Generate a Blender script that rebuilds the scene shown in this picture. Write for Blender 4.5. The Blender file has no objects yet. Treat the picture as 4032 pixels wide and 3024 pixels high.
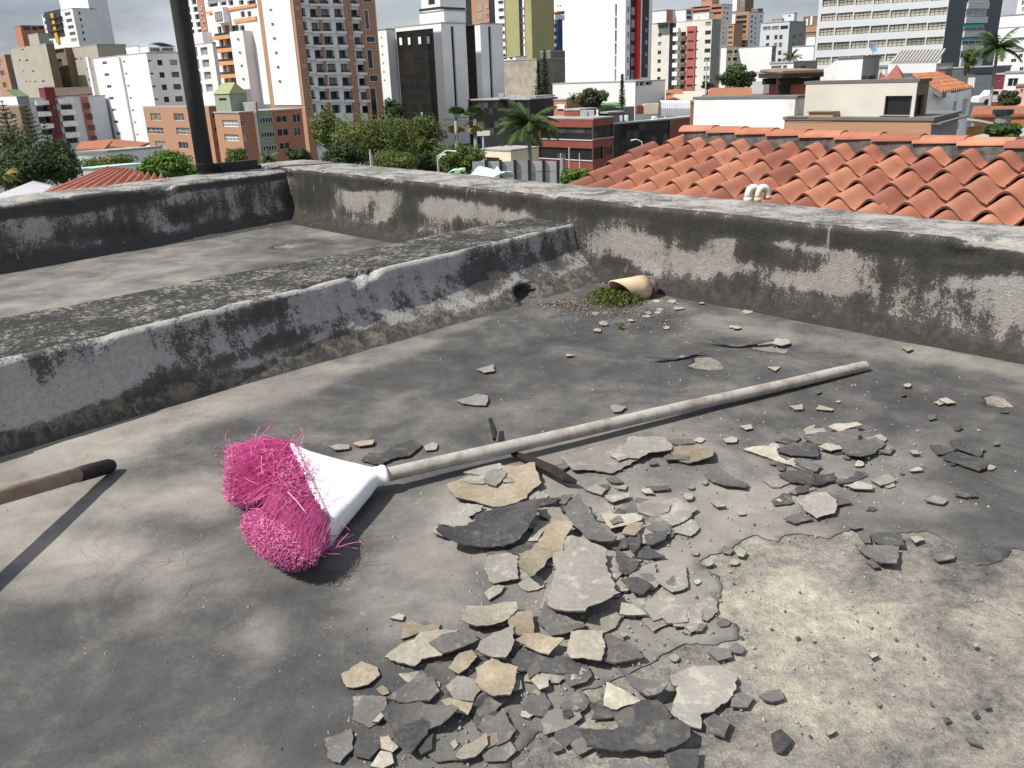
import bpy, bmesh, math, random
import numpy as np
from mathutils import Vector, Matrix, noise
from mathutils.geometry import delaunay_2d_cdt, tessellate_polygon

random.seed(7)
S = bpy.context.scene
COL = S.collection

# ---------------------------------------------------------------- camera
CAM_H = 0.70
PITCH, ROLL, FPX = math.radians(20.3), math.radians(2.07), 3268.0
cF = Vector((0, math.cos(PITCH), -math.sin(PITCH)))
u0 = Vector((0, math.sin(PITCH), math.cos(PITCH)))
r0 = Vector((1, 0, 0))
cR = r0 * math.cos(ROLL) - u0 * math.sin(ROLL)
cU = u0 * math.cos(ROLL) + r0 * math.sin(ROLL)
cam_d = bpy.data.cameras.new('camera')
cam = bpy.data.objects.new('camera', cam_d)
COL.objects.link(cam)
m3 = Matrix((cR, cU, -cF)).transposed()
cam.matrix_world = Matrix.Translation((0, 0, CAM_H)) @ m3.to_4x4()
cam_d.sensor_width = 36.0
cam_d.lens = 36.0 * FPX / 4032.0
cam_d.clip_start = 0.02
cam_d.clip_end = 6000.0
S.camera = cam

# ---------------------------------------------------------------- light
SUN_EL = math.radians(53)
SUN_XY = Vector((-0.92, -0.37)).normalized()       # direction towards the sun on the ground
to_sun = Vector((SUN_XY.x * math.cos(SUN_EL), SUN_XY.y * math.cos(SUN_EL), math.sin(SUN_EL)))
sun_d = bpy.data.lights.new('sun', 'SUN')
sun_d.energy = 4.6
sun_d.angle = math.radians(0.6)
sun_d.color = (1.0, 0.955, 0.89)
sun = bpy.data.objects.new('sun', sun_d)
COL.objects.link(sun)
sun.rotation_euler = to_sun.to_track_quat('Z', 'Y').to_euler()

world = bpy.data.worlds.new('World')
S.world = world
world.use_nodes = True
wn, wl = world.node_tree.nodes, world.node_tree.links
wn.clear()
w_out = wn.new('ShaderNodeOutputWorld')
w_bg = wn.new('ShaderNodeBackground')
w_sky = wn.new('ShaderNodeTexSky')
w_sky.sky_type = 'NISHITA'
w_sky.sun_disc = False
w_sky.sun_elevation = SUN_EL
w_sky.sun_rotation = math.atan2(SUN_XY.x, SUN_XY.y)
w_sky.air_density = 1.0
w_sky.dust_density = 1.5
w_tc = wn.new('ShaderNodeTexCoord')
w_map = wn.new('ShaderNodeMapping')
w_map.inputs['Scale'].default_value = (1.0, 1.0, 3.2)
w_n = wn.new('ShaderNodeTexNoise')
w_n.inputs['Scale'].default_value = 3.1
w_n.inputs['Detail'].default_value = 7
w_n.inputs['Roughness'].default_value = 0.55
w_r = wn.new('ShaderNodeValToRGB')
w_r.color_ramp.elements[0].position = 0.33
w_r.color_ramp.elements[0].color = (0.35, 0.35, 0.35, 1)
w_r.color_ramp.elements[1].position = 0.62
w_r.color_ramp.elements[1].color = (0.97, 0.97, 0.97, 1)
w_n2 = wn.new('ShaderNodeTexNoise')
w_n2.inputs['Scale'].default_value = 5.0
w_n2.inputs['Detail'].default_value = 6
w_r2 = wn.new('ShaderNodeValToRGB')
w_r2.color_ramp.elements[0].position = 0.34
w_r2.color_ramp.elements[0].color = (2.5, 2.75, 3.35, 1)
w_r2.color_ramp.elements[1].position = 0.68
w_r2.color_ramp.elements[1].color = (6.6, 6.8, 7.3, 1)
w_mix = wn.new('ShaderNodeMixRGB')
wl.new(w_tc.outputs['Generated'], w_map.inputs[0])
wl.new(w_map.outputs[0], w_n.inputs['Vector'])
wl.new(w_map.outputs[0], w_n2.inputs['Vector'])
wl.new(w_n.outputs['Fac'], w_r.inputs[0])
wl.new(w_n2.outputs['Fac'], w_r2.inputs[0])
wl.new(w_r.outputs[0], w_mix.inputs[0])
wl.new(w_sky.outputs[0], w_mix.inputs[1])
wl.new(w_r2.outputs[0], w_mix.inputs[2])
wl.new(w_mix.outputs[0], w_bg.inputs[0])
w_bg.inputs[1].default_value = 0.10
wl.new(w_bg.outputs[0], w_out.inputs[0])

S.view_settings.view_transform = 'Standard'
S.view_settings.look = 'None'
S.view_settings.gamma = 1.0
S.view_settings.exposure = 0.35
S.view_settings.use_curve_mapping = False

# ---------------------------------------------------------------- photo pixel (4032 x 3024) to place
def ray(px, py):
    return cF + cR * ((px - 2016.0) / FPX) - cU * ((py - 1512.0) / FPX)

def at_z(px, py, z=0.0):
    d = ray(px, py)
    return Vector((0, 0, CAM_H)) + d * ((z - CAM_H) / d.z)

def at_y(px, py, Y):
    d = ray(px, py)
    return Vector((0, 0, CAM_H)) + d * (Y / d.y)

_F, _R, _U = np.array(cF), np.array(cR), np.array(cU)
def proj_np(P):
    v = P - np.array((0, 0, CAM_H))
    w = np.maximum(v @ _F, 1e-3)
    return np.stack((2016 + FPX * (v @ _R) / w, 1512 - FPX * (v @ _U) / w), 1)

# ---------------------------------------------------------------- helpers
def tag(o, label=None, cat=None, group=None, kind=None):
    if label: o['label'] = label
    if cat: o['category'] = cat
    if group: o['group'] = group
    if kind: o['kind'] = kind
    return o

def empty(name, loc=(0, 0, 0), rz=0.0):
    o = bpy.data.objects.new(name, None)
    o.empty_display_size = 0.1
    o.location = loc
    o.rotation_euler = (0, 0, rz)
    COL.objects.link(o)
    return o

def place(name, me, parent=None, loc=(0, 0, 0), rot=None):
    o = bpy.data.objects.new(name, me)
    o.location = loc
    if rot is not None:
        o.rotation_euler = rot
    if parent is not None:
        o.parent = parent
    COL.objects.link(o)
    return o

class MB:
    """collects faces and links them as ONE mesh object"""
    def __init__(s):
        s.v, s.f, s.m, s.mats = [], [], [], []
    def mi(s, mat):
        if mat is None: return 0
        if mat not in s.mats: s.mats.append(mat)
        return s.mats.index(mat)
    def quad(s, a, b, c, d, mat=None):
        k = len(s.v); s.v += [tuple(a), tuple(b), tuple(c), tuple(d)]
        s.f.append((k, k + 1, k + 2, k + 3)); s.m.append(s.mi(mat))
    def tri(s, a, b, c, mat=None):
        k = len(s.v); s.v += [tuple(a), tuple(b), tuple(c)]
        s.f.append((k, k + 1, k + 2)); s.m.append(s.mi(mat))
    def hexa(s, P, mat=None):
        """8 corners: bottom 0-3 counter-clockwise, top 4-7"""
        k = len(s.v); s.v += [tuple(p) for p in P]; i = s.mi(mat)
        for q in ((3, 2, 1, 0), (4, 5, 6, 7), (0, 1, 5, 4), (1, 2, 6, 5), (2, 3, 7, 6), (3, 0, 4, 7)):
            s.f.append(tuple(k + j for j in q)); s.m.append(i)
    def box(s, x0, x1, y0, y1, z0, z1, mat=None):
        s.hexa([(x0, y0, z0), (x1, y0, z0), (x1, y1, z0), (x0, y1, z0), (x0, y0, z1), (x1, y0, z1), (x1, y1, z1), (x0, y1, z1)], mat)
    def tube(s, pts, radii, n=8, mat=None, cap=True):
        pts = [Vector(p) for p in pts]; i = s.mi(mat); k = len(s.v)
        if not isinstance(radii, (list, tuple)): radii = [radii] * len(pts)
        t = (pts[1] - pts[0]).normalized()
        a = t.orthogonal().normalized()
        for j, p in enumerate(pts):
            if j == 0: d = pts[1] - pts[0]
            elif j == len(pts) - 1: d = pts[-1] - pts[-2]
            else: d = pts[j + 1] - pts[j - 1]
            d.normalize()
            a = (a - d * a.dot(d))
            if a.length < 1e-6: a = d.orthogonal()
            a.normalize(); b = d.cross(a)
            for q in range(n):
                g = 2 * math.pi * q / n
                s.v.append(tuple(p + (a * math.cos(g) + b * math.sin(g)) * radii[j]))
        for j in range(len(pts) - 1):
            for q in range(n):
                q2 = (q + 1) % n
                s.f.append((k + j * n + q, k + j * n + q2, k + (j + 1) * n + q2, k + (j + 1) * n + q)); s.m.append(i)
        if cap:
            s.f.append(tuple(k + q for q in reversed(range(n)))); s.m.append(i)
            e = k + (len(pts) - 1) * n
            s.f.append(tuple(e + q for q in range(n))); s.m.append(i)
    def mesh(s, name, off=None, smooth=False):
        me = bpy.data.meshes.new(name)
        v = s.v if off is None else [(p[0] - off[0], p[1] - off[1], p[2] - off[2]) for p in s.v]
        me.from_pydata(v, [], s.f)
        for mt in s.mats: me.materials.append(mt)
        if s.mats: me.polygons.foreach_set('material_index', s.m)
        if smooth: me.polygons.foreach_set('use_smooth', [True] * len(s.f))
        me.update()
        return me
    def build(s, name, parent=None, off=None, smooth=False):
        return place(name, s.mesh(name, off, smooth), parent)

# ---------------------------------------------------------------- materials
def new_mat(name):
    m = bpy.data.materials.new(name)
    m.use_nodes = True
    nt = m.node_tree
    b = nt.nodes['Principled BSDF']
    return m, nt, b

def N(nt, typ, **kw):
    n = nt.nodes.new(typ)
    for k, v in kw.items():
        if k.startswith('i_'):
            n.inputs[k[2:].replace('_', ' ')].default_value = v
        else:
            setattr(n, k, v)
    return n

def ramp(nt, src, stops):
    r = nt.nodes.new('ShaderNodeValToRGB')
    e = r.color_ramp.elements
    while len(e) < len(stops): e.new(0.5)
    for k, (p, c) in enumerate(stops):
        e[k].position = p
        e[k].color = (c, c, c, 1) if isinstance(c, (int, float)) else (*c, 1)
    nt.links.new(src, r.inputs[0])
    return r.outputs[0]

def math_n(nt, op, a, b=None, clamp=False):
    n = nt.nodes.new('ShaderNodeMath'); n.operation = op; n.use_clamp = clamp
    for k, v in enumerate((a, b)):
        if v is None: continue
        if isinstance(v, (int, float)): n.inputs[k].default_value = v
        else: nt.links.new(v, n.inputs[k])
    return n.outputs[0]

def mixc(nt, fac, a, b, mode='MIX'):
    n = nt.nodes.new('ShaderNodeMixRGB'); n.blend_type = mode
    for k, v in enumerate((fac, a, b)):
        if isinstance(v, (int, float)): n.inputs[k].default_value = v if k == 0 else (v, v, v, 1)
        elif isinstance(v, tuple): n.inputs[k].default_value = (*v, 1)
        else: nt.links.new(v, n.inputs[k])
    return n.outputs[0]

def noise_n(nt, scale, detail=6, rough=0.6, vec=None, dist=0.0):
    n = nt.nodes.new('ShaderNodeTexNoise')
    n.inputs['Scale'].default_value = scale
    n.inputs['Detail'].default_value = detail
    n.inputs['Roughness'].default_value = rough
    n.inputs['Distortion'].default_value = dist
    if vec is not None: nt.links.new(vec, n.inputs['Vector'])
    return n.outputs['Fac']

def world_vec(nt, scale=(1, 1, 1)):
    g = nt.nodes.new('ShaderNodeNewGeometry')
    mp = nt.nodes.new('ShaderNodeMapping')
    mp.inputs['Scale'].default_value = scale
    nt.links.new(g.outputs['Position'], mp.inputs[0])
    return mp.outputs[0]

def bump(nt, b, height, strength=0.3, dist=0.01):
    n = nt.nodes.new('ShaderNodeBump')
    n.inputs['Strength'].default_value = strength
    n.inputs['Distance'].default_value = dist
    nt.links.new(height, n.inputs['Height'])
    nt.links.new(n.outputs[0], b.inputs['Normal'])

def pm(name, c1, c2=None, scale=1.0, rough=0.8, bmp=0.0, bscale=None, bdist=0.02, spec=0.3, lo=0.3, hi=0.7, stretch=(1, 1, 1), metal=0.0, rnd=0.0):
    """plain procedural surface: two tones of one material mixed by noise, fine relief; rnd: lightness change per object"""
    m, nt, b = new_mat(name)
    vec = world_vec(nt, stretch)
    c2 = c2 or tuple(x * 0.8 for x in c1)
    f = ramp(nt, noise_n(nt, scale, 4, 0.62, vec), [(lo, 0.0), (hi, 1.0)])
    col = mixc(nt, f, c2, c1)
    if rnd:
        oi = nt.nodes.new('ShaderNodeObjectInfo')
        v = math_n(nt, 'ADD', math_n(nt, 'MULTIPLY', oi.outputs['Random'], 2 * rnd), 1 - rnd)
        hs = nt.nodes.new('ShaderNodeHueSaturation')
        nt.links.new(v, hs.inputs['Value']); nt.links.new(col, hs.inputs['Color'])
        col = hs.outputs[0]
    nt.links.new(col, b.inputs['Base Color'])
    b.inputs['Roughness'].default_value = rough
    b.inputs['Specular IOR Level'].default_value = spec
    b.inputs['Metallic'].default_value = metal
    if bmp:
        bump(nt, b, noise_n(nt, bscale or scale * 8, 3, 0.65, vec), bmp, bdist)
    return m

def sstep(a, b, x):
    t = np.clip((x - a) / (b - a), 0, 1)
    return t * t * (3 - 2 * t)

def fnoise(P, scale, oct=4, seed=0.0):
    return np.array([noise.fractal(Vector((p[0] * scale + seed, p[1] * scale - seed, p[2] * scale + 2 * seed)), 1.0, 2.0, oct) for p in P])

def paint(pix, blobs, base, w0=0.15, k=1.8228):
    """blobs: (x, y, rx, ry, turn in degrees, value) where the stain lies on the surface"""
    num = np.full(len(pix), base * w0); den = np.full(len(pix), w0)
    for (x, y, rx, ry, a, v) in blobs:
        dx, dy = pix[:, 0] / k - x, pix[:, 1] / k - y
        c, s_ = math.cos(math.radians(a)), math.sin(math.radians(a))
        q = ((dx * c + dy * s_) / rx) ** 2 + ((-dx * s_ + dy * c) / ry) ** 2
        w = np.exp(-1.6 * q)
        num += w * v; den += w
    return num / den

def add_attr(me, name, vals):
    a = me.attributes.new(name, 'FLOAT', 'POINT')
    a.data.foreach_set('value', np.asarray(vals, dtype=np.float32))

def jag(poly, step, amp, rnd, closed=True):
    """outline with small broken teeth"""
    out = []
    n = len(poly)
    for i in range(n if closed else n - 1):
        a, b = Vector(poly[i]), Vector(poly[(i + 1) % n])
        L = (b - a).length
        k = max(1, int(L / step))
        nn = Vector((-(b - a).y, (b - a).x)).normalized() if L > 0 else Vector((0, 0))
        for j in range(k):
            t = j / k
            p = a.lerp(b, t)
            if j: p = p + nn * rnd.uniform(-amp, amp)
            else: p = p + Vector((rnd.uniform(-amp, amp), rnd.uniform(-amp, amp))) * 0.5
            out.append(p)
    if not closed: out.append(Vector(poly[-1]))
    return out

def inside(poly, x, y):
    c = False; j = len(poly) - 1
    for i in range(len(poly)):
        xi, yi = poly[i][0], poly[i][1]; xj, yj = poly[j][0], poly[j][1]
        if (yi > y) != (yj > y) and x < (xj - xi) * (y - yi) / (yj - yi) + xi: c = not c
        j = i
    return c
# ================================================================ roof floor, parapets
def mat_membrane():
    m, nt, b = new_mat('roof_membrane')
    vec = world_vec(nt)
    at = N(nt, 'ShaderNodeAttribute', attribute_name='tone')
    n1 = noise_n(nt, 5.5, 5, 0.62, vec, 0.4)
    n2 = noise_n(nt, 20, 5, 0.74, vec)
    n3 = noise_n(nt, 230, 2, 0.7, vec)
    t = math_n(nt, 'ADD', math_n(nt, 'ADD', at.outputs['Fac'], 0.03), math_n(nt, 'MULTIPLY', math_n(nt, 'SUBTRACT', n1, 0.5), 1.15))
    t = math_n(nt, 'ADD', t, math_n(nt, 'MULTIPLY', math_n(nt, 'SUBTRACT', n2, 0.5), 0.42))
    t = math_n(nt, 'ADD', t, math_n(nt, 'MULTIPLY', math_n(nt, 'SUBTRACT', n3, 0.5), 0.24), True)
    col = ramp(nt, t, [(0.0, (0.044, 0.044, 0.045)), (0.22, (0.074, 0.073, 0.071)), (0.45, (0.138, 0.132, 0.122)), (0.70, (0.225, 0.21, 0.187)), (1.0, (0.33, 0.305, 0.265))])
    # hairline cracks in the coating
    vo = N(nt, 'ShaderNodeTexVoronoi', feature='DISTANCE_TO_EDGE')
    vo.inputs['Scale'].default_value = 5.0
    wv = N(nt, 'ShaderNodeVectorMath', operation='ADD')
    nz = nt.nodes.new('ShaderNodeTexNoise'); nz.inputs['Scale'].default_value = 9; nz.inputs['Detail'].default_value = 3
    nt.links.new(vec, nz.inputs['Vector'])
    sc = N(nt, 'ShaderNodeVectorMath', operation='SCALE'); sc.inputs['Scale'].default_value = 0.35
    nt.links.new(nz.outputs['Color'], sc.inputs[0])
    nt.links.new(vec, wv.inputs[0]); nt.links.new(sc.outputs[0], wv.inputs[1])
    nt.links.new(wv.outputs[0], vo.inputs['Vector'])
    crack = ramp(nt, vo.outputs['Distance'], [(0.0, 1.0), (0.012, 0.0)])
    cm = ramp(nt, noise_n(nt, 2.3, 2, 0.6, vec), [(0.5, 0.0), (0.64, 0.35)])
    cfac = math_n(nt, 'MULTIPLY', crack, cm)
    col = mixc(nt, cfac, col, (0.03, 0.03, 0.03))
    # pale grit
    gr = N(nt, 'ShaderNodeTexVoronoi'); gr.inputs['Scale'].default_value = 85
    nt.links.new(vec, gr.inputs['Vector'])
    g = ramp(nt, gr.outputs['Distance'], [(0.07, 1.0), (0.13, 0.0)])
    gm = ramp(nt, noise_n(nt, 7, 3, 0.7, vec), [(0.52, 0.0), (0.7, 0.75)])
    col = mixc(nt, math_n(nt, 'MULTIPLY', g, gm), col, (0.48, 0.45, 0.39))
    nt.links.new(col, b.inputs['Base Color'])
    b.inputs['Roughness'].default_value = 0.82
    b.inputs['Specular IOR Level'].default_value = 0.25
    hh = math_n(nt, 'SUBTRACT', math_n(nt, 'ADD', math_n(nt, 'MULTIPLY', n2, 0.7), math_n(nt, 'MULTIPLY', n3, 0.35)), math_n(nt, 'MULTIPLY', cfac, 1.2))
    bump(nt, b, hh, 0.35, 0.006)
    return m

def mat_slab():
    m, nt, b = new_mat('bare_screed')
    vec = world_vec(nt)
    at = N(nt, 'ShaderNodeAttribute', attribute_name='tone')
    n1 = noise_n(nt, 8, 4, 0.66, vec, 0.6)
    n2 = noise_n(nt, 60, 4, 0.75, vec)
    n3 = noise_n(nt, 300, 2, 0.7, vec)
    t = math_n(nt, 'ADD', at.outputs['Fac'], math_n(nt, 'MULTIPLY', math_n(nt, 'SUBTRACT', n1, 0.5), 1.35))
    t = math_n(nt, 'ADD', t, math_n(nt, 'MULTIPLY', math_n(nt, 'SUBTRACT', n2, 0.5), 1.0))
    t = math_n(nt, 'ADD', t, math_n(nt, 'MULTIPLY', math_n(nt, 'SUBTRACT', n3, 0.5), 0.6), True)
    col = ramp(nt, t, [(0.0, (0.05, 0.05, 0.048)), (0.25, (0.125, 0.118, 0.105)), (0.5, (0.215, 0.20, 0.172)), (0.75, (0.335, 0.305, 0.24)), (1.0, (0.50, 0.45, 0.345))])
    nt.links.new(col, b.inputs['Base Color'])
    b.inputs['Roughness'].default_value = 0.92
    bump(nt, b, math_n(nt, 'ADD', n2, math_n(nt, 'MULTIPLY', n3, 0.6)), 0.6, 0.006)
    return m

def mat_wall(name, p1, p2, g1, g2):
    m, nt, b = new_mat(name)
    vec = world_vec(nt)
    at = N(nt, 'ShaderNodeAttribute', attribute_name='grime')
    n1 = noise_n(nt, 7, 4, 0.68, vec, 0.3)
    n2 = noise_n(nt, 75, 4, 0.78, vec)
    n3 = noise_n(nt, 190, 2, 0.7, vec)
    drip = noise_n(nt, 1.0, 3, 0.6, world_vec(nt, (22, 22, 2.2)))
    t = math_n(nt, 'ADD', at.outputs['Fac'], math_n(nt, 'MULTIPLY', math_n(nt, 'SUBTRACT', n1, 0.5), 1.1))
    t = math_n(nt, 'ADD', t, math_n(nt, 'MULTIPLY', math_n(nt, 'SUBTRACT', n2, 0.5), 0.75))
    t = math_n(nt, 'ADD', t, math_n(nt, 'MULTIPLY', math_n(nt, 'SUBTRACT', drip, 0.5), 0.6))
    t = math_n(nt, 'ADD', t, math_n(nt, 'MULTIPLY', math_n(nt, 'SUBTRACT', n3, 0.5), 0.65), True)
    f = ramp(nt, t, [(0.40, 0.0), (0.49, 0.40), (0.55, 0.88), (0.9, 1.0)])
    pl = mixc(nt, noise_n(nt, 4, 2, 0.6, vec), p1, p2)
    pl = mixc(nt, 1.0, pl, ramp(nt, math_n(nt, 'ADD', math_n(nt, 'MULTIPLY', n2, 0.6), math_n(nt, 'MULTIPLY', n3, 0.4)), [(0.3, 0.62), (0.7, 1.28)]), 'MULTIPLY')
    gr = mixc(nt, n2, g1, g2)
    col = mixc(nt, f, pl, gr)
    # lime runs
    run = math_n(nt, 'MULTIPLY', ramp(nt, noise_n(nt, 1.0, 2, 0.5, world_vec(nt, (38, 38, 4.5))), [(0.68, 0.0), (0.72, 0.8)]), ramp(nt, noise_n(nt, 3.0, 2, 0.5, vec), [(0.5, 0.0), (0.6, 0.8)]))
    col = mixc(nt, run, col, p2)
    # earthy dust at the foot
    du = N(nt, 'ShaderNodeAttribute', attribute_name='dust')
    d = math_n(nt, 'MULTIPLY', du.outputs['Fac'], ramp(nt, noise_n(nt, 30, 4, 0.75, vec), [(0.45, 0.0), (0.62, 1.0)]))
    col = mixc(nt, d, col, (0.27, 0.235, 0.185))
    nt.links.new(col, b.inputs['Base Color'])
    b.inputs['Roughness'].default_value = 0.95
    b.inputs['Specular IOR Level'].default_value = 0.04
    bump(nt, b, math_n(nt, 'ADD', n2, math_n(nt, 'MULTIPLY', n3, 0.7)), 0.6, 0.006)
    return m

def mat_top(name, c_lo, c_hi, lo, hi, fleck):
    m, nt, b = new_mat(name)
    vec = world_vec(nt)
    n1 = noise_n(nt, 9, 4, 0.7, vec, 0.3)
    n2 = noise_n(nt, 70, 4, 0.78, vec)
    n3 = noise_n(nt, 190, 2, 0.7, vec)
    t = math_n(nt, 'ADD', math_n(nt, 'MULTIPLY', n1, 1 - fleck), math_n(nt, 'MULTIPLY', n2, fleck))
    t = math_n(nt, 'ADD', t, math_n(nt, 'MULTIPLY', math_n(nt, 'SUBTRACT', n3, 0.5), 0.25))
    f = ramp(nt, t, [(lo, 0.0), (hi, 1.0)])
    col = mixc(nt, f, c_lo, c_hi)
    nt.links.new(col, b.inputs['Base Color'])
    b.inputs['Roughness'].default_value = 0.93
    b.inputs['Specular IOR Level'].default_value = 0.2
    bump(nt, b, math_n(nt, 'ADD', n2, math_n(nt, 'MULTIPLY', n3, 0.6)), 0.6, 0.006)
    return m

M_MEMB, M_SLAB, M_WALL = mat_membrane(), mat_slab(), mat_wall('stained_render', (0.27, 0.25, 0.217), (0.315, 0.305, 0.288), (0.017, 0.017, 0.016), (0.066, 0.063, 0.058))
M_WALLD = mat_wall('shade_lifted_render', (0.39, 0.372, 0.343), (0.45, 0.445, 0.432), (0.03, 0.03, 0.029), (0.11, 0.106, 0.10))  # paler copy of the render, its colour lifted for walls standing in shade
M_PTOP = mat_top('parapet_coping', (0.075, 0.075, 0.073), (0.36, 0.345, 0.32), 0.40, 0.57, 0.40)
M_DTOP = mat_top('lichen_coping', (0.036, 0.036, 0.034), (0.36, 0.34, 0.30), 0.50, 0.66, 0.62)
M_MEDGE = pm('membrane_edge', (0.16, 0.15, 0.14), (0.05, 0.05, 0.05), 30, 0.9)

# stains lying on the coating: display pixel ellipses, 0 dark bitumen .. 1 pale dust
FLOOR_TONE = [
 (150, 960, 220, 50, -20, .92), (480, 880, 200, 30, -20, .8), (700, 815, 150, 24, -20, .66), (880, 755, 120, 16, -22, .5), (40, 1090, 180, 50, 0, .85), (330, 1070, 150, 40, -10, .82),
 (60, 1180, 90, 40, 0, .8), (210, 1190, 110, 36, -10, .82), (120, 1260, 100, 30, -10, .7), (570, 1365, 70, 48, -30, .78), (430, 1090, 70, 30, 0, .72), (350, 1240, 60, 30, -20, .6),
 (330, 1120, 120, 22, -15, .38), (470, 990, 190, 26, -12, .22), (700, 900, 200, 40, -15, .3), (650, 1290, 120, 70, -10, .13), (760, 1180, 60, 60, 0, .3), (250, 1400, 260, 60, -15, .17),
 (120, 1550, 320, 130, 0, .14), (520, 1500, 220, 110, 0, .17), (480, 1290, 120, 40, -20, .34), (330, 1330, 90, 26, -20, .45), (870, 1300, 110, 90, 0, .5), (780, 1500, 130, 110, 0, .18),
 (1000, 1250, 110, 90, 0, .62), (1080, 1130, 200, 90, 0, .78), (1350, 1010, 190, 60, -8, .62), (1500, 1160, 180, 90, 0, .88), (1560, 1080, 220, 50, 0, .8), (1330, 1330, 240, 150, 0, .76), (1250, 1500, 200, 60, 0, .45),
 (1000, 800, 380, 66, -10, .13), (1050, 900, 200, 40, -10, .3), (1400, 760, 300, 50, 5, .15), (1330, 690, 160, 26, 0, .2), (1500, 860, 200, 40, -8, .34), (1330, 930, 120, 20, -8, .5), (1700, 880, 200, 40, 0, .2), (2000, 850, 260, 50, 6, .14),
 (1850, 960, 160, 30, 6, .55), (1700, 1010, 140, 40, 0, .5), (1950, 1090, 160, 40, 5, .5), (2130, 1010, 90, 60, 0, .18), (2120, 1150, 140, 60, 0, .2), (1830, 1130, 150, 40, 0, .42), (1950, 1190, 130, 26, 0, .3),
 (1420, 1150, 120, 60, 0, .74), (1620, 1130, 140, 30, 0, .62), (1400, 1260, 90, 80, 0, .72), (1330, 1440, 120, 60, 0, .66), (1130, 1590, 120, 50, 0, .5), (860, 1130, 80, 50, 0, .5), (930, 1200, 70, 60, 0, .56),
 (1560, 690, 120, 14, 8, .48), (1780, 742, 200, 12, 8, .62), (2080, 778, 180, 15, 10, .7), (1430, 640, 60, 14, 10, .36), (950, 1010, 150, 30, -15, .32), (1200, 1000, 60, 20, 0, .42),
 # floor behind the low dividing wall
 (150, 610, 300, 40, -12, .55), (380, 580, 180, 30, -15, .62), (60, 660, 160, 26, -12, .66), (520, 540, 120, 18, -15, .28), (700, 505, 60, 10, 10, .62), (640, 530, 100, 12, -10, .2), (250, 655, 120, 14, -14, .66), (80, 630, 100, 10, -12, .3),
]
SLAB_TONE = [(1560, 1180, 60, 30, -20, .38), (1700, 1165, 120, 16, 0, .40), (1520, 1290, 40, 80, 0, .4), (1420, 1440, 80, 50, -20, .36), (1250, 1570, 120, 60, -30, .44), (1700, 1240, 160, 60, 10, .62), (1640, 1330, 130, 60, 30, .72), (1830, 1340, 90, 50, 20, .7), (1950, 1300, 60, 60, 0, .5), (1760, 1490, 150, 90, 10, .66), (2100, 1250, 80, 40, -20, .12),
             (2080, 1200, 60, 34, 0, .1), (1600, 1620, 200, 60, 0, .4), (2000, 1420, 160, 50, 20, .62), (2120, 1480, 90, 90, 0, .38), (1900, 1580, 160, 60, 10, .46), (2150, 1330, 60, 60, 0, .6), (2080, 1600, 120, 50, 0, .36),
             (1480, 1500, 100, 80, 0, .5), (1900, 1400, 200, 16, 25, .4), (1540, 1220, 80, 40, 0, .5)]

CORNER = Vector((-1.12, 4.74))
FLOOR_OUT = [CORNER, CORNER + 7.2 * Vector((0.67, -0.742)), Vector((3.7, -1.6)), Vector((-5.8, -1.6)), CORNER + 7.2 * Vector((-0.655, -0.756))]
FLOOR_OUT = [Vector((p.x, p.y)) for p in FLOOR_OUT]

def z2f(name):
    ox, oy, s = {'D': (700, 1600, 2.074), 'E': (1600, 1600, 1.8433), 'F': (1200, 2300, 1.3012), 'G': (2600, 1500, 1.5447), 'H': (2600, 2100, 1.5447),
                 'T': (1200, 600, 1.58), 'U': (2400, 800, 1.3555), 'V': (0, 0, 0.5486)}[name]
    return lambda x, y: (ox + x / s, oy + y / s)

rh = random.Random(3)
HOLE_PX = [[(2762, 2212), (2801, 2186), (2852, 2167), (2898, 2157), (2937, 2118), (2975, 2105), (3014, 2125), (3053, 2131), (3092, 2112), (3137, 2105), (3189, 2105), (3228, 2118), (3273, 2121), (3312, 2096),
            (3364, 2092), (3400, 2125), (3480, 2130), (3558, 2102), (3636, 2089), (3690, 2103), (3746, 2148), (3760, 2200), (3850, 2230), (3950, 2210), (3985, 2167), (4060, 2175), (4300, 2190), (4700, 3300), (3000, 3400), (2010, 3400),
            (2014, 3024), (2011, 2968), (2068, 2945), (2122, 2884), (2200, 2880), (2291, 2838), (2310, 2760), (2291, 2720), (2400, 2690), (2480, 2640), (2583, 2600), (2640, 2570), (2698, 2538), (2800, 2545), (2900, 2515), (2912, 2465), (2850, 2440),
            (2795, 2420), (2838, 2360), (2850, 2310), (2830, 2270), (2790, 2250)],
           [(2961, 1370), (2985, 1345), (3060, 1340), (3118, 1350), (3110, 1372), (3095, 1392), (3030, 1390), (2975, 1378)],
           [(2706, 1440), (2740, 1410), (2790, 1405), (2850, 1440), (2848, 1455), (2800, 1460), (2730, 1452)],
           [(3872, 1560), (3910, 1548), (3955, 1565), (3975, 1580), (3985, 1602), (3930, 1604), (3880, 1595)],
           [(1075, 972), (1130, 962), (1175, 968), (1150, 978), (1090, 980)],
           [(2900, 1560), (2950, 1545), (3000, 1552), (2960, 1566)]]
HOLES = []
for k, h in enumerate(HOLE_PX):
    pl = [at_z(x, y).to_2d() for x, y in h]
    HOLES.append(jag(jag(pl, 0.03, 0.007, rh), 0.007, 0.0026, rh))

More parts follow.
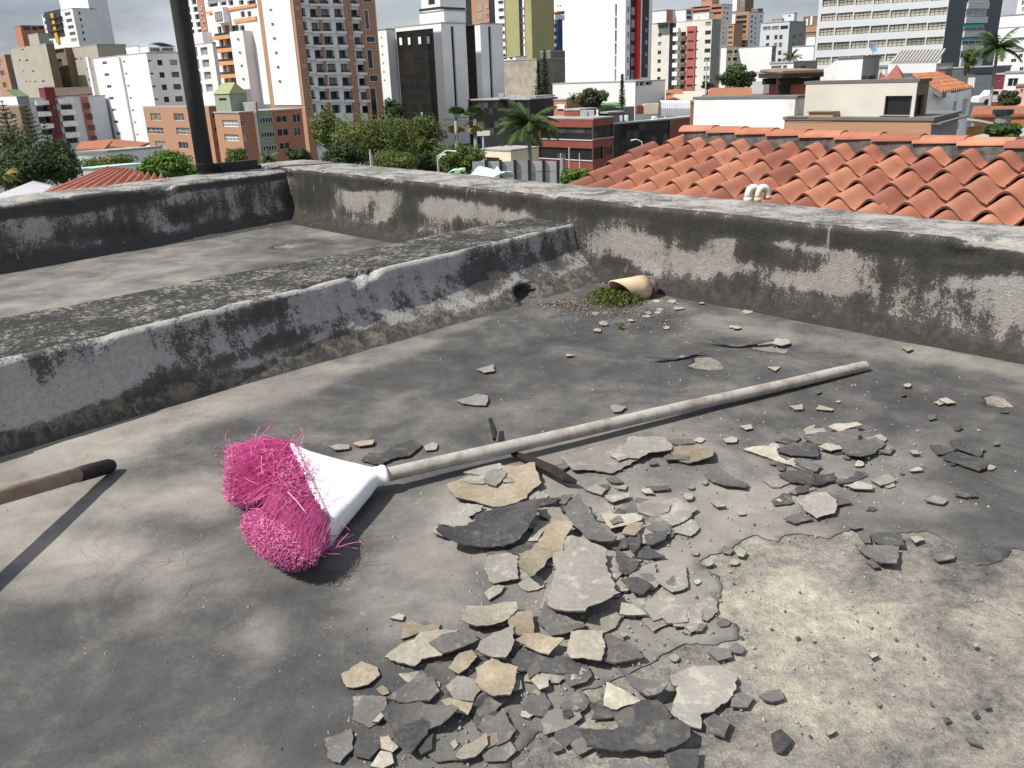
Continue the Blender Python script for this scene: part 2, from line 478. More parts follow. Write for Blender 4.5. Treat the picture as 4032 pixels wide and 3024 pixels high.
def sheet(name, outline, holes, z, thick, mat, blobs, base, emat=None):
    pts, edges = [], []
    for lp in [outline] + holes:
        k = len(pts); pts += [Vector((p[0], p[1])) for p in lp]
        edges += [(k + i, k + (i + 1) % len(lp)) for i in range(len(lp))]
    nb = len(pts)
    def grid(x0, x1, y0, y1, st, skip=None):
        y = y0
        while y < y1:
            x = x0
            while x < x1:
                p = Vector((x + rh.uniform(-.2, .2) * st, y + rh.uniform(-.2, .2) * st))
                if (skip is None or not skip(p)) and inside(outline, p.x, p.y): pts.append(p)
                x += st
            y += st
    near = lambda p: 0.6 < p.y < 2.3 and -1.35 < p.x < 1.45
    mid = lambda p: 0.5 < p.y < 4.8 and -2.7 < p.x < 1.7
    grid(-1.35, 1.45, 0.6, 2.3, 0.024)
    grid(-2.7, 1.7, 0.5, 4.8, 0.05, near)
    grid(-5.6, 3.6, -1.5, 4.8, 0.4, mid)
    v, e, f, _, _, _ = delaunay_2d_cdt(pts, edges, [], 0, 1e-7)
    keep = []
    for t in f:
        c = (v[t[0]] + v[t[1]] + v[t[2]]) / 3
        if not inside(outline, c.x, c.y): continue
        if any(inside(h, c.x, c.y) for h in holes): continue
        keep.append(tuple(t))
    P = np.array([(p.x, p.y, z) for p in v])
    P[:, 2] += 0.0035 * fnoise(P, 2.2, 3, 4.0)
    mb = [tuple(p) for p in P]
    faces = list(keep); mi = [0] * len(faces)
    if thick:
        cnt = {}
        for t in keep:
            for a, b_ in ((t[0], t[1]), (t[1], t[2]), (t[2], t[0])):
                key = (min(a, b_), max(a, b_)); cnt.setdefault(key, []).append((a, b_))
        low = {}
        for key, l in cnt.items():
            if len(l) == 1:
                a, b_ = l[0]
                for q in (a, b_):
                    if q not in low:
                        low[q] = len(mb); mb.append((mb[q][0], mb[q][1], mb[q][2] - thick))
                faces.append((b_, a, low[a], low[b_])); mi.append(1)
    me = bpy.data.meshes.new(name)
    me.from_pydata(mb, [], faces)
    me.materials.append(mat)
    if emat: me.materials.append(emat)
    me.polygons.foreach_set('material_index', mi)
    me.polygons.foreach_set('use_smooth', [True if q == 0 else False for q in mi])
    add_attr(me, 'tone', paint(proj_np(np.array(mb)), blobs, base))
    me.update()
    return tag(place(name, me), kind='structure')

o = sheet('roof_slab', FLOOR_OUT, [], 0.0, 0, M_SLAB, SLAB_TONE, .45)
o = sheet('roof_membrane', FLOOR_OUT, HOLES, 0.0020, 0.0024, M_MEMB, FLOOR_TONE, .3, M_MEDGE)

def lerp2(a, b, t): return Vector((a[0] + (b[0] - a[0]) * t, a[1] + (b[1] - a[1]) * t))

def wall_mesh(name, base, front, back, zt, blobs, face_g, fillet, back_z, step, top_mat, extra=None, top_low=0.0, dusty=0.12):
    """a rendered parapet: base, front and back are plan lines (a, b) of the foot, the front top edge and the back top edge"""
    L = (Vector(front[1]) - Vector(front[0])).length
    n = int(L / step)
    prof = []
    for h in np.linspace(0, 0.93, 17):
        g = 1 - (1 - min(h / fillet, 1.0)) ** (1.7 if fillet > .7 else 2.2) if fillet < 1 else 1 - (1 - h) ** 1.2
        prof.append(('f', g, h))
    prof += [('t', 0.01, 0.975), ('t', 0.05, 0.997)] + [('t', q, 1.0) for q in np.linspace(0.12, 0.9, 9)] + [('t', 0.96, 0.997), ('t', 0.995, 0.97), ('b', 1, 0.8), ('b', 1, 0.4), ('b', 1, 0.02)]
    P, G, D = [], [], []
    for i in range(n + 1):
        t = i / n
        B, Fp, K = lerp2(*base, t), lerp2(*front, t), lerp2(*back, t)
        for kind, g, h in prof:
            if kind == 'f': p = B.lerp(Fp, g); z = -0.004 + (zt + 0.004) * h
            elif kind == 't': p = Fp.lerp(K, g); z = zt * h
            else: p = K; z = zt * h + (back_z * (1 - h) if back_z else 0) * (1 if h < 0.5 else 0)
            P.append((p.x, p.y, z))
    P = np.array(P); m = len(prof)
    nf = fnoise(P, 3.0, 4, 1.0); ns = fnoise(P, 14.0, 4, 9.0)
    outd = (Vector(front[0]) - Vector(back[0])).normalized()
    H = np.array([q[2] for q in prof] * (n + 1)); isf = np.array([q[0] == 'f' for q in prof] * (n + 1))
    TT = np.array([q[0] == 't' for q in prof] * (n + 1)); gt = np.array([q[1] for q in prof] * (n + 1))
    dis = (nf * 0.0035 + ns * 0.0025) * (np.where(H > 0.03, 1, 0.5))
    chip = np.where((H > 0.85) & (isf | (TT & (gt < 0.1))), np.maximum(0, fnoise(P, 9.0, 3, 5.0) - 0.26) * 0.06, 0)
    P[:, 0] += outd.x * (dis - chip); P[:, 1] += outd.y * (dis - chip)
    P[:, 2] += np.where(TT, nf * 0.004 + ns * 0.002, 0) - chip * 0.6
    pix = proj_np(P)
    gb = 0.30 + 0.0 * H
    topb = sstep(0.70, 0.86, H + nf * 0.10); low = 1 - sstep(0.14, 0.36, H + nf * 0.16)
    g = paint(pix, blobs, face_g, 0.22)
    g = np.where(isf, np.maximum(np.maximum(g, topb * (0.98 + top_low)), low * 1.08), g)
    dust = np.where(isf, np.exp(-((H - 0.17) / 0.12) ** 2), 0) * dusty
    if extra: P, g = extra(P, g, isf)
    faces, mi = [], []
    for i in range(n):
        for j in range(m - 1):
            a = i * m + j
            faces.append((a, a + m, a + m + 1, a + 1)); mi.append(1 if prof[j][0] == 't' and prof[j + 1][0] == 't' and prof[j][2] > 0.98 else 0)
    faces += [tuple(range(m)), tuple(reversed([n * m + q for q in range(m)]))]; mi += [0, 0]
    me = bpy.data.meshes.new(name)
    me.from_pydata([tuple(p) for p in P], [], faces)
    me.materials.append(M_WALLD if (extra or blobs is L_blobs) else M_WALL); me.materials.append(top_mat)
    me.polygons.foreach_set('material_index', mi)
    me.polygons.foreach_set('use_smooth', [True] * (len(faces) - 2) + [False] * 2)
    add_attr(me, 'grime', g); add_attr(me, 'dust', dust)
    me.update()
    bm = bmesh.new(); bm.from_mesh(me); bmesh.ops.recalc_face_normals(bm, faces=bm.faces); bm.to_mesh(me); bm.free()
    return place(name, me)

GZ = -13.0
ZR, ZL, ZD = 0.28, 0.268, 0.19
def line_px(p, q, z, e0=0.0, e1=0.0):
    a, b = at_z(*p, z).to_2d(), at_z(*q, z).to_2d()
    d = (b - a).normalized()
    return (a - d * e0, b + d * e1)

R_blobs = [(1300, 560, 36, 50, 0, .26), (1335, 520, 50, 22, 0, .12), (1405, 530, 34, 18, 0, .1), (1420, 570, 80, 20, 8, .3), (1566, 525, 20, 40, 0, .05), (1530, 568, 110, 16, 4, .16), (1480, 490, 70, 26, 0, .85), (1640, 545, 50, 26, 0, .9),
           (1740, 560, 60, 24, 0, .85), (1800, 530, 66, 20, 8, .1), (1830, 575, 60, 30, 0, .18), (1790, 612, 110, 18, 8, .2), (1925, 560, 30, 50, 0, .75), (1990, 600, 50, 30, 0, .8), (2040, 560, 50, 40, 0, .9), (2130, 555, 60, 32, 0, .08),
           (2190, 600, 60, 80, 0, .1), (2090, 610, 70, 14, 4, .2), (1975, 640, 50, 12, 0, .6), (1690, 520, 30, 12, 0, .3), (1670, 600, 40, 14, 0, .4), (1760, 470, 20, 6, 0, .3),
           (690, 420, 34, 60, 0, .97), (765, 425, 40, 26, 0, .1), (830, 440, 22, 34, 0, .1), (800, 450, 20, 20, 0, .7), (885, 440, 22, 40, 0, .8), (980, 450, 90, 18, 4, .08), (1090, 470, 60, 14, 4, .3), (1200, 470, 50, 20, 0, .7)]
L_blobs = [(330, 440, 90, 22, -10, .5), (120, 480, 110, 22, -10, .42), (560, 455, 80, 20, -8, .42), (450, 470, 60, 16, -8, .5), (250, 500, 60, 20, 0, .85), (400, 455, 40, 22, 0, .9), (640, 440, 40, 50, 0, .95), (50, 540, 80, 14, -8, .6), (600, 490, 60, 8, -10, .5), (180, 425, 120, 14, -8, .9)]
D_blobs = [(610, 605, 110, 26, -10, .06), (150, 850, 130, 40, -15, .08), (280, 790, 80, 30, -15, .12), (430, 660, 120, 26, -15, .38), (780, 590, 90, 24, -12, .15), (860, 640, 60, 20, -12, .3), (930, 560, 60, 22, 0, .3), (1120, 520, 60, 24, 0, .45), (1040, 590, 50, 36, 0, .9),
           (330, 860, 90, 30, -20, .85), (170, 920, 160, 20, -20, .85), (600, 740, 130, 14, -20, .82), (1180, 600, 40, 50, 0, .8), (720, 640, 90, 20, -10, .35), (520, 690, 100, 16, -18, .6), (60, 800, 60, 20, -15, .35)]

# right parapet: from beyond the far corner to beyond the right edge of the picture
R_front = line_px((1166, 667), (4032, 968), ZR, 0.70, 1.6)
R_back = line_px((1226, 628), (4032, 889), ZR, 0.06, 1.6)
R_base = line_px((1205, 897), (4032, 1440), 0.0, 0.70, 1.6)
dvec = (Vector(R_front[1]) - Vector(R_front[0])).normalized()
def trim(l, s0):   # common start along the wall
    a, b = Vector(l[0]), Vector(l[1]); d = (b - a).normalized()
    return (a + d * (s0 - a.dot(dvec)) / d.dot(dvec), b)
s0 = Vector(R_back[0]).dot(dvec)
R_front, R_base = trim(R_front, s0), trim(R_base, s0)
o = wall_mesh('parapet_wall', R_base, R_front, R_back, ZR, R_blobs, .64, 0.34, GZ, 0.022, M_PTOP)
tag(o, 'stained concrete parapet running to the right below the orange tile roof', 'parapet wall')

# left parapet, butting into the right one
cornerL = at_z(1160, 667, ZL).to_2d() + Vector((0.05, 0.06))
L_front = (Vector(line_px((0, 809), (1154, 667), ZL, 1.8)[0]), cornerL)
L_back = (Vector(line_px((0, 776), (1226, 629), ZL, 1.9)[0]), at_z(1215, 633, ZL).to_2d())
L_base = (Vector(line_px((0, 1080), (1127, 892), 0.0, 1.8)[0]), at_z(1145, 890, 0).to_2d() + Vector((0.08, 0.09)))
o = wall_mesh('parapet_wall', L_base, L_front, L_back, ZL, L_blobs, .52, 0.3, GZ, 0.024, M_PTOP)
tag(o, 'dark stained concrete parapet at the back left carrying the black pole', 'parapet wall')

def drain_hole(P, g, isf):
    c = at_z(2105, 1150, 0.035)
    d = np.sqrt(((P[:, 0] - c.x) ** 2 + (P[:, 1] - c.y) ** 2) / 0.060 ** 2 + (P[:, 2] - 0.045) ** 2 / 0.050 ** 2)
    k = (1 - sstep(0.6, 1.15, d)) * isf
    n_in = Vector((-0.69, 0.72))
    P[:, 0] += n_in.x * 0.16 * k; P[:, 1] += n_in.y * 0.16 * k
    return P, np.maximum(g, 0.95 * k)  # hollow also takes the dark end of the wall tone

D_front = line_px((0, 1423), (2289, 874), ZD, 1.3, 0.22)
D_back = line_px((0, 1248), (2160, 838), ZD, 1.3, 0.25)
D_base = line_px((40, 1790), (2086, 1201), 0.0, 1.3, 0.42)
o = wall_mesh('dividing_wall', D_base, D_front, D_back, ZD, D_blobs, .46, 0.8, None, 0.018, M_DTOP, drain_hole, -0.62, 0.7)
tag(o, 'low lichen covered concrete wall dividing the two roof bays', 'low wall')
# ================================================================ flakes of peeled coating
def mat_flake(name, c1, c2, spots=0.0):
    m, nt, b = new_mat(name)
    vec = world_vec(nt)
    n1 = noise_n(nt, 16, 3, 0.65, vec)
    n2 = noise_n(nt, 130, 3, 0.72, vec)
    t = math_n(nt, 'ADD', math_n(nt, 'MULTIPLY', n1, 0.55), math_n(nt, 'MULTIPLY', n2, 0.45))
    col = mixc(nt, ramp(nt, t, [(0.38, 0.0), (0.6, 1.0)]), c2, c1)
    if spots:
        col = mixc(nt, math_n(nt, 'MULTIPLY', ramp(nt, noise_n(nt, 40, 3, 0.75, vec), [(0.55, 0.0), (0.64, 1.0)]), spots), col, (0.48, 0.44, 0.355))
    oi = nt.nodes.new('ShaderNodeObjectInfo')
    hs = nt.nodes.new('ShaderNodeHueSaturation')
    nt.links.new(math_n(nt, 'ADD', math_n(nt, 'MULTIPLY', oi.outputs['Random'], 0.4), 0.8), hs.inputs['Value'])
    nt.links.new(col, hs.inputs['Color'])
    nt.links.new(hs.outputs[0], b.inputs['Base Color'])
    b.inputs['Roughness'].default_value = 0.85
    b.inputs['Specular IOR Level'].default_value = 0.25
    bump(nt, b, math_n(nt, 'ADD', n2, math_n(nt, 'MULTIPLY', n1, 0.5)), 0.45, 0.004)
    return m

FL_MAT = {'c': mat_flake('flake_cream', (0.37, 0.342, 0.275), (0.26, 0.238, 0.192), 0.6), 'l': mat_flake('flake_pale_grey', (0.275, 0.26, 0.23), (0.205, 0.192, 0.17), 0.4),
          'g': mat_flake('flake_grey', (0.145, 0.139, 0.130), (0.095, 0.092, 0.088), 0.2), 'd': mat_flake('flake_charcoal', (0.085, 0.083, 0.081), (0.042, 0.042, 0.043), 0.12),
          't': mat_flake('flake_tan', (0.30, 0.262, 0.195), (0.215, 0.17, 0.112), 0.25)}
M_FEDGE = pm('flake_edge', (0.12, 0.11, 0.10), (0.05, 0.05, 0.05), 80, 0.95)

FLAKES = '''
E|1|t|295,610 320,570 410,520 560,440 680,430 790,450 930,450 965,520 970,580 880,640 880,670 770,700 640,727 540,710 450,695 360,690 310,650|wide tan slab of peeled coating just below the broom handle|2
E|2|l|415,480 560,430 680,410 700,450 570,505 500,495|grey shard lying on the far edge of the wide tan slab
E|2|l|400,540 440,505 560,500 600,540 560,560 450,555|small grey shard on the left of the wide tan slab
E|3|l|565,500 640,445 725,470 720,510 650,575 580,555|pointed grey shard at the middle of the wide tan slab
E|2|l|700,555 740,480 900,500 860,540 790,550|grey shard on the right of the wide tan slab
E|2|l|195,890 360,720 410,708 560,712 540,750 455,800 490,840 360,915 275,950 200,920|pale elongated flake touching the left side of the big dark curled slab|2
E|4|d|235,1020 250,970 400,900 480,840 500,790 560,760 700,735 850,750 940,755 975,820 900,920 830,985 700,1010 560,1020 400,1030 280,1025|biggest dark slab of coating, boat shaped and curled up at the edges|5
E|3|l|880,975 960,830 1045,830 1000,900 950,970|narrow pale shard wedged between the dark curled slab and the tan curved strip
E|2|d|730,1060 770,1030 880,975 950,970 900,1050 840,1080|dark flake peeping out under the right end of the dark curled slab
E|4|t|820,1100 900,1050 960,960 1020,870 1060,840 1180,850 1200,890 1150,960 1140,1040 1040,1110 980,1190 900,1275 830,1220|tan tongue shaped flake curving down beside the big pale slab|4
E|3|l|940,735 1010,725 1110,730 1130,760 1185,830 1140,840 1060,835 980,795|pale flake at the upper right of the dark curled slab|1
E|4|g|1140,755 1250,695 1330,760 1430,870 1535,950 1500,1000 1440,1000 1320,980 1270,900 1200,860|long grey flake slanting above the big pale slab|3
E|4|l|1010,1380 1060,1260 1075,1180 1070,1110 1160,1090 1160,1020 1290,1010 1330,1040 1450,1060 1440,1150 1510,1270 1505,1330 1545,1385 1450,1460 1320,1510 1290,1570 1180,1540 1090,1500 1020,1440|biggest pale slab of coating, at the centre of the debris|3
E|2|l|560,1150 600,1080 740,1060 815,1090 815,1250 700,1270 640,1290 600,1270|square pale grey flake left of the tan tongue shaped flake
E|3|g|960,1560 1000,1420 1040,1430 1090,1500 1290,1570 1290,1600 1180,1640 1050,1655|grey flake sticking out under the lower left of the big pale slab
E|4|c|395,1570 425,1480 430,1445 560,1445 740,1430 800,1435 800,1480 735,1540 640,1590 510,1610|wide cream flake topping the lower left heap|2
E|1|l|1120,370 1240,330 1420,290 1560,290 1700,390 1600,430 1500,480 1330,460 1220,470 1170,430|long pale flake below the middle of the broom handle|1
E|3|l|1470,350 1540,310 1620,245 1860,240 1935,290 1915,330 1760,345 1690,385 1620,375 1540,395|long pale flake overlapping its neighbour just below the broom handle|2
E|3|g|1910,250 1960,235 2080,232 2090,265 2000,278 1930,270|small grey flake on the top edge of the tan rounded flake below the handle
E|1|t|1925,320 2000,280 2100,265 2212,300 2235,330 2210,395 2070,410 1980,390 1920,350|rounded tan flake with rusty rim below the broom handle|3
E|2|g|1865,370 1900,340 2055,360 2050,385 1880,390|narrow grey flake on the lower edge of the tan rounded flake
E|1|d|1060,470 1040,430 1180,400 1185,430 1130,475|dark flake beside the charred stick under the handle
E|3|c|1410,790 1480,780 1650,770 1720,800 1700,830 1620,850 1480,890 1440,840|cream layered flake right of the long slanting grey flake|1
E|4|t|1560,920 1580,880 1640,845 1720,845 1700,890 1660,940|small golden tan flake at the right of the debris centre|2
E|4|g|1475,825 1545,785 1575,830 1500,855|little grey flake lying on the cream layered flake
E|1|g|1730,820 1820,795 1915,850 1920,905 1800,910 1750,890|rounded grey flake right of the golden tan flake|2
E|3|d|1725,925 1800,910 1905,900 1880,960 1800,1000 1745,995|charcoal flake below the rounded grey one at the debris' right side|1
E|3|d|1600,950 1690,910 1705,980 1650,1080 1620,1040|upright leaf shaped charcoal flake right of the slanting grey flake|2
E|1|d|1470,1010 1550,960 1600,950 1610,1020 1520,1035|charcoal flake under the tip of the slanting grey flake
E|2|d|1520,1030 1680,1120 1685,1170 1600,1220 1540,1180|triangular charcoal flake at the upper right of the big pale slab|2
E|1|d|1640,1090 1740,1010 1880,1090 1760,1110|flat charcoal flake right of the triangular one
E|3|d|1560,1250 1680,1240 1790,1290 1720,1360 1640,1340|charcoal flake right of the middle of the big pale slab|1
E|1|g|1690,1210 1830,1200 1800,1260 1740,1270|small grey flake above the charcoal one at the pale slab's right
E|1|l|1660,700 1760,690 1920,720 1900,770 1780,795 1680,770|pale cracked flake at the upper right edge of the debris heap|1
E|2|l|1440,640 1620,630 1620,660 1500,690 1450,670|thin pale flake above the layered cream flakes
E|1|l|1280,590 1380,560 1450,600 1420,640|thin pale flake right of the charred stick's lower end
E|1|g|1450,520 1520,505 1580,550 1480,545|small lone grey flake below the long pale flakes
E|1|l|1510,590 1600,560 1590,600|small pale triangular flake below the lone grey one
E|1|c|1700,600 1760,590 1800,630 1730,630|small cream flake at the far right of the heap's top
E|1|g|1740,580 1900,570 1910,600 1780,610|thin grey flake beside the small cream one at the heap's far right
E|3|d|820,700 960,670 1110,650 1080,700 960,725 850,725|dark pointed flake between the tan slab and the dark curled slab|2
E|1|g|1090,690 1130,640 1210,640 1150,710|small grey flake right of the dark pointed flake
E|2|c|1550,1500 1560,1420 1640,1430 1750,1510 1650,1515|small cream flake at the lower right of the big pale slab
E|1|l|1740,1400 1880,1370 1970,1390 2060,1450 2030,1500 2050,1570 1900,1570 1860,1530 1790,1550 1730,1470|ragged pale sheet at the right end of the heap beside bare screed|1
E|1|g|1870,1260 1940,1220 1960,1300 1900,1300|small purplish grey flake near the bare screed's upper left edge
E|1|c|560,1350 640,1290 720,1300 680,1350 600,1400|small cream crumbly flake below the square pale grey flake
F|3|c|415,370 480,320 560,290 600,250 700,235 790,235 700,300 710,370 600,380 560,425 490,405|cream flake at the far left tip of the lower heap|3
F|1|t|495,280 500,210 550,185 600,210 690,195 690,235 600,240 550,260|tan flake behind the cream flake at the lower heap's left
F|4|g|640,290 700,260 840,235 890,280 800,320 710,360|dark grey oblong flake lying on the cream one in the lower heap|2
F|4|l|880,340 900,290 970,240 1070,210 1075,300 1030,375 950,370|pale rounded flake at the middle of the lower heap|2
F|4|t|1080,300 1120,255 1200,250 1330,300 1250,360 1160,325|golden tan pointed flake in the lower heap|3
F|3|t|1045,150 1170,140 1175,250 1090,265 1040,200|tan square flake behind the golden pointed one
F|4|c|1345,345 1360,240 1520,240 1540,330 1520,400 1370,380|pale square flake with a small hole in the lower heap|1
F|2|g|1530,260 1560,255 1700,320 1740,375 1590,405 1520,390|grey triangular flake right of the pale square one with a hole
F|1|d|1060,390 1100,340 1240,360 1420,390 1400,460 1250,450 1090,440|wide dark flake under the golden and pale square flakes
F|3|t|735,430 790,350 860,335 885,370 830,430 790,455|brownish flake hanging under the middle of the lower heap|1
F|4|t|870,500 880,430 960,400 1090,430 1055,580 960,590 900,540|tan square flake with a pit, lowest of the lower heap|3
F|2|c|1160,490 1190,460 1250,480 1250,520 1200,540|small cream flake right of the tan flake with a pit
F|1|g|1140,430 1190,390 1210,440 1150,480|small grey flake at the foot of the wide dark flake
F|1|t|185,465 290,405 370,425 385,465 330,520 260,535 210,525|lone tan flake on the dark floor left of the heaps|2
F|1|c|435,170 480,145 510,155 500,180|lone small cream flake above the lower heap's left tip
F|1|g|415,580 560,490 660,470 690,550 640,600 500,600|grey sheet lifting from the floor left of the pitted tan flake|2
F|2|g|395,690 430,650 600,600 750,640 790,680 700,740 560,760 450,760|big grey domed sheet at the lower left|4
F|3|d|450,760 600,680 640,700 630,760 545,875 480,820|black angular flake on the grey domed sheet|1
F|2|d|580,840 640,770 660,760 650,840 600,865|black narrow flake beside the angular one at the lower left
F|3|t|695,600 740,580 865,605 840,665 760,650|tan flake on the upper right of the grey domed sheet|1
F|2|c|345,700 400,640 425,650 380,700|small cream flake on the left of the grey domed sheet
F|1|c|380,780 430,775 480,830 450,860 390,840|cream flake below the grey domed sheet
F|1|c|330,930 390,850 440,860 455,910 400,942|cream flake at the bottom edge near the lower left corner of debris
F|2|c|770,890 810,820 930,770 940,820 870,880 800,900|cream oblong flake leaning on a brownish one near the bottom edge|2
F|1|t|930,765 985,755 995,810 930,840|brownish flake under the cream oblong one near the bottom edge
F|1|c|745,810 770,790 785,820 765,842|small cream chip left of the cream oblong flake near the bottom
F|3|d|1405,760 1560,750 1680,700 1750,690 1920,720 1975,760 1970,810 1860,860 1700,840 1600,850 1440,855|big black bow tie shaped flake near the bottom edge|2
F|1|c|1530,620 1550,500 1640,540 1720,595 1600,640 1570,640|cream flake above the black bow tie shaped one
F|4|g|1600,450 1720,480 1870,510 1830,560 1760,570 1680,520|grey folded flake with black rim above the bow tie shaped one|5
F|1|l|1870,480 2000,420 2130,420 2212,480 2200,580 2100,650 2030,670 2030,740 1950,710 1870,660 1900,560|big round pale sheet beside the bare screed|1
F|1|g|2060,340 2100,320 2180,330 2190,370 2120,390|small grey flake on the screed above the round pale sheet
F|2|g|2040,700 2100,660 2180,700 2150,780 2080,750|grey flake sticking out below the round pale sheet|1
F|2|d|1840,870 1920,840 2020,840 2010,960 1880,960|dark flake cut by the bottom edge right of the bow tie shaped one
F|1|g|1560,900 1700,900 1830,930 1830,980 1580,980|dark grey flake cut by the bottom edge under the bow tie shaped one
F|0|l|1210,700 1250,650 1400,640 1420,680 1360,730 1230,770|loose grey sheet still attached to the floor left of the bow tie flake
F|1|d|250,830 270,790 380,780 390,830 330,900 250,880|black flake lifting near the bottom left of the debris|2
F|1|g|100,800 240,740 250,850 180,915 120,890|grey curled flake, leftmost at the bottom edge|3
F|0|g|245,570 420,580 410,690 330,735 240,700|dark grey sheet left of the grey domed sheet|1
G|3|c|1020,280 1060,260 1190,255 1230,275 1130,290 1100,305 1060,295|thin cream flake at the top of the right hand cluster|1
G|2|g|870,340 960,310 1200,305 1205,360 1080,380 940,385|long grey flake below the thin cream one in the right cluster|1
G|2|d|705,420 780,380 900,375 960,395 960,465 800,455|charcoal flake at the left of the right hand cluster|1
G|3|c|955,400 1010,375 1090,390 1110,410 1040,420|small cream flake at the middle of the right hand cluster
G|2|g|1080,380 1300,360 1365,380 1300,440 1215,490 1130,450|pointed grey flake at the right of the right hand cluster|3
G|1|d|1320,420 1370,390 1425,400 1420,420|small dark flake sticking out at the right cluster's right tip
G|1|c|495,410 560,395 700,400 720,450 830,520 700,480|cream wedge shaped flake at the right cluster's left tip
G|2|g|810,480 870,470 985,515 950,550 850,515|grey flake below the charcoal one of the right cluster
G|2|d|720,570 780,540 920,545 960,630 800,610|charcoal flake, left of the lower row in the right cluster|1
G|2|d|940,570 1060,560 1060,600 960,630|charcoal flake, second of the lower row in the right cluster
G|2|d|1060,600 1200,575 1210,600 1090,625|thin charcoal flake, third of the lower row in the right cluster
G|2|c|1135,630 1210,605 1290,630 1290,655 1180,650|cream flake at the right of the right cluster's lower row|1
G|1|l|1280,600 1380,565 1440,600 1340,640|pale grey flake, rightmost of the right cluster's lower row
G|2|l|840,740 920,680 1010,670 1070,720 1065,800 950,835 870,780|pale five sided flake on the open floor below the right cluster|2
G|1|g|750,840 800,810 870,805 925,840 820,865|flat grey flake left of the pale five sided one
G|1|g|1010,680 1080,670 1160,740 1070,760|grey flake peeping out right of the pale five sided one
G|1|d|1640,390 1700,385 1800,410 1760,440 1680,440|dark flake, left of the three near the right edge
G|1|d|1760,360 1860,345 1980,410 1940,455 1850,420 1790,400|dark flake, upper of the three near the right edge
G|1|d|1710,460 1780,430 1970,470 1985,530 1940,545 1850,510|dark flake, lowest of the three near the right edge
G|1|g|270,570 330,530 420,570 540,630 520,655 390,640 320,610|grey crescent shaped flake left of the right hand cluster|3
G|1|d|1785,690 1840,655 1920,665 1935,700 1860,705|oval dark flake near the right edge below the three dark ones
G|1|l|1605,725 1670,690 1750,720 1720,745|flat pale flake left of the oval dark one
G|2|d|1280,930 1400,915 1470,940 1485,1000 1380,1000 1290,970|upper black flake of the small pile on the screed's edge|1
G|2|g|1180,1000 1280,1000 1450,1010 1450,1070 1440,1125 1340,1115 1250,1050|lower grey flake of the small pile on the screed's edge|2
G|1|g|1210,940 1270,920 1285,980 1240,980|small grey flake left of the black one on the screed's edge
G|1|g|1250,1090 1290,1080 1340,1130 1300,1135|small grey flake below the pile on the screed's edge
G|1|g|1145,880 1210,865 1235,890 1180,900|small brownish grey flake above the pile on the screed's edge
G|1|g|1660,1060 1720,1035 1790,1050 1790,1080 1690,1095|oval grey flake lying alone on the screed's upper right
G|1|c|1515,945 1580,935 1610,960 1550,980|cream flake right of the black one on the screed's edge
G|1|c|380,355 430,335 470,345 465,370 400,372|lone cream flake right of the rounded tan flake|1
G|1|c|480,270 550,260 565,285 520,295|lone small cream flake just below the handle's right half
G|1|c|785,150 860,140 870,170 820,172|left of two cream chips below the handle's far end
G|1|c|940,165 970,145 1050,165 1045,178|right of two cream chips below the handle's far end
G|1|l|1510,420 1560,415 1580,440 1540,445|small pale chip right of the right hand cluster
G|1|c|1505,540 1570,520 1600,540 1540,547|small cream chip below the pale chip right of the cluster
G|1|l|305,735 360,720 400,760 350,765|lone pale flake below the grey crescent shaped one
G|1|d|720,360 760,345 830,365 770,382|small dark flake above the charcoal one of the right cluster
G|1|d|905,260 960,255 990,280 940,285|small dark flake left of the thin cream one at the right cluster's top
G|1|c|1690,105 1740,100 1800,130 1740,135|cream chip on the dark floor near the right edge
H|1|d|675,1215 735,1190 805,1250 780,1290 740,1330 690,1310|lone black hexagonal flake on the screed near the bottom edge|1
H|1|g|600,985 650,950 730,945 760,1000 690,1020 630,1010|grey oval flake on the screed right of the round pale sheet
H|1|g|425,1050 440,980 500,960 570,1000 530,1055|grey flake at the right rim of the round pale sheet
H|1|g|1855,1240 1900,1225 1960,1290 1880,1265|brownish triangular flake on the screed at the lower right
H|1|c|1270,735 1300,715 1330,735 1290,755|white lump of plaster in the middle of the bare screed
T|1|l|1065,1350 1110,1335 1170,1320 1180,1360 1120,1370|lone grey flake on the dark floor in front of the low wall
T|1|c|1620,1255 1640,1250 1690,1260 1630,1268|pale chip on the dark floor between moss and handle
U|2|c|865,750 890,720 950,725 970,745 920,760|cream chip tilted on a bare spot near the right parapet
U|1|c|840,870 915,870 885,895|cream triangular chip behind the broom handle
U|1|c|1555,765 1615,765 1620,780 1590,792|cream heart shaped chip lying against the right parapet
U|1|l|0,1080 30,1073 95,1085 60,1110 20,1112|pale rounded flake right behind the middle of the handle
D|1|d|1500,440 1560,380 1650,385 1800,310 1930,270 1990,310 1900,400 1740,430 1660,480|dark pointed flake lying behind the broom's neck|1
D|1|l|1230,325 1300,305 1400,310 1400,340 1290,355|flat grey flake behind the broom's white cap, left one
D|1|t|1425,300 1500,275 1605,270 1590,310 1480,322|golden flake behind the broom's neck
D|1|c|2010,320 2074,290 2120,300 2110,350 2020,360|cream flake behind the start of the broom handle
V|1|l|985,865 1030,850 1055,855 1050,875 1000,872|pale flake pair on the dark floor behind the handle's left half
U|1|d|505,742 600,746 700,748 850,738 862,752 700,762 560,754|thin dark lip of lifting coating beside the bare spot near the right parapet|2
U|1|d|190,838 350,818 400,795 525,798 420,818 350,832|thin dark lip of lifting coating left of the handle's far end|2
U|1|l|365,825 420,800 450,800 430,815|pale chip at the end of the lifting lip behind the handle
V|1|l|1045,795 1065,790 1062,803|tiny pale chip on the dark floor in the middle'''

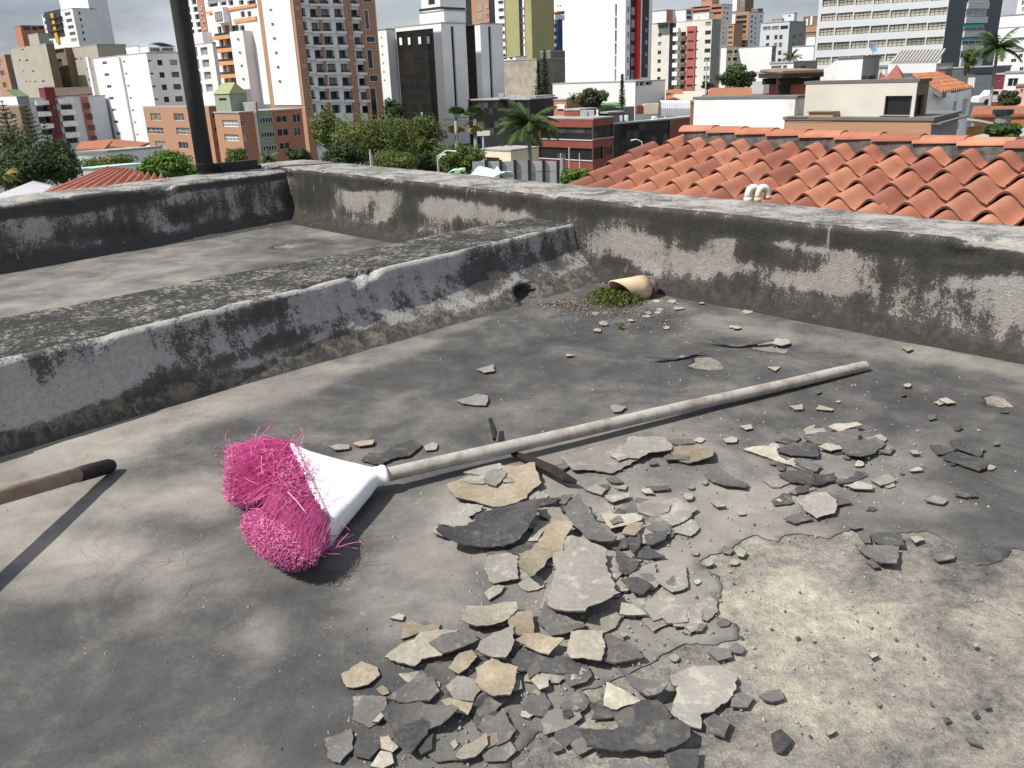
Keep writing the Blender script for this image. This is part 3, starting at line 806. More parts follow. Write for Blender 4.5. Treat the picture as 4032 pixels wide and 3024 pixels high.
rf = random.Random(11)
def make_flake(poly_full, level, matc, curl, label, thick=None, group=None):
    z0 = 0.0038 + 0.0026 * level
    th = thick or rf.uniform(0.0016, 0.0027)
    pl = [at_z(x, y, z0 + th).to_2d() for x, y in poly_full]
    c = sum(pl, Vector((0, 0))) / len(pl)
    size = max((p - c).length for p in pl)
    out = jag(jag(pl, max(0.01, size * 0.3), size * 0.05, rf), max(0.004, size * 0.08), size * 0.026, rf)
    pts = list(out); ne = len(pts)
    st = max(0.010, size / 6)
    x0, x1 = min(p.x for p in pl), max(p.x for p in pl); y0, y1 = min(p.y for p in pl), max(p.y for p in pl)
    y = y0 + st * .5
    while y < y1:
        x = x0 + st * .5
        while x < x1:
            q = Vector((x + rf.uniform(-.2, .2) * st, y + rf.uniform(-.2, .2) * st))
            if inside(out, q.x, q.y) and min((q - p).length for p in out) > st * .4: pts.append(q)
            x += st
        y += st
    v, e, f, _, _, _ = delaunay_2d_cdt(pts, [(i, (i + 1) % ne) for i in range(ne)], [], 1, 1e-7)
    ax = rf.uniform(0, math.pi); axv = Vector((math.cos(ax), math.sin(ax)))
    tilt = Vector((rf.uniform(-1, 1), rf.uniform(-1, 1))) * (0.005 + 0.009 * min(level, 3))
    V, F, MI = [], [], []
    n = len(v)
    cz = [0.0] * n
    for i, p in enumerate(v):
        d = Vector((p.x, p.y)) - c
        s = d.dot(axv)
        cz[i] = curl * 0.075 * s * s / max(size, 0.02) + d.dot(tilt) + 0.0012 * noise.noise(Vector((p.x * 40, p.y * 40, level)))
    lo = min(cz)
    lift = -lo
    zb = z0 - th * 0.5
    for i, p in enumerate(v):
        V.append((p.x - c.x, p.y - c.y, zb + th + cz[i] + lift * 0.75))
    for i, p in enumerate(v):
        V.append((p.x - c.x, p.y - c.y, zb + cz[i] + lift * 0.75))
    cnt = {}
    for t in f:
        t = tuple(t)
        F.append(t); MI.append(0)
        F.append(tuple(n + q for q in reversed(t))); MI.append(1)
        for a, b in zip(t, t[1:] + t[:1]):
            k = (min(a, b), max(a, b)); cnt.setdefault(k, []).append((a, b))
    for k, l in cnt.items():
        if len(l) == 1:
            a, b = l[0]
            F.append((b, a, n + a, n + b)); MI.append(1)
    me = bpy.data.meshes.new('coating_flake')
    me.from_pydata(V, [], F)
    me.materials.append(FL_MAT[matc]); me.materials.append(M_FEDGE)
    me.polygons.foreach_set('material_index', MI)
    me.update()
    o = place('coating_flake', me, None, (c.x, c.y, 0))
    return tag(o, label, 'flake', group or 'flakes of peeled roof coating')

FL_SPOTS = []
for ln in FLAKES.strip().split('\n'):
    q = ln.split('|')
    zf = z2f(q[0])
    poly = [zf(*map(float, a.split(','))) for a in q[3].split()]
    make_flake(poly, int(q[1]), q[2], float(q[5]) if len(q) > 5 else 0.6, q[4])
    FL_SPOTS.append((sum(a for a, b in poly) / len(poly), sum(b for a, b in poly) / len(poly)))

# small chips nobody could tell apart, gathered by where they lie
ANCH = [(k_, v_) for k_, v_ in (('wide tan slab', 'the wide tan slab'), ('biggest dark', 'the dark curled slab'), ('tan tongue', 'the tan tongue shaped flake'), ('biggest pale', 'the biggest pale slab'), ('long grey flake slanting', 'the slanting grey flake'),
 ('square pale grey', 'the square pale grey flake'), ('wide cream flake topping', 'the wide cream flake'), ('cream flake at the far left', "the lower heap's left tip"), ('golden tan pointed', 'the golden pointed flake'), ('pale square flake with', 'the pale flake with a hole'),
 ('tan square flake with', 'the pitted tan flake'), ('lone tan flake', 'the lone tan flake'), ('big grey domed', 'the grey domed sheet'), ('big black bow', 'the bow tie shaped flake'), ('big round pale', 'the round pale sheet'), ('ragged pale', 'the ragged pale sheet'),
 ('pale five', 'the five sided pale flake'), ('grey crescent', 'the crescent shaped flake'), ('charcoal flake, left', "the right cluster's lower row"), ('pointed grey flake at', "the right cluster's pointed flake"), ('lone black hex', 'the black hexagonal flake'), ('white lump', 'the white plaster lump'),
 ('oval dark', 'the oval dark flake'), ('dark flake, upper', 'the three dark flakes'), ('oval grey flake lying', 'the oval grey flake'), ('rounded tan flake', 'the rounded tan flake'), ('cream wedge', 'the cream wedge shaped flake'), ('small golden', 'the small golden flake'), ('cream heart', 'the heart shaped chip'),
 ('grey folded', 'the folded grey flake'), ('upper black flake', 'the little black pile'), ('cream oblong', 'the cream oblong flake'), ('pale chip on the dark', 'the pale chip near the moss'), ('cream chip tilted', 'the chip on the bare spot'), ('cream triangular', 'the cream triangular chip'), ('brownish triangular', 'the brownish triangular flake'))]
ANCH = [(FL_SPOTS[[l_.split('|')[4].startswith(k_) for l_ in FLAKES.strip().split('\n')].index(True)], v_) for k_, v_ in ANCH]
USED = set()
def own_label(lead, cx, cy, fallback):
    for (ax_, ay_), nm in sorted(ANCH, key=lambda q: (q[0][0] - cx) ** 2 + ((q[0][1] - cy) * 1.6) ** 2)[:5]:
        dx, dy = cx - ax_, (cy - ay_) * 1.6
        w = ('behind' if dy < 0 else 'in front of') if abs(dy) > 2.2 * abs(dx) else ('right of' if dx > 0 else 'left of') if abs(dx) > 2.2 * abs(dy) else ('behind' if dy < 0 else 'in front') + ' and ' + ('right of' if dx > 0 else 'left of')
        t = lead + ' ' + w + ' ' + nm
        if t not in USED and len(t.split()) <= 16:
            USED.add(t); return t
    return fallback
CNAME = {'c': 'cream', 'l': 'pale grey', 'g': 'grey', 'd': 'black', 't': 'tan'}
def chip_zone(n, zone, label, cols, smin, smax):
    x0, x1, y0, y1 = zone
    for _ in range(n):
        cx, cy = rf.uniform(x0, x1), rf.uniform(y0, y1)
        s = rf.uniform(smin, smax); k = rf.randint(5, 9)
        asp = 0.35 + 0.5 * (cy - 1000) / 2000
        a0 = rf.uniform(0, 6.28)
        poly = [(cx + s * rf.uniform(.55, 1.3) * math.cos(a0 - 6.283 * i / k), cy + s * asp * rf.uniform(.55, 1.3) * math.sin(a0 - 6.283 * i / k)) for i in range(k)]
        cc_ = rf.choice(cols); grp = label.replace('small', 'small ' + CNAME[cc_], 1); lab = own_label(('tiny ' if s < 18 else 'small ') + CNAME[cc_] + (' sheet' if 'sheet' in label else ' crumb' if 'crumb' in label else ' chip') + ' of coating', cx, cy, grp)
        make_flake(poly, rf.choice((0, 0, 1)), cc_, 0.4, lab, rf.uniform(.0012, .0022), label)

chip_zone(30, (1950, 2700, 1900, 2360), 'small chip of coating among the big slabs at the debris centre', 'llcgd', 14, 40)
chip_zone(26, (1550, 2500, 2420, 2700), 'small chip of coating in the lower heap', 'cltgd', 14, 38)
chip_zone(22, (1500, 2500, 2640, 3000), 'small chip of coating scattered near the bottom edge', 'clgdt', 10, 28)
chip_zone(16, (3020, 3480, 1680, 1960), 'small chip of coating in the right hand cluster', 'cdgl', 12, 32)
chip_zone(16, (2550, 2960, 2150, 2600), 'small chip of coating along the left rim of the bare screed', 'lgc', 12, 34)
chip_zone(18, (2300, 2950, 1180, 1300), 'small chip strewn between the moss and the right parapet', 'clc', 8, 26)
chip_zone(18, (3100, 4000, 1500, 2050), 'small chip of coating on the dark floor towards the right edge', 'cgd', 8, 26)
chip_zone(12, (2400, 3100, 1730, 2050), 'small chip of coating below the handle right of the heap', 'lcg', 10, 26)
chip_zone(10, (2750, 4000, 2300, 3000), 'small crumb of coating lying on the bare screed', 'gdc', 8, 20)

chip_zone(34, (1950, 2800, 1950, 2480), 'small sheet of coating lying flat at the debris centre', 'llgl', 40, 95)
chip_zone(22, (1600, 2600, 2480, 2980), 'small sheet of coating lying flat in the lower debris', 'lggd', 40, 90)
chip_zone(12, (3050, 3500, 1650, 1980), 'small sheet of coating lying flat in the right hand cluster', 'lgd', 30, 60)
# grit and dust crumbs: too many to count
def crumbs(name, n, spots, mat, smin, smax, seed):
    r = random.Random(seed); mb = MB()
    for _ in range(n):
        sx, sy, rx, ry = r.choice(spots)
        px, py = sx + r.gauss(0, 1) * rx, sy + r.gauss(0, 1) * ry
        if py < 1180: continue
        p = at_z(px, py, 0.004)
        if p.y > 2.9 or p.y < .6: continue
        s = smin + (smax - smin) * r.random() ** 3
        z = 0.0035
        a = r.uniform(0, 6.28)
        tip = (p.x + r.uniform(-.3, .3) * s, p.y + r.uniform(-.3, .3) * s, z + s * r.uniform(.5, .9))
        ring = [(p.x + s * math.cos(a + 1.57 * k) * r.uniform(.6, 1), p.y + s * math.sin(a + 1.57 * k) * r.uniform(.6, 1), z - 0.001) for k in range(4)]
        for k in range(4): mb.tri(ring[k], ring[(k + 1) % 4], tip, mat)
    return tag(mb.build(name), kind='stuff')
M_CR1 = pm('grit_pale', (0.42, 0.39, 0.33), (0.26, 0.24, 0.20), 200, 0.95)
M_CR2 = pm('grit_dark', (0.12, 0.115, 0.11), (0.06, 0.06, 0.06), 200, 0.95)
spots = [(2250, 2200, 380, 260), (2000, 2600, 420, 220), (3300, 1850, 300, 140), (3300, 2500, 500, 300), (2500, 1240, 200, 40), (2700, 1800, 500, 150), (2600, 2350, 250, 200), (1700, 2850, 250, 150), (3000, 1450, 500, 150), (1300, 2000, 700, 500)]
o = crumbs('coating_grit', 2300, spots, M_CR1, 0.0010, 0.0038, 5); tag(o, 'pale grit and crumbs strewn over the roof floor', 'grit')
o = crumbs('dark_grit', 420, spots[:8], M_CR2, 0.0012, 0.004, 6); tag(o, 'dark crumbs of coating strewn over the roof floor', 'grit')

# ================================================================ broom
M_WOOD = pm('dusty_handle', (0.40, 0.375, 0.345), (0.22, 0.175, 0.13), 22, 0.75, 0.35, 160, 0.002, lo=.3, hi=.56)
M_WOOD2 = pm('weathered_handle', (0.36, 0.29, 0.21), (0.20, 0.145, 0.095), 16, 0.75, 0.4, 120, 0.003)
M_BLACK = pm('black_rubber', (0.012, 0.011, 0.010), (0.03, 0.026, 0.022), 30, 0.55)
M_PLAST = pm('white_plastic', (0.80, 0.80, 0.80), (0.60, 0.59, 0.57), 26, 0.5, 0.0, spec=0.4, lo=.22, hi=.42)

root = empty('broom', at_z(1515, 1868, 0.0))
tag(root, 'broom with white cap, pale wooden handle and worn pink bristles', 'broom')
off = root.location
h0 = at_z(1512, 1872, 0.034); h1 = at_z(3408, 1441, 0.015)
ax = (h1 - h0).normalized()
mb = MB()
npt = 24
mb.tube([h0 - ax * 0.04] + [h0.lerp(h1, k / npt) + Vector((0, 0, 0.0006 * math.sin(k * .6))) for k in range(npt)] + [h1 - ax * .004, h1, h1 + ax * 0.004], [0.0128] * (npt + 2) + [0.0125, 0.009], 16, M_WOOD)
mb.build('handle', root, off, True)

# white flared cap: sections from the socket to the mouth
bl = Vector((0, 0, 1)).cross(ax); bl.z = 0; bl.normalize()      # across the broom, towards the far side
mouth_a, mouth_b = at_z(700 + 925 / 2.074, 1600 + 392 / 2.074, 0.035), at_z(700 + 1215 / 2.074, 1600 + 1050 / 2.074, 0.03)
sock = h0.copy()
mouth_c = (mouth_a + mouth_b) / 2
sec = []
dirm = (mouth_a - mouth_b); mw = dirm.length / 2; dirm.normalize(); print('mouth half width', mw)
dirs = bl if bl.dot(dirm) > 0 else -bl
up = Vector((0, 0, 1))
for t, w, hgt in ((-0.02, .0158, .0158), (0.0, .0168, .0168), (0.025, .0168, .0168), (0.035, .0155, .0155), (0.14, .0170, .0160), (0.28, mw * .25, .0165), (0.45, mw * .44, .0175), (0.62, mw * .63, .0195), (0.78, mw * .80, .0225), (0.90, mw * .95, .026), (0.955, mw * .99, .0275), (0.96, mw * 1.03, .030), (1.0, mw * 1.04, .0305)):
    c = sock.lerp(mouth_c, t); d = dirs.lerp(dirm, t).normalized()
    sec.append((c, d, w, hgt))
mb = MB(); nn = 28; vs = []
for c, d, w, hgt in sec:
    for k in range(nn):
        a = 2 * math.pi * k / nn
        ca, sa = math.cos(a), math.sin(a)
        ex = 0.45
        mb.v.append(tuple(c + d * (w * math.copysign(abs(ca) ** (ex if w > .04 else 1), ca)) + up * (hgt * math.copysign(abs(sa) ** (ex if w > .04 else 1), sa))))
for i in range(len(sec) - 1):
    for k in range(nn):
        mb.f.append((i * nn + k, i * nn + (k + 1) % nn, (i + 1) * nn + (k + 1) % nn, (i + 1) * nn + k)); mb.m.append(0)
mb.mats = [M_PLAST]
o = mb.build('bristle_cap', root, off, True)
sol = o.modifiers.new('shell', 'SOLIDIFY'); sol.thickness = 0.003; sol.offset = -1
# rim bead along the mouth
mb = MB()
c, d, w, hgt = sec[-1]
ring = [c + d * (w * math.copysign(abs(math.cos(a)) ** .45, math.cos(a))) + up * (hgt * math.copysign(abs(math.sin(a)) ** .45, math.sin(a))) for a in [2 * math.pi * k / 40 for k in range(41)]]
mb.tube(ring, 0.0022, 6, M_PLAST, False)
mb.build('cap_rim', o, None, True).location = (-off.x, -off.y, -off.z)
# raised rib on the cap
mb = MB()
for fr in (-.55, -.1, .35):
    mb.tube([sec[i][0] + up * (sec[i][3] + .0002) + sec[i][1] * (sec[i][2] * fr) for i in range(6, len(sec) - 2)], 0.0016, 6, M_PLAST)
mb.build('cap_rib', o, None, True).location = (-off.x, -off.y, -off.z)

def mat_bristle():
    m, nt, b = new_mat('pink_bristle')
    vec = world_vec(nt)
    at = N(nt, 'ShaderNodeAttribute', attribute_name='wear')
    n1 = noise_n(nt, 60, 4, 0.6, vec)
    a = mixc(nt, ramp(nt, n1, [(0.35, 0.0), (0.65, 1.0)]), (0.44, 0.028, 0.17), (0.62, 0.075, 0.29))
    col = mixc(nt, at.outputs['Fac'], a, (0.66, 0.24, 0.43))
    nt.links.new(col, b.inputs['Base Color'])
    b.inputs['Roughness'].default_value = 0.5
    b.inputs['Subsurface Weight'].default_value = 0.0
    return m
M_BR = mat_bristle()
rb = random.Random(21)
mb = MB(); wear = []
def strand(P, r0_, r1_, w0_, w1_):
    k = len(P)
    n0 = len(mb.v)
    mb.tube(P, [r0_ + (r1_ - r0_) * i / (k - 1) for i in range(k)], 3, M_BR, False)
    for i in range(k): wear.extend([w0_ + (w1_ - w0_) * i / (k - 1)] * 3)
back = -ax; back.z = 0; back.normalize()
def tipline(s):
    """tip of the bristles sprouting at s along the mouth (-1 near .. 1 far), photo places on the roof"""
    far = [(0.05, (560, 800)), (0.2, (430, 770)), (0.45, (405, 640)), (0.75, (410, 480)), (1.0, (470, 330))]
    near = [(-1.0, (1080, 1270)), (-0.8, (960, 1310)), (-0.55, (800, 1230)), (-0.3, (640, 1080)), (-0.05, (520, 960))]
    L = near + far if False else (near if s < 0 else far)
    if s <= L[0][0]: q = L[0][1]
    elif s >= L[-1][0]: q = L[-1][1]
    else:
        for (a, pa), (b, pb) in zip(L, L[1:]):
            if a <= s <= b:
                t = (s - a) / (b - a); q = (pa[0] + (pb[0] - pa[0]) * t, pa[1] + (pb[1] - pa[1]) * t); break
    return q
def root_pt(s, v):
    c, d, w, hgt = sec[-1]
    return c + d * (w * s * .93) + up * (hgt * v * .85) + ax * 0.01
for i in range(7600):
    s = rb.uniform(-1, 1); v = rb.uniform(-1, 1)
    R0 = root_pt(s, v)
    q = tipline(s + rb.gauss(0, .03))
    lift = (0.030 + 0.024 * v) if s > 0 else (0.030 + 0.022 * v)
    lift = max(0.004, lift + rb.gauss(0, .004))
    T = at_z(700 + q[0] / 2.074 + rb.gauss(0, 7), 1600 + q[1] / 2.074 + rb.gauss(0, 7) + (-6 if s > 0 else 14) * v, lift)
    ln = (rb.uniform(0.80, 1.0) if s > 0 else rb.uniform(.6, .88)) if rb.random() < .8 else rb.uniform(.4, .75)
    T = R0.lerp(T, ln)
    sag = rb.gauss(0, .008)
    side = Vector((rb.gauss(0, 1), rb.gauss(0, 1), rb.gauss(0, .6))) * 0.006
    bulge = up * (0.008 if s < 0 else 0.005) * (1 + v)
    P = [R0, R0.lerp(T, .33) + side * .5 + bulge * .8, R0.lerp(T, .68) + side + bulge, T]
    P = [Vector((p.x, p.y, max(p.z, .0075))) for p in P]
    strand(P, 0.00058, 0.0005, 0.0, 0.25 if s > 0 else .45)
    # frayed curly end
    if rb.random() < (.55 if s < 0 else .3):
        e = P[-1]; dv = (P[-1] - P[-2]).normalized()
        C = [e]
        for j in range(3):
            dv = (dv + Vector((rb.gauss(0, 1), rb.gauss(0, 1), rb.gauss(0, 1))) * .75).normalized()
            C.append(C[-1] + dv * rb.uniform(.003, .006))
        C = [Vector((p.x, p.y, max(p.z, .0075))) for p in C]
        strand(C, 0.0007, 0.0006, .5, .9)
# loose crinkled filaments over the cap and round the edges
for i in range(260):
    s = rb.uniform(-1.0, 1.0)
    R0 = root_pt(s, rb.uniform(.2, 1.0)) + back * rb.uniform(0.0, .09)
    dv = (back * rb.uniform(-.9, .9) + up * rb.uniform(.0, .8) + bl * rb.uniform(-1, 1)).normalized()
    C = [R0]
    cur = Vector((rb.gauss(0, 1), rb.gauss(0, 1), rb.gauss(0, 1))) * .35
    for j in range(rb.randint(4, 8)):
        dv = (dv + cur + Vector((0, 0, -.10))).normalized()
        C.append(C[-1] + dv * rb.uniform(.005, .011))
    C = [Vector((p.x, p.y, max(p.z, .008))) for p in C]
    strand(C, 0.0007, 0.0005, .1, .5)
for (sx, sy, n, spr) in ((760, 330, 30, .05), (1250, 1130, 20, .03), (880, 300, 16, .04), (480, 330, 12, .03), (900, 560, 60, .04), (820, 640, 60, .04)):
    for i in range(n):
        R0 = at_z(700 + (sx + rb.gauss(0, 60)) / 2.074, 1600 + (sy + rb.gauss(0, 40)) / 2.074, rb.uniform(.012, .06))
        dv = Vector((rb.gauss(0, 1), rb.gauss(0, 1), rb.gauss(0, .3))).normalized(); C = [R0]; cur = Vector((rb.gauss(0, 1), rb.gauss(0, 1), 0)) * .3
        for j in range(6):
            dv = (dv + cur).normalized(); C.append(C[-1] + dv * spr * rb.uniform(.1, .3))
        C = [Vector((p.x, p.y, max(p.z, .008))) for p in C]
        strand(C, 0.0006, 0.0005, .2, .5)
def curl(px, py, z, n_, wr):
    R0 = at_z(700 + px / 2.074, 1600 + py / 2.074, max(.009, z))
    dv = Vector((rb.gauss(0, 1), rb.gauss(0, 1), rb.gauss(0, .8))).normalized(); C = [R0]
    for j in range(n_):
        dv = (dv + Vector((rb.gauss(0, 1), rb.gauss(0, 1), rb.gauss(0, .8))) * .8).normalized(); C.append(C[-1] + dv * rb.uniform(.002, .0042))
    C = [Vector((p.x, p.y, max(p.z, .008))) for p in C]
    strand(C, 0.00062, 0.00055, wr * .4, wr)
for i in range(9500):
    a_, r_ = rb.uniform(0, 6.283), math.sqrt(rb.random())
    x_, y_ = r_ * math.cos(a_), r_ * math.sin(a_)
    ca, sa = math.cos(.62), math.sin(.62)
    px, py = 815 + (x_ * ca * 320 - y_ * sa * 170), 1085 + (x_ * sa * 320 + y_ * ca * 170)
    curl(px, py, .018 + .050 * math.sqrt(max(0, 1 - r_ * r_)) * rb.uniform(.75, 1.05), 3, rb.uniform(.3, 1.0))
for i in range(1300):
    px, py = rb.gauss(900, 80), rb.gauss(570, 95)
    curl(px, py, rb.uniform(.062, .080), 3, rb.uniform(.1, .7))
for i in range(1100):
    t_ = rb.random(); px, py = 405 + 30 * abs(rb.gauss(0, 1)), 330 + 440 * t_
    curl(px, py, rb.uniform(.012, .055), 3, rb.uniform(.4, 1.0))
me = mb.mesh('bristles', off)
add_attr(me, 'wear', wear)
tag(place('bristles', me, root), kind='stuff')
# short torn end of a zip tie caught in the bristles
mb = MB()
a, b = at_z(700 + 900 / 2.074, 1600 + 700 / 2.074, .082), at_z(700 + 1050 / 2.074, 1600 + 875 / 2.074, .07)
mb.tube([a, a.lerp(b, .5) + up * .003, b], .0012, 5, pm('clear_plastic', (.55, .32, .42), None, 40, .4))
mb.build('bristle_tie', root, off)

# second stick at the left edge, resting on its black tip
root = empty('stick', at_z(440, 1838, 0.0)); off = root.location
tag(root, 'weathered wooden stick with a black rubber tip reaching in from the left edge', 'stick')
tip = at_z(440, 1832, 0.016)
z2 = 0.085
far = at_z(0, 1955, z2)
dv = (far - tip).normalized()
mb = MB()
mb.tube([tip + dv * .085, tip + dv * .3, tip + dv * .7], [.0135, .0138, .014], 16, M_WOOD2); mb.build('shaft', root, off, True)
mb = MB()
mb.tube([tip - dv * .004, tip, tip + dv * .008, tip + dv * .05, tip + dv * .094], [.006, .0115, .0143, .0148, .0145], 16, M_BLACK); mb.build('rubber_tip', root, off, True)

# charred stick under the handle
mb = MB()
zf = z2f('E')
P = [at_z(*zf(x, y), .022) for x, y in ((610, 130), (640, 190), (640, 240))]
mb.tube([P[0] + up * .012, P[1], P[2]], [.004, .006, .004], 7, M_BLACK)
P = [at_z(*zf(x, y), z) for x, y, z in ((770, 340, .012), (900, 390, .014), (1050, 460, .02), (1160, 525, .02), (1235, 550, .016))]
mb.tube(P, [.005, .009, .011, .009, .004], 8, M_BLACK)
tag(mb.build('charred_stick'), 'flattened charred black stick passing under the broom handle', 'stick')
# ================================================================ things on and around the roof
# black pole standing on the left parapet
M_POLE = pm('black_painted_metal', (0.022, 0.022, 0.025), (0.035, 0.034, 0.034), 14, 0.6, 0.15, 60)
b0 = at_z(812, 685, ZL).copy()
root = empty('pole', b0); tag(root, 'thick black metal pole rising from the left parapet out of the picture', 'pole')
rp = 0.044
mb = MB()
mb.tube([b0 - up * .01, b0 + up * .5, b0 + up * 1.2, b0 + up * 2.6], [rp, rp, rp * .98, rp * .96], 24, M_POLE); mb.build('shaft', root, b0, True)
mb = MB()
mb.tube([b0 + up * .0, b0 + up * .012], [rp * 1.04, rp * 1.04], 24, M_POLE)
mb.tube([b0 + up * .052, b0 + up * .06], [rp * 1.03, rp * 1.03], 24, M_POLE)
mb.build('collar', root, b0)
e0, e1 = at_z(885, 676, ZL + .0), at_z(1012, 664, ZL)
dd = (e1 - e0).normalized(); pn = Vector((-dd.y, dd.x, 0))
mb = MB()
a = b0 + dd * .05; c_ = e1
mb.hexa([tuple(a - pn * .022 + up * .004), tuple(c_ - pn * .022 + up * .004), tuple(c_ + pn * .022 + up * .004), tuple(a + pn * .022 + up * .004), tuple(a - pn * .022 + up * .05), tuple(c_ - pn * .022 + up * .05), tuple(c_ + pn * .022 + up * .05), tuple(a + pn * .022 + up * .05)], M_POLE)
mb.build('foot_bar', root, b0)
for q in (c_ + dd * .008 + up * .01, a + dd * .02 - pn * .03 + up * .03):
    mb = MB(); mb.tube([q - dd * .008, q + dd * .016], .011, 6, M_BLACK); mb.build('bolt', root, b0)

# drain pipe stub in the corner
M_PVC = pm('cream_pvc', (0.66, 0.52, 0.36), (0.56, 0.43, 0.28), 6, 0.45, 0.05, 40)
M_PVCW = pm('white_pvc', (0.80, 0.76, 0.68), (0.70, 0.64, 0.54), 8, 0.4)
M_DARK = pm('dark_inside', (0.015, 0.014, 0.012), None, 10, 0.95)
pb = at_z(2440, 1160, 0.0)
root = empty('drain_pipe', pb); tag(root, 'cut cream plastic drain pipe coming through the right parapet above the moss', 'pipe')
c0 = at_z(2455, 1150, 0.032); c1 = at_z(2545, 1138, 0.032) + Vector((.03, .03, 0))
pd = (c1 - c0); pd.z = 0; pd.normalize()
mb = MB(); nn = 24; R_ = .036
ring = []
sd = Vector((-pd.y, pd.x, 0))
for j, (t, rr) in enumerate(((-.010, R_), (.04, R_), (.055, R_ * 1.02), (.085, R_ * 1.02))):
    for k in range(nn):
        g = 2 * math.pi * k / nn
        cut = -.03 * math.sin(g) - .012 * math.cos(g) if j == 0 else 0
        p = c0 + pd * (t + cut) + sd * (rr * math.cos(g)) + up * (rr * math.sin(g) + .004)
        mb.v.append(tuple(p))
for j in range(3):
    for k in range(nn):
        mb.f.append((j * nn + k, (j + 1) * nn + k, (j + 1) * nn + (k + 1) % nn, j * nn + (k + 1) % nn)); mb.m.append(0)
mb.mats = [M_PVC]
o = mb.build('pipe_wall', root, pb, True); md = o.modifiers.new('shell', 'SOLIDIFY'); md.thickness = .004; md.offset = -1
mb = MB(); mb.tube([c0 + pd * .07 + up * .004, c0 + pd * .1 + up * .004], R_ * .9, 20, M_DARK); mb.build('pipe_throat', root, pb)
mb = MB()
mo = at_z(2560, 1130, .03)
cq = c0 + pd * .075 + up * .004
for j in range(9):
    for k in range(16):
        th_, ph = math.pi * j / 8, 6.283 * k / 16
        d_ = Vector((math.sin(th_) * math.cos(ph), math.sin(th_) * math.sin(ph), math.cos(th_))); rr = .036 * (1 + .35 * noise.noise(d_ * 2.3))
        mb.v.append(tuple(cq + pd * .02 + Vector((d_.x * rr, d_.y * rr, d_.z * rr * .95))))
for j in range(8):
    for k in range(16): mb.f.append((j * 16 + k, (j + 1) * 16 + k, (j + 1) * 16 + (k + 1) % 16, j * 16 + (k + 1) % 16)); mb.m.append(0)
mb.mats = [M_WALL]
o = mb.build('mortar_collar', root, pb, True)
add_attr(o.data, 'grime', [.35] * len(o.data.vertices)); add_attr(o.data, 'dust', [.1] * len(o.data.vertices))

# moss cushion in front of the pipe
def mat_leaf(name, c1, c2, sc=3.0, tr=0.25):
    m, nt, b = new_mat(name)
    vec = world_vec(nt)
    f = ramp(nt, noise_n(nt, sc, 5, 0.65, vec), [(0.35, 0.0), (0.65, 1.0)])
    col = mixc(nt, f, c1, c2)
    nt.links.new(col, b.inputs['Base Color'])
    b.inputs['Roughness'].default_value = 0.6
    b.inputs['Specular IOR Level'].default_value = 0.25
    tb = nt.nodes.new('ShaderNodeBsdfTranslucent'); nt.links.new(col, tb.inputs['Color'])
    mx = nt.nodes.new('ShaderNodeMixShader'); mx.inputs[0].default_value = tr
    nt.links.new(b.outputs[0], mx.inputs[1]); nt.links.new(tb.outputs[0], mx.inputs[2])
    nt.links.new(mx.outputs[0], nt.nodes['Material Output'].inputs[0])
    return m
M_MOSS = mat_leaf('moss_leaf', (0.06, 0.085, 0.018), (0.16, 0.18, 0.045), 60, .25)
M_DRY = pm('dry_moss', (0.12, 0.08, 0.055), (0.20, 0.16, 0.125), 60, 0.95)
mb = MB(); rm = random.Random(4)
for i in range(2600):
    px, py = rm.gauss(2425, 52), rm.gauss(1182, 14)
    dx = (px - 2425) / 115; dy = (py - 1180) / 34
    r2 = dx * dx + dy * dy
    if r2 > 1: continue
    h = .032 * math.sqrt(1 - r2) * rm.uniform(.35, 1.05) + .006
    p = at_z(px, py + 4, 0.004) + up * h
    n_ = Vector((rm.gauss(0, 1), rm.gauss(0, 1), rm.gauss(.6, .7))).normalized(); t = n_.orthogonal().normalized(); u_ = n_.cross(t)
    s_ = rm.uniform(.003, .0065)
    mb.quad(p + t * s_, p + u_ * s_ * .5, p - t * s_, p - u_ * s_ * .5, M_MOSS)
for i in range(160):
    px, py = rm.gauss(2425, 60), rm.gauss(1190, 12)
    p = at_z(px, py, .006); q = p + Vector((rm.gauss(0, .012), rm.gauss(0, .012), rm.uniform(.01, .03)))
    mb.tube([p, q], .0008, 3, M_MOSS, False)
o = mb.build('moss_plant'); tag(o, 'cushion of green moss like weed in front of the cream drain pipe', 'plant')
mb = MB()
for i in range(2600):
    px, py = rm.gauss(2230, 70), rm.gauss(1196, 10)
    if rm.random() < .4: px, py = rm.gauss(2420, 110), rm.gauss(1225, 22)
    p = at_z(px, py, .006 + rm.uniform(0, .006)); n_ = Vector((rm.gauss(0, 1), rm.gauss(0, 1), 1)).normalized(); t = n_.orthogonal().normalized(); u_ = n_.cross(t); s_ = rm.uniform(.0012, .0034)
    mb.quad(p + t * s_, p + u_ * s_ * .6, p - t * s_, p - u_ * s_ * .6, M_DRY if rm.random() < .85 else M_CR1)
tag(mb.build('dry_moss_litter'), 'dry brown moss and pale litter in the corner by the drain', 'litter', kind='stuff')
mb = MB()
for i in range(90):
    p = at_z(rm.gauss(2441, 8), rm.gauss(1288, 3), .008) + up * rm.uniform(0, .008); n_ = Vector((rm.gauss(0, 1), rm.gauss(0, 1), 1)).normalized(); t = n_.orthogonal().normalized(); u_ = n_.cross(t); s_ = .004
    mb.quad(p + t * s_, p + u_ * s_ * .5, p - t * s_, p - u_ * s_ * .5, M_MOSS)
tag(mb.build('moss_plant'), 'tiny tuft of moss on the floor in front of the large cushion', 'plant')

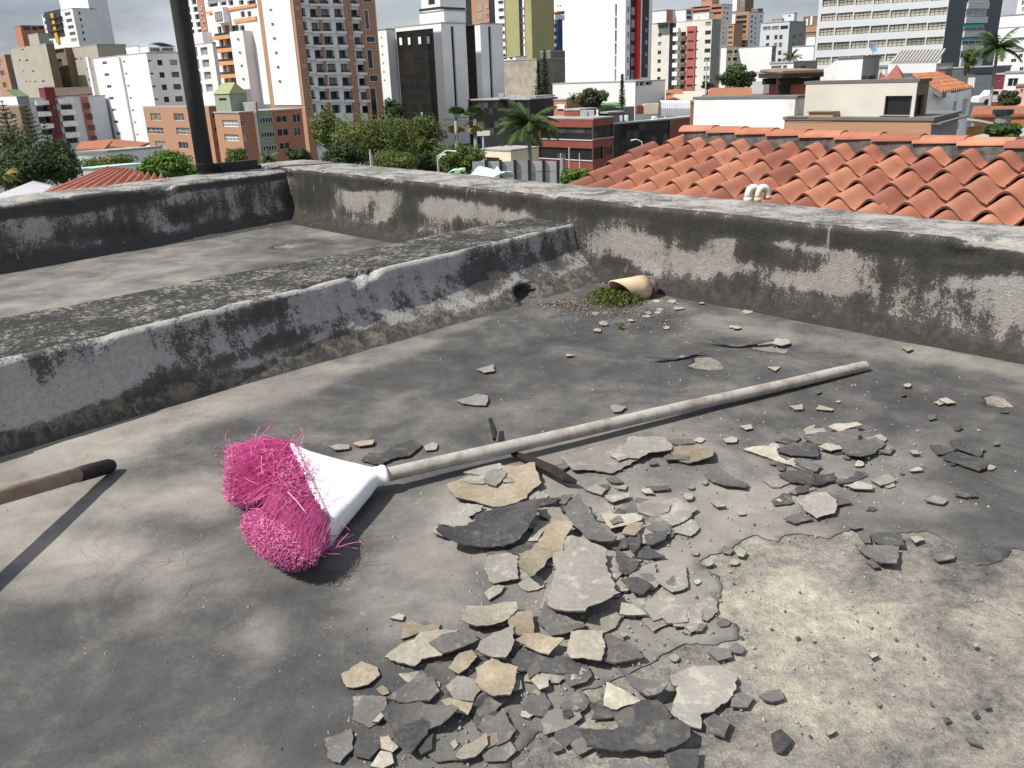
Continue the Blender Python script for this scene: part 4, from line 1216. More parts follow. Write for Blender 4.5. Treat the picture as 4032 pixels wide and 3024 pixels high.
# ---------------------------------------------------------------- neighbour's clay tile roof
def mat_tile():
    m, nt, b = new_mat('clay_tile')
    vec = world_vec(nt)
    oi = nt.nodes.new('ShaderNodeObjectInfo')
    base = ramp(nt, oi.outputs['Random'], [(0.0, (0.25, 0.098, 0.066)), (0.3, (0.37, 0.145, 0.092)), (0.62, (0.42, 0.172, 0.108)), (0.85, (0.47, 0.22, 0.13)), (1.0, (0.29, 0.105, 0.072))])
    n1 = noise_n(nt, 9, 5, 0.6, vec); n2 = noise_n(nt, 90, 4, 0.65, vec)
    col = mixc(nt, math_n(nt, 'MULTIPLY', ramp(nt, n1, [(0.42, 0.0), (0.72, 1.0)]), 0.45), base, (0.20, 0.085, 0.06))
    col = mixc(nt, math_n(nt, 'MULTIPLY', ramp(nt, n2, [(0.6, 0.0), (0.72, 1.0)]), 0.15), col, (0.52, 0.33, 0.24))
    nt.links.new(col, b.inputs['Base Color'])
    b.inputs['Roughness'].default_value = 0.78
    b.inputs['Specular IOR Level'].default_value = 0.25
    bump(nt, b, n2, 0.15, 0.004)
    return m
M_TILE = mat_tile()
M_TEDGE = pm('tile_edge_shade', (0.16, 0.07, 0.05), (0.06, 0.035, 0.028), 20, 0.95)  # shadow line painted dark into the tiles' lower ends and undersides
M_MORTAR = pm('ridge_mortar', (0.17, 0.165, 0.155), (0.035, 0.035, 0.035), 12, 0.95, 0.6, 60, 0.01)
tO = Vector((2.712, 4.67, .201)); ta = math.radians(-52.3); tb_ = ta + math.radians(6.6); tsl = math.radians(14.0); tsp, tex = 0.2, 0.247
tu = Vector((math.cos(ta), math.sin(ta), 0)); td = Vector((math.sin(tb_) * math.cos(tsl), -math.cos(tb_) * math.cos(tsl), -math.sin(tsl))); tn = tu.cross(td)
if tn.z < 0: tn = -tn
roof = empty('tile_roof', tO - tn * .3); tag(roof, "neighbouring roof of orange clay barrel tiles beyond the right parapet", 'tile roof'); roff = roof.location
def s_tile(L, w):
    """S shaped clay tile: high barrel and shallow pan in one piece, about 14 mm thick"""
    mb = MB(); n = 16; xs = []
    def prof(k):
        t = k / n
        x = (t - .36) * w * 1.12
        z = .066 * math.cos(max(-1, min(1, (t - .36) / .36)) * math.pi / 2 * 1.0) ** 1.3 if t < .72 else -.012 * math.sin((t - .72) / .28 * math.pi)
        return x, z
    for (y, taper, lift) in ((0, 1.0, .026), (L * .5, .985, .013), (L, .97, 0.0)):
        for k in range(n + 1):
            x, z = prof(k); mb.v.append((x * taper, -y, z + lift))
        for k in range(n + 1):
            x, z = prof(k); mb.v.append((x * taper, -y, z + lift - .013))
    m_ = 2 * (n + 1)
    for j in range(2):
        for k in range(n):
            a = j * m_ + k
            mb.f.append((a, a + 1, a + m_ + 1, a + m_)); mb.m.append(0)
            a2 = a + n + 1
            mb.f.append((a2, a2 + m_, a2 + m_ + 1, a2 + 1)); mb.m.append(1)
        mb.f.append((j * m_, j * m_ + m_, j * m_ + m_ + n + 1, j * m_ + n + 1)); mb.m.append(0)
        q = j * m_ + n
        mb.f.append((q, q + n + 1, q + m_ + n + 1, q + m_)); mb.m.append(0)
    for k in range(n):
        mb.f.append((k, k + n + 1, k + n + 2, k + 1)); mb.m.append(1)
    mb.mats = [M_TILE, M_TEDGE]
    me = mb.mesh('tile')
    me.polygons.foreach_set('use_smooth', [len(set(q for q in p.vertices)) == 4 and i < 96 * 0 + 1000 for i, p in enumerate(me.polygons)])
    bm = bmesh.new(); bm.from_mesh(me); bmesh.ops.recalc_face_normals(bm, faces=bm.faces)
    for e in bm.edges:
        if len(e.link_faces) == 2 and e.calc_face_angle(0) > 0.7: e.smooth = False
    bm.to_mesh(me); bm.free()
    return me
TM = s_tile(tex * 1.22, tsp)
rt = random.Random(5)
rm3 = Matrix((tu, -td, tn)).transposed()     # local x lateral, y up the slope, z normal
flip = 1
for r in range(0, 9):
    for k in range(-13 - r // 2, 6):
        # front (lower) end of the tile at row r
        p = tO + tu * (k * tsp) + td * (r * tex) - tn * .090
        # left verge follows the photo: tiles only right of it
        pp = proj_np(np.array([tuple(p)]))[0]
        lim = 2600 - r * 92
        if pp[0] < lim - 40: continue
        loc = p + td * 0 + tn * rt.uniform(-.002, .002) + tu * rt.uniform(-.003, .003)
        o = bpy.data.objects.new('tile', TM); COL.objects.link(o); o.parent = roof
        rz = Matrix.Rotation(rt.gauss(0, .008), 3, 'Z')
        # local y points up slope from the lower end
        M = (rm3 @ rz @ Matrix(((1, 0, 0), (0, -1, 0), (0, 0, 1)))).to_4x4()
        M = (rm3 @ rz).to_4x4(); sc_ = Matrix.Diagonal((1, -1, 1, 1))
        o.matrix_local = Matrix.Translation(loc - roff) @ M @ sc_
# bed under the tiles
mb = MB()
A0 = tO + tu * (-11.6 * tsp) - td * tex * .75 - tn * .11; B0 = tO + tu * (6 * tsp) - td * tex * .75 - tn * .11
A1 = A0 + td * tex * 10 - tu * .45; B1 = B0 + td * tex * 10
dn = up * -.08
mb.hexa([tuple(q + dn) for q in (A1, B1, B0, A0)] + [tuple(q) for q in (A1, B1, B0, A0)], M_MORTAR)
mb.build('roof_deck', roof, roff)
# mortar under the ridge and the ridge caps
mb = MB()
def z_for(x, y, py):
    """height at plan place x, y that the photo shows at pixel row py"""
    a_ = Vector((x, y, -CAM_H)); q_ = 1512 - py
    return (q_ * a_.dot(cF) - FPX * a_.dot(cU)) / (FPX * cU.z - q_ * cF.z)
ra, rb_ = tO + tu * (-11.7 * tsp) - td * tex * .62, tO + tu * (.6 * tsp) - td * tex * .62
ra.z, rb_.z = z_for(ra.x, ra.y, 519), z_for(rb_.x, rb_.y, 588)
rg0 = ra.copy(); rg1 = rb_ + (rb_ - ra).normalized() * 1.2
bk = -Vector((td.x, td.y, 0)).normalized() * .12
mb.hexa([tuple(rg0 - up * .16), tuple(rg1 - up * .16), tuple(rg1 + bk - up * .16), tuple(rg0 + bk - up * .16), tuple(rg0 + up * .004), tuple(rg1 + up * .004), tuple(rg1 + bk + up * .004), tuple(rg0 + bk + up * .004)], M_MORTAR)
mb.build('ridge_mortar', roof, roff)
def cap_mesh(L, R_):
    mb = MB(); n = 12
    for (x, r_) in ((0, R_ * 1.06), (L, R_ * .94)):
        for rr in (r_, r_ - .012):
            for k in range(n + 1):
                g = math.pi * k / n
                mb.v.append((x, rr * math.cos(g), rr * .58 * math.sin(g)))
    m_ = 2 * (n + 1)
    for k in range(n):
        mb.f.append((k, k + 1, m_ + k + 1, m_ + k)); mb.f.append((n + 1 + k, m_ + n + 1 + k, m_ + n + 2 + k, n + 2 + k))
        mb.f.append((k, n + 1 + k, n + 2 + k, k + 1)); mb.f.append((m_ + k, m_ + k + 1, m_ + n + 2 + k, m_ + n + 1 + k))
    mb.f.append((0, m_, m_ + n + 1, n + 1)); mb.f.append((n, 2 * n + 1, m_ + 2 * n + 1, m_ + n))
    mb.m = [0] * len(mb.f); mb.mats = [M_TILE]
    me = mb.mesh('ridge_tile'); bm = bmesh.new(); bm.from_mesh(me); bmesh.ops.recalc_face_normals(bm, faces=bm.faces)
    for f in bm.faces: f.smooth = True
    for e in bm.edges:
        if len(e.link_faces) == 2 and e.calc_face_angle(0) > 0.7: e.smooth = False
    bm.to_mesh(me); bm.free()
    return me
capL = .262
CM = cap_mesh(capL * 1.14, .074)
rdir = (rg1 - rg0).normalized()
k = 0
while k * capL < (rg1 - rg0).length:
    p = rg0 + rdir * (k * capL - .03) + bk * .5
    o = bpy.data.objects.new('ridge_tile', CM); COL.objects.link(o); o.parent = roof
    pitch = Matrix.Rotation(-.045, 4, 'Y') @ Matrix.Rotation(rt.gauss(0, .02), 4, 'Z')
    M = Matrix((rdir, up.cross(rdir).normalized(), up)).transposed().to_4x4()
    o.matrix_local = Matrix.Translation(p - roff) @ M @ pitch
    k += 1
mb = MB()
sp0 = at_y(2500 + 985 / 2.765, 450 + 155 / 2.765, 6.6); sp1 = at_y(2500 + 950 / 2.765, 450 + 215 / 2.765, 6.6)
# house under that roof, down to the ground
mb = MB()
ea0 = A1 - up * .12; ea1 = B1 - up * .12
q0 = Vector((A0.x, A0.y, 0)) + Vector((-.1, .1, 0)); q1 = Vector((B0.x, B0.y, 0)); out_ = (tu.cross(up)).normalized()
if out_.dot(td) > 0: out_ = -out_
r2_, r3_ = q1 + out_ * .1, q0 + out_ * .1
zt_ = min(A0.z, B0.z) - .12; ze = A1.z - .12
F0, F1 = Vector((A1.x, A1.y, 0)) + out_ * .1, Vector((B1.x, B1.y, 0)) + out_ * .1
mb.hexa([(F0.x, F0.y, GZ), (F1.x, F1.y, GZ), (r2_.x, r2_.y, GZ), (r3_.x, r3_.y, GZ), (F0.x, F0.y, ze), (F1.x, F1.y, ze), (r2_.x, r2_.y, zt_), (r3_.x, r3_.y, zt_)], M_MORTAR)
mb.build('house_wall', roof, roff)

# twin vent pipes behind the parapet
for i, (px, py, w, lab) in enumerate(((2960, 800, 0, 'white gooseneck vent pipe, left of the twin pair behind the parapet'), (3005, 800, 1, 'cream stained gooseneck vent pipe, right of the twin pair behind the parapet'))):
    vb = at_z(2946 if i == 0 else 2982, 800 if i == 0 else 808, ZR - .03) + Vector((.20, .24, 0))
    d = (vb - Vector((0, 0, CAM_H))); 
    vb = at_y(2944 if i == 0 else 2982, 792, 2.95)
    root = empty('vent_pipe', vb); tag(root, lab, 'vent pipe', 'twin vent pipes')
    rr = .0125
    mb = MB(); mb.tube([vb - up * .25, vb + up * .008], rr * .92, 14, pm('vent_riser', (.42, .34, .30), (.3, .2, .17), 60, .7)); mb.build('riser', root, vb, True)
    mb = MB(); mb.tube([vb - up * .004, vb + up * .014], rr * 1.14, 14, M_PVC if i else M_PVCW); mb.build('socket', root, vb, True)
    hd = Vector((.72, .18, 0)).normalized()
    P = [vb + up * .012] + [vb + up * (.022 + .024 * math.sin(math.pi * t / 8)) + hd * (.019 * (1 - math.cos(math.pi * t / 8))) for t in range(0, 9)] + [vb + hd * .038 + up * .014]
    mb = MB(); mb.tube(P, rr, 14, M_PVCW); mb.build('bend', root, vb, True)
    mb = MB(); e_ = vb + hd * .038 + up * .018; mb.tube([e_, e_ - up * .014], rr * 1.14, 14, M_PVC); mb.build('mouth', root, vb, True)

# sheet roofs seen over the left parapet
def corrugated(name, c4, n, amp, mat, label, cat, along=0):
    """c4: four (px, py, depth) corners, lower left, lower right, upper right, upper left; waves run from the lower to the upper side"""
    P = [at_y(*q) for q in c4]
    ms = n * 8; root = empty(name, P[0]); tag(root, label, cat)
    nl = ((P[1] - P[0]).cross(P[3] - P[0])).normalized()
    if nl.z < 0: nl = -nl
    mb = MB(); rows = 5
    for j in range(rows + 1):
        v = j / rows
        for i in range(ms + 1):
            u = i / ms
            p = (P[0].lerp(P[1], u)).lerp(P[3].lerp(P[2], u), v) + nl * amp * math.sin(2 * math.pi * n * u)
            mb.v.append(tuple(p))
    for j in range(rows):
        for i in range(ms):
            a = j * (ms + 1) + i; mb.f.append((a, a + 1, a + ms + 2, a + ms + 1)); mb.m.append(0)
    mb.mats = [mat]
    o = mb.build('roof_sheet', root, P[0], True)
    md = o.modifiers.new('thick', 'SOLIDIFY'); md.thickness = .012
    # wall below
    mb = MB(); dnv = up * .12
    lo = [(p - dnv) for p in P]
    mb.hexa([(p.x, p.y, GZ) for p in lo] + [tuple(p) for p in lo], M_MORTAR); mb.build('house_wall', root, P[0])
    return root
M_OSHEET = pm('orange_roof_sheet', (0.44, 0.165, 0.105), (0.36, 0.13, 0.08), 2, 0.7)
M_WSHEET = pm('white_roof_sheet', (0.82, 0.82, 0.82), (0.7, 0.7, 0.7), 2, 0.5)
q = 2.0235
corrugated('sheet_roof', [(330 / q, 1560 / q, 8.2), (1050 / q, 1500 / q, 8.0), (1110 / q, 1362 / q, 12.5), (860 / q, 1338 / q, 13.0)], 8, .035, M_OSHEET, 'orange corrugated roof over the left parapet, its higher slope', 'sheet roof')
corrugated('sheet_roof', [(960 / q, 1500 / q, 8.0), (1330 / q, 1450 / q, 8.0), (1330 / q, 1408 / q, 10.0), (1085 / q, 1378 / q, 12.0)], 5, .035, M_OSHEET, 'orange corrugated roof over the left parapet, low slope beside the green bush', 'sheet roof')
corrugated('sheet_roof', [(-200 / q, 1640 / q, 7.6), (380 / q, 1540 / q, 8.0), (440 / q, 1492 / q, 9.6), (270 / q, 1452 / q, 10.6)], 9, .022, M_WSHEET, 'white corrugated roof at the far left over the parapet', 'sheet roof')
# ================================================================ the city
ZM = {'A': (0, 0, 2.0235), 'B': (800, 0, 2.07375), 'C': (1500, 0, 2.07375), 'D': (2100, 0, 2.37), 'E': (2700, 0, 3.16), 'F': (3300, 0, 3.022)}
def zp(Z, x, y):
    ox, oy, s = ZM[Z]; return (ox + x / s, oy + y / s)

def mat_glass(name, dark, curtain, share, rough=0.12):
    """window pane: dark glass; behind some panes hang curtains"""
    m, nt, b = new_mat(name)
    oi = nt.nodes.new('ShaderNodeObjectInfo')
    vec = world_vec(nt)
    f = math_n(nt, 'ADD', oi.outputs['Random'], math_n(nt, 'MULTIPLY', math_n(nt, 'SUBTRACT', noise_n(nt, .9, 3, .6, vec), .5), .5))
    col = ramp(nt, f, [(0.0, dark), (max(0.02, 1 - share - .12), tuple(d * 1.5 for d in dark)), (min(.98, 1 - share + .12), curtain)])
    nt.links.new(col, b.inputs['Base Color'])
    b.inputs['Roughness'].default_value = rough
    b.inputs['Specular IOR Level'].default_value = 0.5
    return m
GL = mat_glass('window_glass', (0.025, 0.028, 0.032), (0.30, 0.30, 0.29), .35)
GLD = mat_glass('window_glass_dark', (0.014, 0.015, 0.017), (0.07, 0.07, 0.07), .2, .15)
GLB = mat_glass('bronze_glass', (0.009, 0.008, 0.007), (0.020, 0.017, 0.013), .3, .06)
GLC = mat_glass('office_glass', (0.20, 0.19, 0.165), (0.42, 0.39, 0.33), .65, .3)
W = pm('white_paint', (0.80, 0.80, 0.80), (0.72, 0.72, 0.715), .25, .75, rnd=.03)
W2 = pm('white_paint_weathered', (0.76, 0.755, 0.74), (0.52, 0.50, 0.47), .5, .85, lo=.28, hi=.5)
OFFW = pm('off_white_paint', (0.70, 0.685, 0.63), (0.60, 0.58, 0.52), .3, .8)
GREYW = pm('light_grey_cladding', (0.56, 0.58, 0.60), (0.52, 0.54, 0.56), .2, .5)
BRK = pm('orange_brick', (0.43, 0.25, 0.16), (0.37, 0.205, 0.13), 1.2, .9, stretch=(1, 1, 6))
BRK2 = pm('red_brick', (0.46, 0.215, 0.14), (0.36, 0.16, 0.10), 1.0, .9, stretch=(1, 1, 6))
ORG = pm('orange_band_paint', (0.66, 0.33, 0.15), (0.58, 0.28, 0.12), .6, .8)
TAN = pm('tan_render', (0.42, 0.385, 0.32), (0.36, 0.33, 0.27), .4, .9)
BRN = pm('brown_render', (0.24, 0.18, 0.12), (0.18, 0.135, 0.09), .5, .9)
CONC = pm('aged_concrete', (0.42, 0.37, 0.30), (0.26, 0.235, 0.19), .35, .95, lo=.35, hi=.6)
CONCD = pm('dark_concrete', (0.20, 0.19, 0.175), (0.12, 0.115, 0.105), .4, .95)
GREYC = pm('grey_concrete', (0.34, 0.335, 0.32), (0.22, 0.22, 0.21), .8, .95)
OLIVE = pm('olive_paint', (0.36, 0.345, 0.17), (0.31, 0.30, 0.145), .3, .85)
GREEN = pm('sage_green_paint', (0.30, 0.345, 0.25), (0.25, 0.29, 0.21), .5, .85)
BLUE = pm('cobalt_paint', (0.035, 0.075, 0.24), (0.03, 0.055, 0.17), .4, .7)
REDP = pm('bright_red_paint', (0.58, 0.02, 0.03), (0.5, 0.02, 0.03), .3, .6)
PINK = pm('brick_red_paint', (0.42, 0.13, 0.11), (0.36, 0.11, 0.095), .3, .85)
DRED = pm('dark_red_paint', (0.20, 0.035, 0.045), (0.14, 0.03, 0.035), .4, .8)
REDG = pm('red_granite', (0.26, 0.075, 0.055), (0.19, 0.055, 0.042), .6, .5)
BLK = pm('black_cladding', (0.02, 0.021, 0.024), (0.035, 0.036, 0.04), .4, .4)
SLATE = pm('slate_grey_louvre', (0.105, 0.125, 0.14), (0.075, 0.09, 0.10), 1.5, .5, stretch=(.2, .2, 5))
YEL = pm('yellow_paint', (0.62, 0.36, 0.03), None, .4, .7)
CRM = pm('cream_paint', (0.72, 0.65, 0.48), (0.64, 0.57, 0.41), .3, .85)
FRM = pm('window_frame', (0.55, 0.55, 0.55), (0.45, 0.45, 0.45), 3, .5)
FRMD = pm('dark_frame', (0.06, 0.055, 0.05), (0.04, 0.04, 0.04), 3, .5)
RAIL = pm('dark_railing', (0.04, 0.04, 0.042), None, 3, .5)
ROOFT = pm('clay_roof', (0.42, 0.17, 0.085), (0.24, 0.10, 0.06), 2.5, .9, .4, 12, .05)
ROOFG = pm('flat_roof_grey', (0.40, 0.395, 0.38), (0.28, 0.275, 0.26), .6, .9)
TURQ = pm('turquoise_blind', (0.05, 0.50, 0.53), None, 1, .5)
SKYB = pm('blue_sheet', (0.22, 0.42, 0.60), (0.30, 0.50, 0.66), .6, .4)

WM = {}
def win_mesh(w, h, style, glass, frame):
    key = (round(w, 1), round(h, 1), style, glass.name, frame.name)
    if key in WM: return WM[key]
    w, h = max(key[0], .2), max(key[1], .2)
    mb = MB(); f = min(.09, w * .1, h * .1)
    nx, nz = {'std': (2, 1), 'one': (1, 1), 'band': (4, 2), 'tri': (3, 1), 'wide': (5, 1), 'pane': (1, 1)}[style]
    mb.quad((-w / 2, .0, -h / 2), (w / 2, .0, -h / 2), (w / 2, .0, h / 2), (-w / 2, .0, h / 2), glass)
    y = -.05
    xs = [-w / 2 + w * k / nx for k in range(nx + 1)]; zs = [-h / 2 + h * k / nz for k in range(nz + 1)]
    if style == 'pane': f = .03
    for k, x in enumerate(xs):
        a = x if k == 0 else x - f / 2 if k < nx else x - f
        mb.box(a, a + f, y, .02, -h / 2, h / 2, frame)
    for k, z in enumerate(zs):
        a = z if k == 0 else z - f / 2 if k < nz else z - f
        mb.box(-w / 2 + f * 1.02, w / 2 - f * 1.02, y + .006, .018, a, a + f, frame)
    WM[key] = mb.mesh('window')
    return WM[key]

class Bld:
    def __init__(s, name, label, cat, Z, K, Y, L=None, R=None, mat=None, aL=135, aR=45, lenL=12, lenR=12, ztop=None, zb=None, YL=None, YR=None, parent=None, group=None, roof_mat=None, matR=None):
        pk = zp(Z, *K); s.K = at_y(*pk, Y); s.zt = s.K.z if ztop is None else ztop
        s.zb = GZ if zb is None else zb
        k2 = s.K.to_2d()
        def hit(P, a, ln, Yx):
            if P is None: return k2 + Vector((math.cos(math.radians(a)), math.sin(math.radians(a)))) * ln
            d = ray(*zp(Z, *P)).to_2d()
            if Yx is not None: return d * (Yx / d.y)
            u = Vector((math.cos(math.radians(a)), math.sin(math.radians(a))))
            # k2 + t u = q d
            det = u.x * (-d.y) + d.x * u.y
            t = ((-k2.x) * (-d.y) + d.x * (-k2.y)) / det
            if t <= 0.2: print('BAD FACE', name, label, t)
            return k2 + u * t
        s.A = hit(L, aL, lenL, YL); s.B = hit(R, aR, lenR, YR)
        s.pts = {'L': (s.A, k2), 'R': (k2, s.B)}
        s.root = parent
        if parent is None:
            s.root = empty(name, (k2.x, k2.y, s.zb)); tag(s.root, label, cat, group)
            s.off = s.root.location
        else: s.off = parent.location
        s.op = {'L': [], 'R': []}; s.mat = mat; s.Z = Z; s.matR = matR or mat; s.rm = roof_mat or ROOFG
        s.pname = 'wall' if parent is None else name
    def frame(s, face):
        p0, p1 = s.pts[face]; u = (p1 - p0); L = u.length; u = u / L
        return p0, u, L, Vector((u.y, -u.x))
    def px(s, face, x, y, Z=None):
        """photo place -> (distance along the face, height)"""
        p0, u, L, n = s.frame(face)
        d = ray(*zp(Z or s.Z, x, y)); d2 = d.to_2d()
        t = p0.dot(n) / d2.dot(n)
        P = d * t
        return (Vector((P.x, P.y)) - p0).dot(u), P.z + CAM_H
    def rect(s, face, r, Z=None):
        x0, y0, x1, y1 = r; xc, yc = (x0 + x1) / 2, (y0 + y1) / 2
        a, b = s.px(face, x0, yc, Z)[0], s.px(face, x1, yc, Z)[0]
        return a, b, s.px(face, xc, y1, Z)[1], s.px(face, xc, y0, Z)[1]
    def win(s, face, rects, n=1, step=(0, 0), style='std', glass=None, frame=None, proud=None, depth=.22, Z=None, grow=None):
        p0, u, L, nn = s.frame(face)
        rz = math.atan2(u.y, u.x)
        for k in range(n):
            for r in rects:
                r = (r[0] + step[0] * k, r[1] + step[1] * k, r[2] + step[0] * k, r[3] + step[1] * k)
                a, b, z0, z1 = s.rect(face, r, Z)
                a, b = max(a, .05), min(b, L - .05)
                z1 = min(z1, s.zt - .05); z0 = max(z0, s.zb + .05)
                if b - a < .15 or z1 - z0 < .15: continue
                c = p0 + u * (a + b) / 2
                if proud is None:
                    if any(not (b <= o[0] or a >= o[1] or z1 <= o[2] or z0 >= o[3]) for o in s.op[face]): continue
                    s.op[face].append((a, b, z0, z1, depth)); c = c - nn * (depth - .03)
                else: c = c + nn * (proud + .07)
                place('window', win_mesh(b - a + .02, z1 - z0 + .02, style, glass or GL, frame or FRM), s.root, (c.x - s.off.x, c.y - s.off.y, (z0 + z1) / 2 - s.off.z), (0, 0, rz))
    def add(s, face, rects, mat, out, name='wall_band', n=1, step=(0, 0), base=0.0, Z=None, full=False):
        p0, u, L, nn = s.frame(face)
        for k in range(n):
            for r in rects:
                r = (r[0] + step[0] * k, r[1] + step[1] * k, r[2] + step[0] * k, r[3] + step[1] * k)
                a, b, z0, z1 = s.rect(face, r, Z)
                z0 = max(z0, s.zb)
                if full: z0, z1 = s.zb, s.zt
                q0, q1 = p0 + u * a + nn * base, p0 + u * b + nn * base; o0, o1 = q0 + nn * out, q1 + nn * out
                if base == 0: q0 = q0 - nn * .03; q1 = q1 - nn * .03
                mb = MB(); P = [o0, o1, q1, q0]
                mb.hexa([(p.x, p.y, z0) for p in P] + [(p.x, p.y, z1) for p in P], mat)
                mb.build(name, s.root, s.off)
    def panes(s, face, r, nx, nz, glass, frame, depth=.2, Z=None):
        a, b, z0, z1 = s.rect(face, r, Z); p0, u, L, nn = s.frame(face)
        a, b = max(a, .05), min(b, L - .05); z1 = min(z1, s.zt - .05); z0 = max(z0, s.zb + .1)
        s.op[face].append((a, b, z0, z1, depth)); rz = math.atan2(u.y, u.x)
        w, h = (b - a) / nx, (z1 - z0) / nz
        for i in range(nx):
            for j in range(nz):
                c = p0 + u * (a + w * (i + .5)) - nn * (depth - .04)
                place('pane', win_mesh(w + .04, h + .04, 'pane', glass, frame), s.root, (c.x - s.off.x, c.y - s.off.y, z0 + h * (j + .5) - s.off.z), (random.gauss(0, .004), 0, rz + random.gauss(0, .004)))
    def done(s, cap=True, lip=.0):
        mb = MB()
        for face in 'LR':
            p0, u, L, nn = s.frame(face)
            xs = sorted({0.0, L} | {o[0] for o in s.op[face]} | {o[1] for o in s.op[face]}); zs = sorted({s.zb, s.zt} | {o[2] for o in s.op[face]} | {o[3] for o in s.op[face]})
            mt = s.mat if face == 'L' else s.matR
            def pt(x, z, d=0.0):
                q = p0 + u * x - nn * d; return (q.x, q.y, z)
            for x0, x1 in zip(xs, xs[1:]):
                run = None
                for z0, z1 in zip(zs, zs[1:]):
                    xm, zm = (x0 + x1) / 2, (z0 + z1) / 2
                    hole = any(o[0] < xm < o[1] and o[2] < zm < o[3] for o in s.op[face])
                    if hole:
                        if run: mb.quad(pt(x0, run[0]), pt(x1, run[0]), pt(x1, run[1]), pt(x0, run[1]), mt); run = None
                    else: run = (run[0], z1) if run else (z0, z1)
                if run: mb.quad(pt(x0, run[0]), pt(x1, run[0]), pt(x1, run[1]), pt(x0, run[1]), mt)
            for (a, b, z0, z1, d) in s.op[face]:
                mb.quad(pt(a, z0), pt(a, z0, d), pt(a, z1, d), pt(a, z1), mt); mb.quad(pt(b, z0, d), pt(b, z0), pt(b, z1), pt(b, z1, d), mt)
                mb.quad(pt(a, z0, d), pt(a, z0), pt(b, z0), pt(b, z0, d), mt); mb.quad(pt(a, z1), pt(a, z1, d), pt(b, z1, d), pt(b, z1), mt)
                mb.quad(pt(a, z0, d + .01), pt(b, z0, d + .01), pt(b, z1, d + .01), pt(a, z1, d + .01), mt)
        k2 = s.K.to_2d(); Dp = s.A + s.B - k2
        for p, q in ((s.B, Dp), (Dp, s.A)):
            mb.quad((p.x, p.y, s.zb), (q.x, q.y, s.zb), (q.x, q.y, s.zt), (p.x, p.y, s.zt), s.mat)
        mb.build(s.pname, s.root, s.off)
        if cap:
            mb = MB(); zt = s.zt + .004
            c = (s.A + s.B) / 2
            P = [s.A, k2, s.B, Dp]
            ov = [c + (p - c) * (1 + (.15 if s.K.y > 60 else .05) / max((p - c).length, 1)) for p in P]
            mb.hexa([(p.x, p.y, zt) for p in ov] + [(p.x, p.y, zt + (.22 if s.K.y > 60 else .07) + lip) for p in ov], s.rm)
            mb.build('roof_edge' if s.pname == 'wall' else 'roof_slab_edge', s.root, s.off)
        return s

# ground below
mb = MB(); mb.quad((-3000, -200, GZ), (3000, -200, GZ), (3000, 5000, GZ), (-3000, 5000, GZ), pm('city_ground', (0.16, 0.155, 0.145), (0.07, 0.085, 0.05), .05, .95))
tag(mb.build('ground'), kind='structure')

# ---- brick and white balcony tower
b = Bld('apartment_tower', 'tall orange brick tower with a windowless white side and rows of balconies', 'apartment tower', 'B', (735, 0), 165, (440, 0), (1405, 0), BRK, ztop=34, matR=W)
b.add('L', [(509, -400, 737, 858)], W, .12, 'white_panel')
b.win('L', [(550, 70, 567, 86)], 6, (15, 117), 'one', GLD, proud=.13)
for x0, x1, nm in ((790, 852, 0), (984, 1004, 0), (1190, 1246, 0), (1312, 1440, 0)):
    b.add('R', [(x0, -400, x1, 1490)], BRK, .16, 'brick_pier')
b.win('R', [(792, -47, 822, 23), (860, -40, 924, 30), (950, -40, 1020, 28), (1058, -40, 1125, 28), (1196, -33, 1258, 28)], 9, (13, 112), 'std', GL, FRMD, depth=.9)
b.add('R', [(856, 33, 1032, 50), (1058, 33, 1133, 52), (1196, 34, 1263, 52), (794, 25, 846, 40)], W, .55, 'ledge', 8, (13, 112))
b.add('R', [(862, 14, 924, 30), (952, 12, 1022, 28), (1060, 14, 1128, 28), (1198, 14, 1260, 28), (796, 8, 826, 23)], RAIL, .06, 'railing', 8, (13, 112))
b.win('R', [(750, 56, 776, 79)], 9, (14, 117), 'one', GL, W, proud=.17); b.win('R', [(1172, 76, 1196, 98)], 8, (12, 109), 'one', GL, W, proud=.17)
for r in ((1310, 80, 1347, 242), (1323, 295, 1397, 347), (1335, 404, 1377, 562), (1350, 612, 1422, 667), (1362, 718, 1412, 980), (1298, -30, 1370, 20)): b.win('R', [r], 1, (0, 0), 'one', GLD, W, proud=.17)
b.done()
b = Bld('white_tower', 'plain white tower peeping out behind the orange brick tower', 'tower', 'B', (1495, 240), 200, (1400, 240), None, W, lenR=8); b.win('L', [(1450, 300, 1462, 315)], 6, (5, 70), 'one'); b.done()

# ---- white balcony block with orange bands
b = Bld('balcony_block', 'white stepped apartment block with orange balcony bands beside the brick tower', 'apartment block', 'B', (440, -40), 186, (25, -40), None, W, lenR=10)
b.add('L', [(18, 262, 112, 900)], W, 2.2, 'pier'); b.add('L', [(335, 250, 442, 900)], W, 2.2, 'pier')
b.win('L', [(165, 205, 216, 278), (222, 205, 292, 276), (296, 205, 340, 272), (118, 215, 150, 280)], 6, (14, 107), 'std', GL, FRMD, depth=.6)
b.add('L', [(130, 285, 345, 316)], ORG, 1.5, 'balcony', 6, (14, 106)); b.add('L', [(140, 265, 340, 284)], RAIL, .06, 'railing', 6, (14, 106), base=1.4)
b.win('L', [(306, 92, 340, 142), (362, 90, 392, 138), (104, 105, 132, 155)], 1, (0, 0), 'one', GL); b.add('L', [(132, 62, 215, 190)], W, 1.4, 'bay'); b.win('L', [(150, 98, 206, 172)], 1, (0, 0), 'tri', GL, FRMD, proud=1.41)
b.add('L', [(28, 62, 440, 84), (255, 145, 440, 175)], ORG, .25, 'band'); b.win('L', [(135, 0, 190, 45), (205, 0, 245, 45), (290, 0, 330, 40), (360, 0, 430, 40), (40, 10, 120, 55)], 1, (0, 0), 'std', GLD, FRMD, depth=.6)
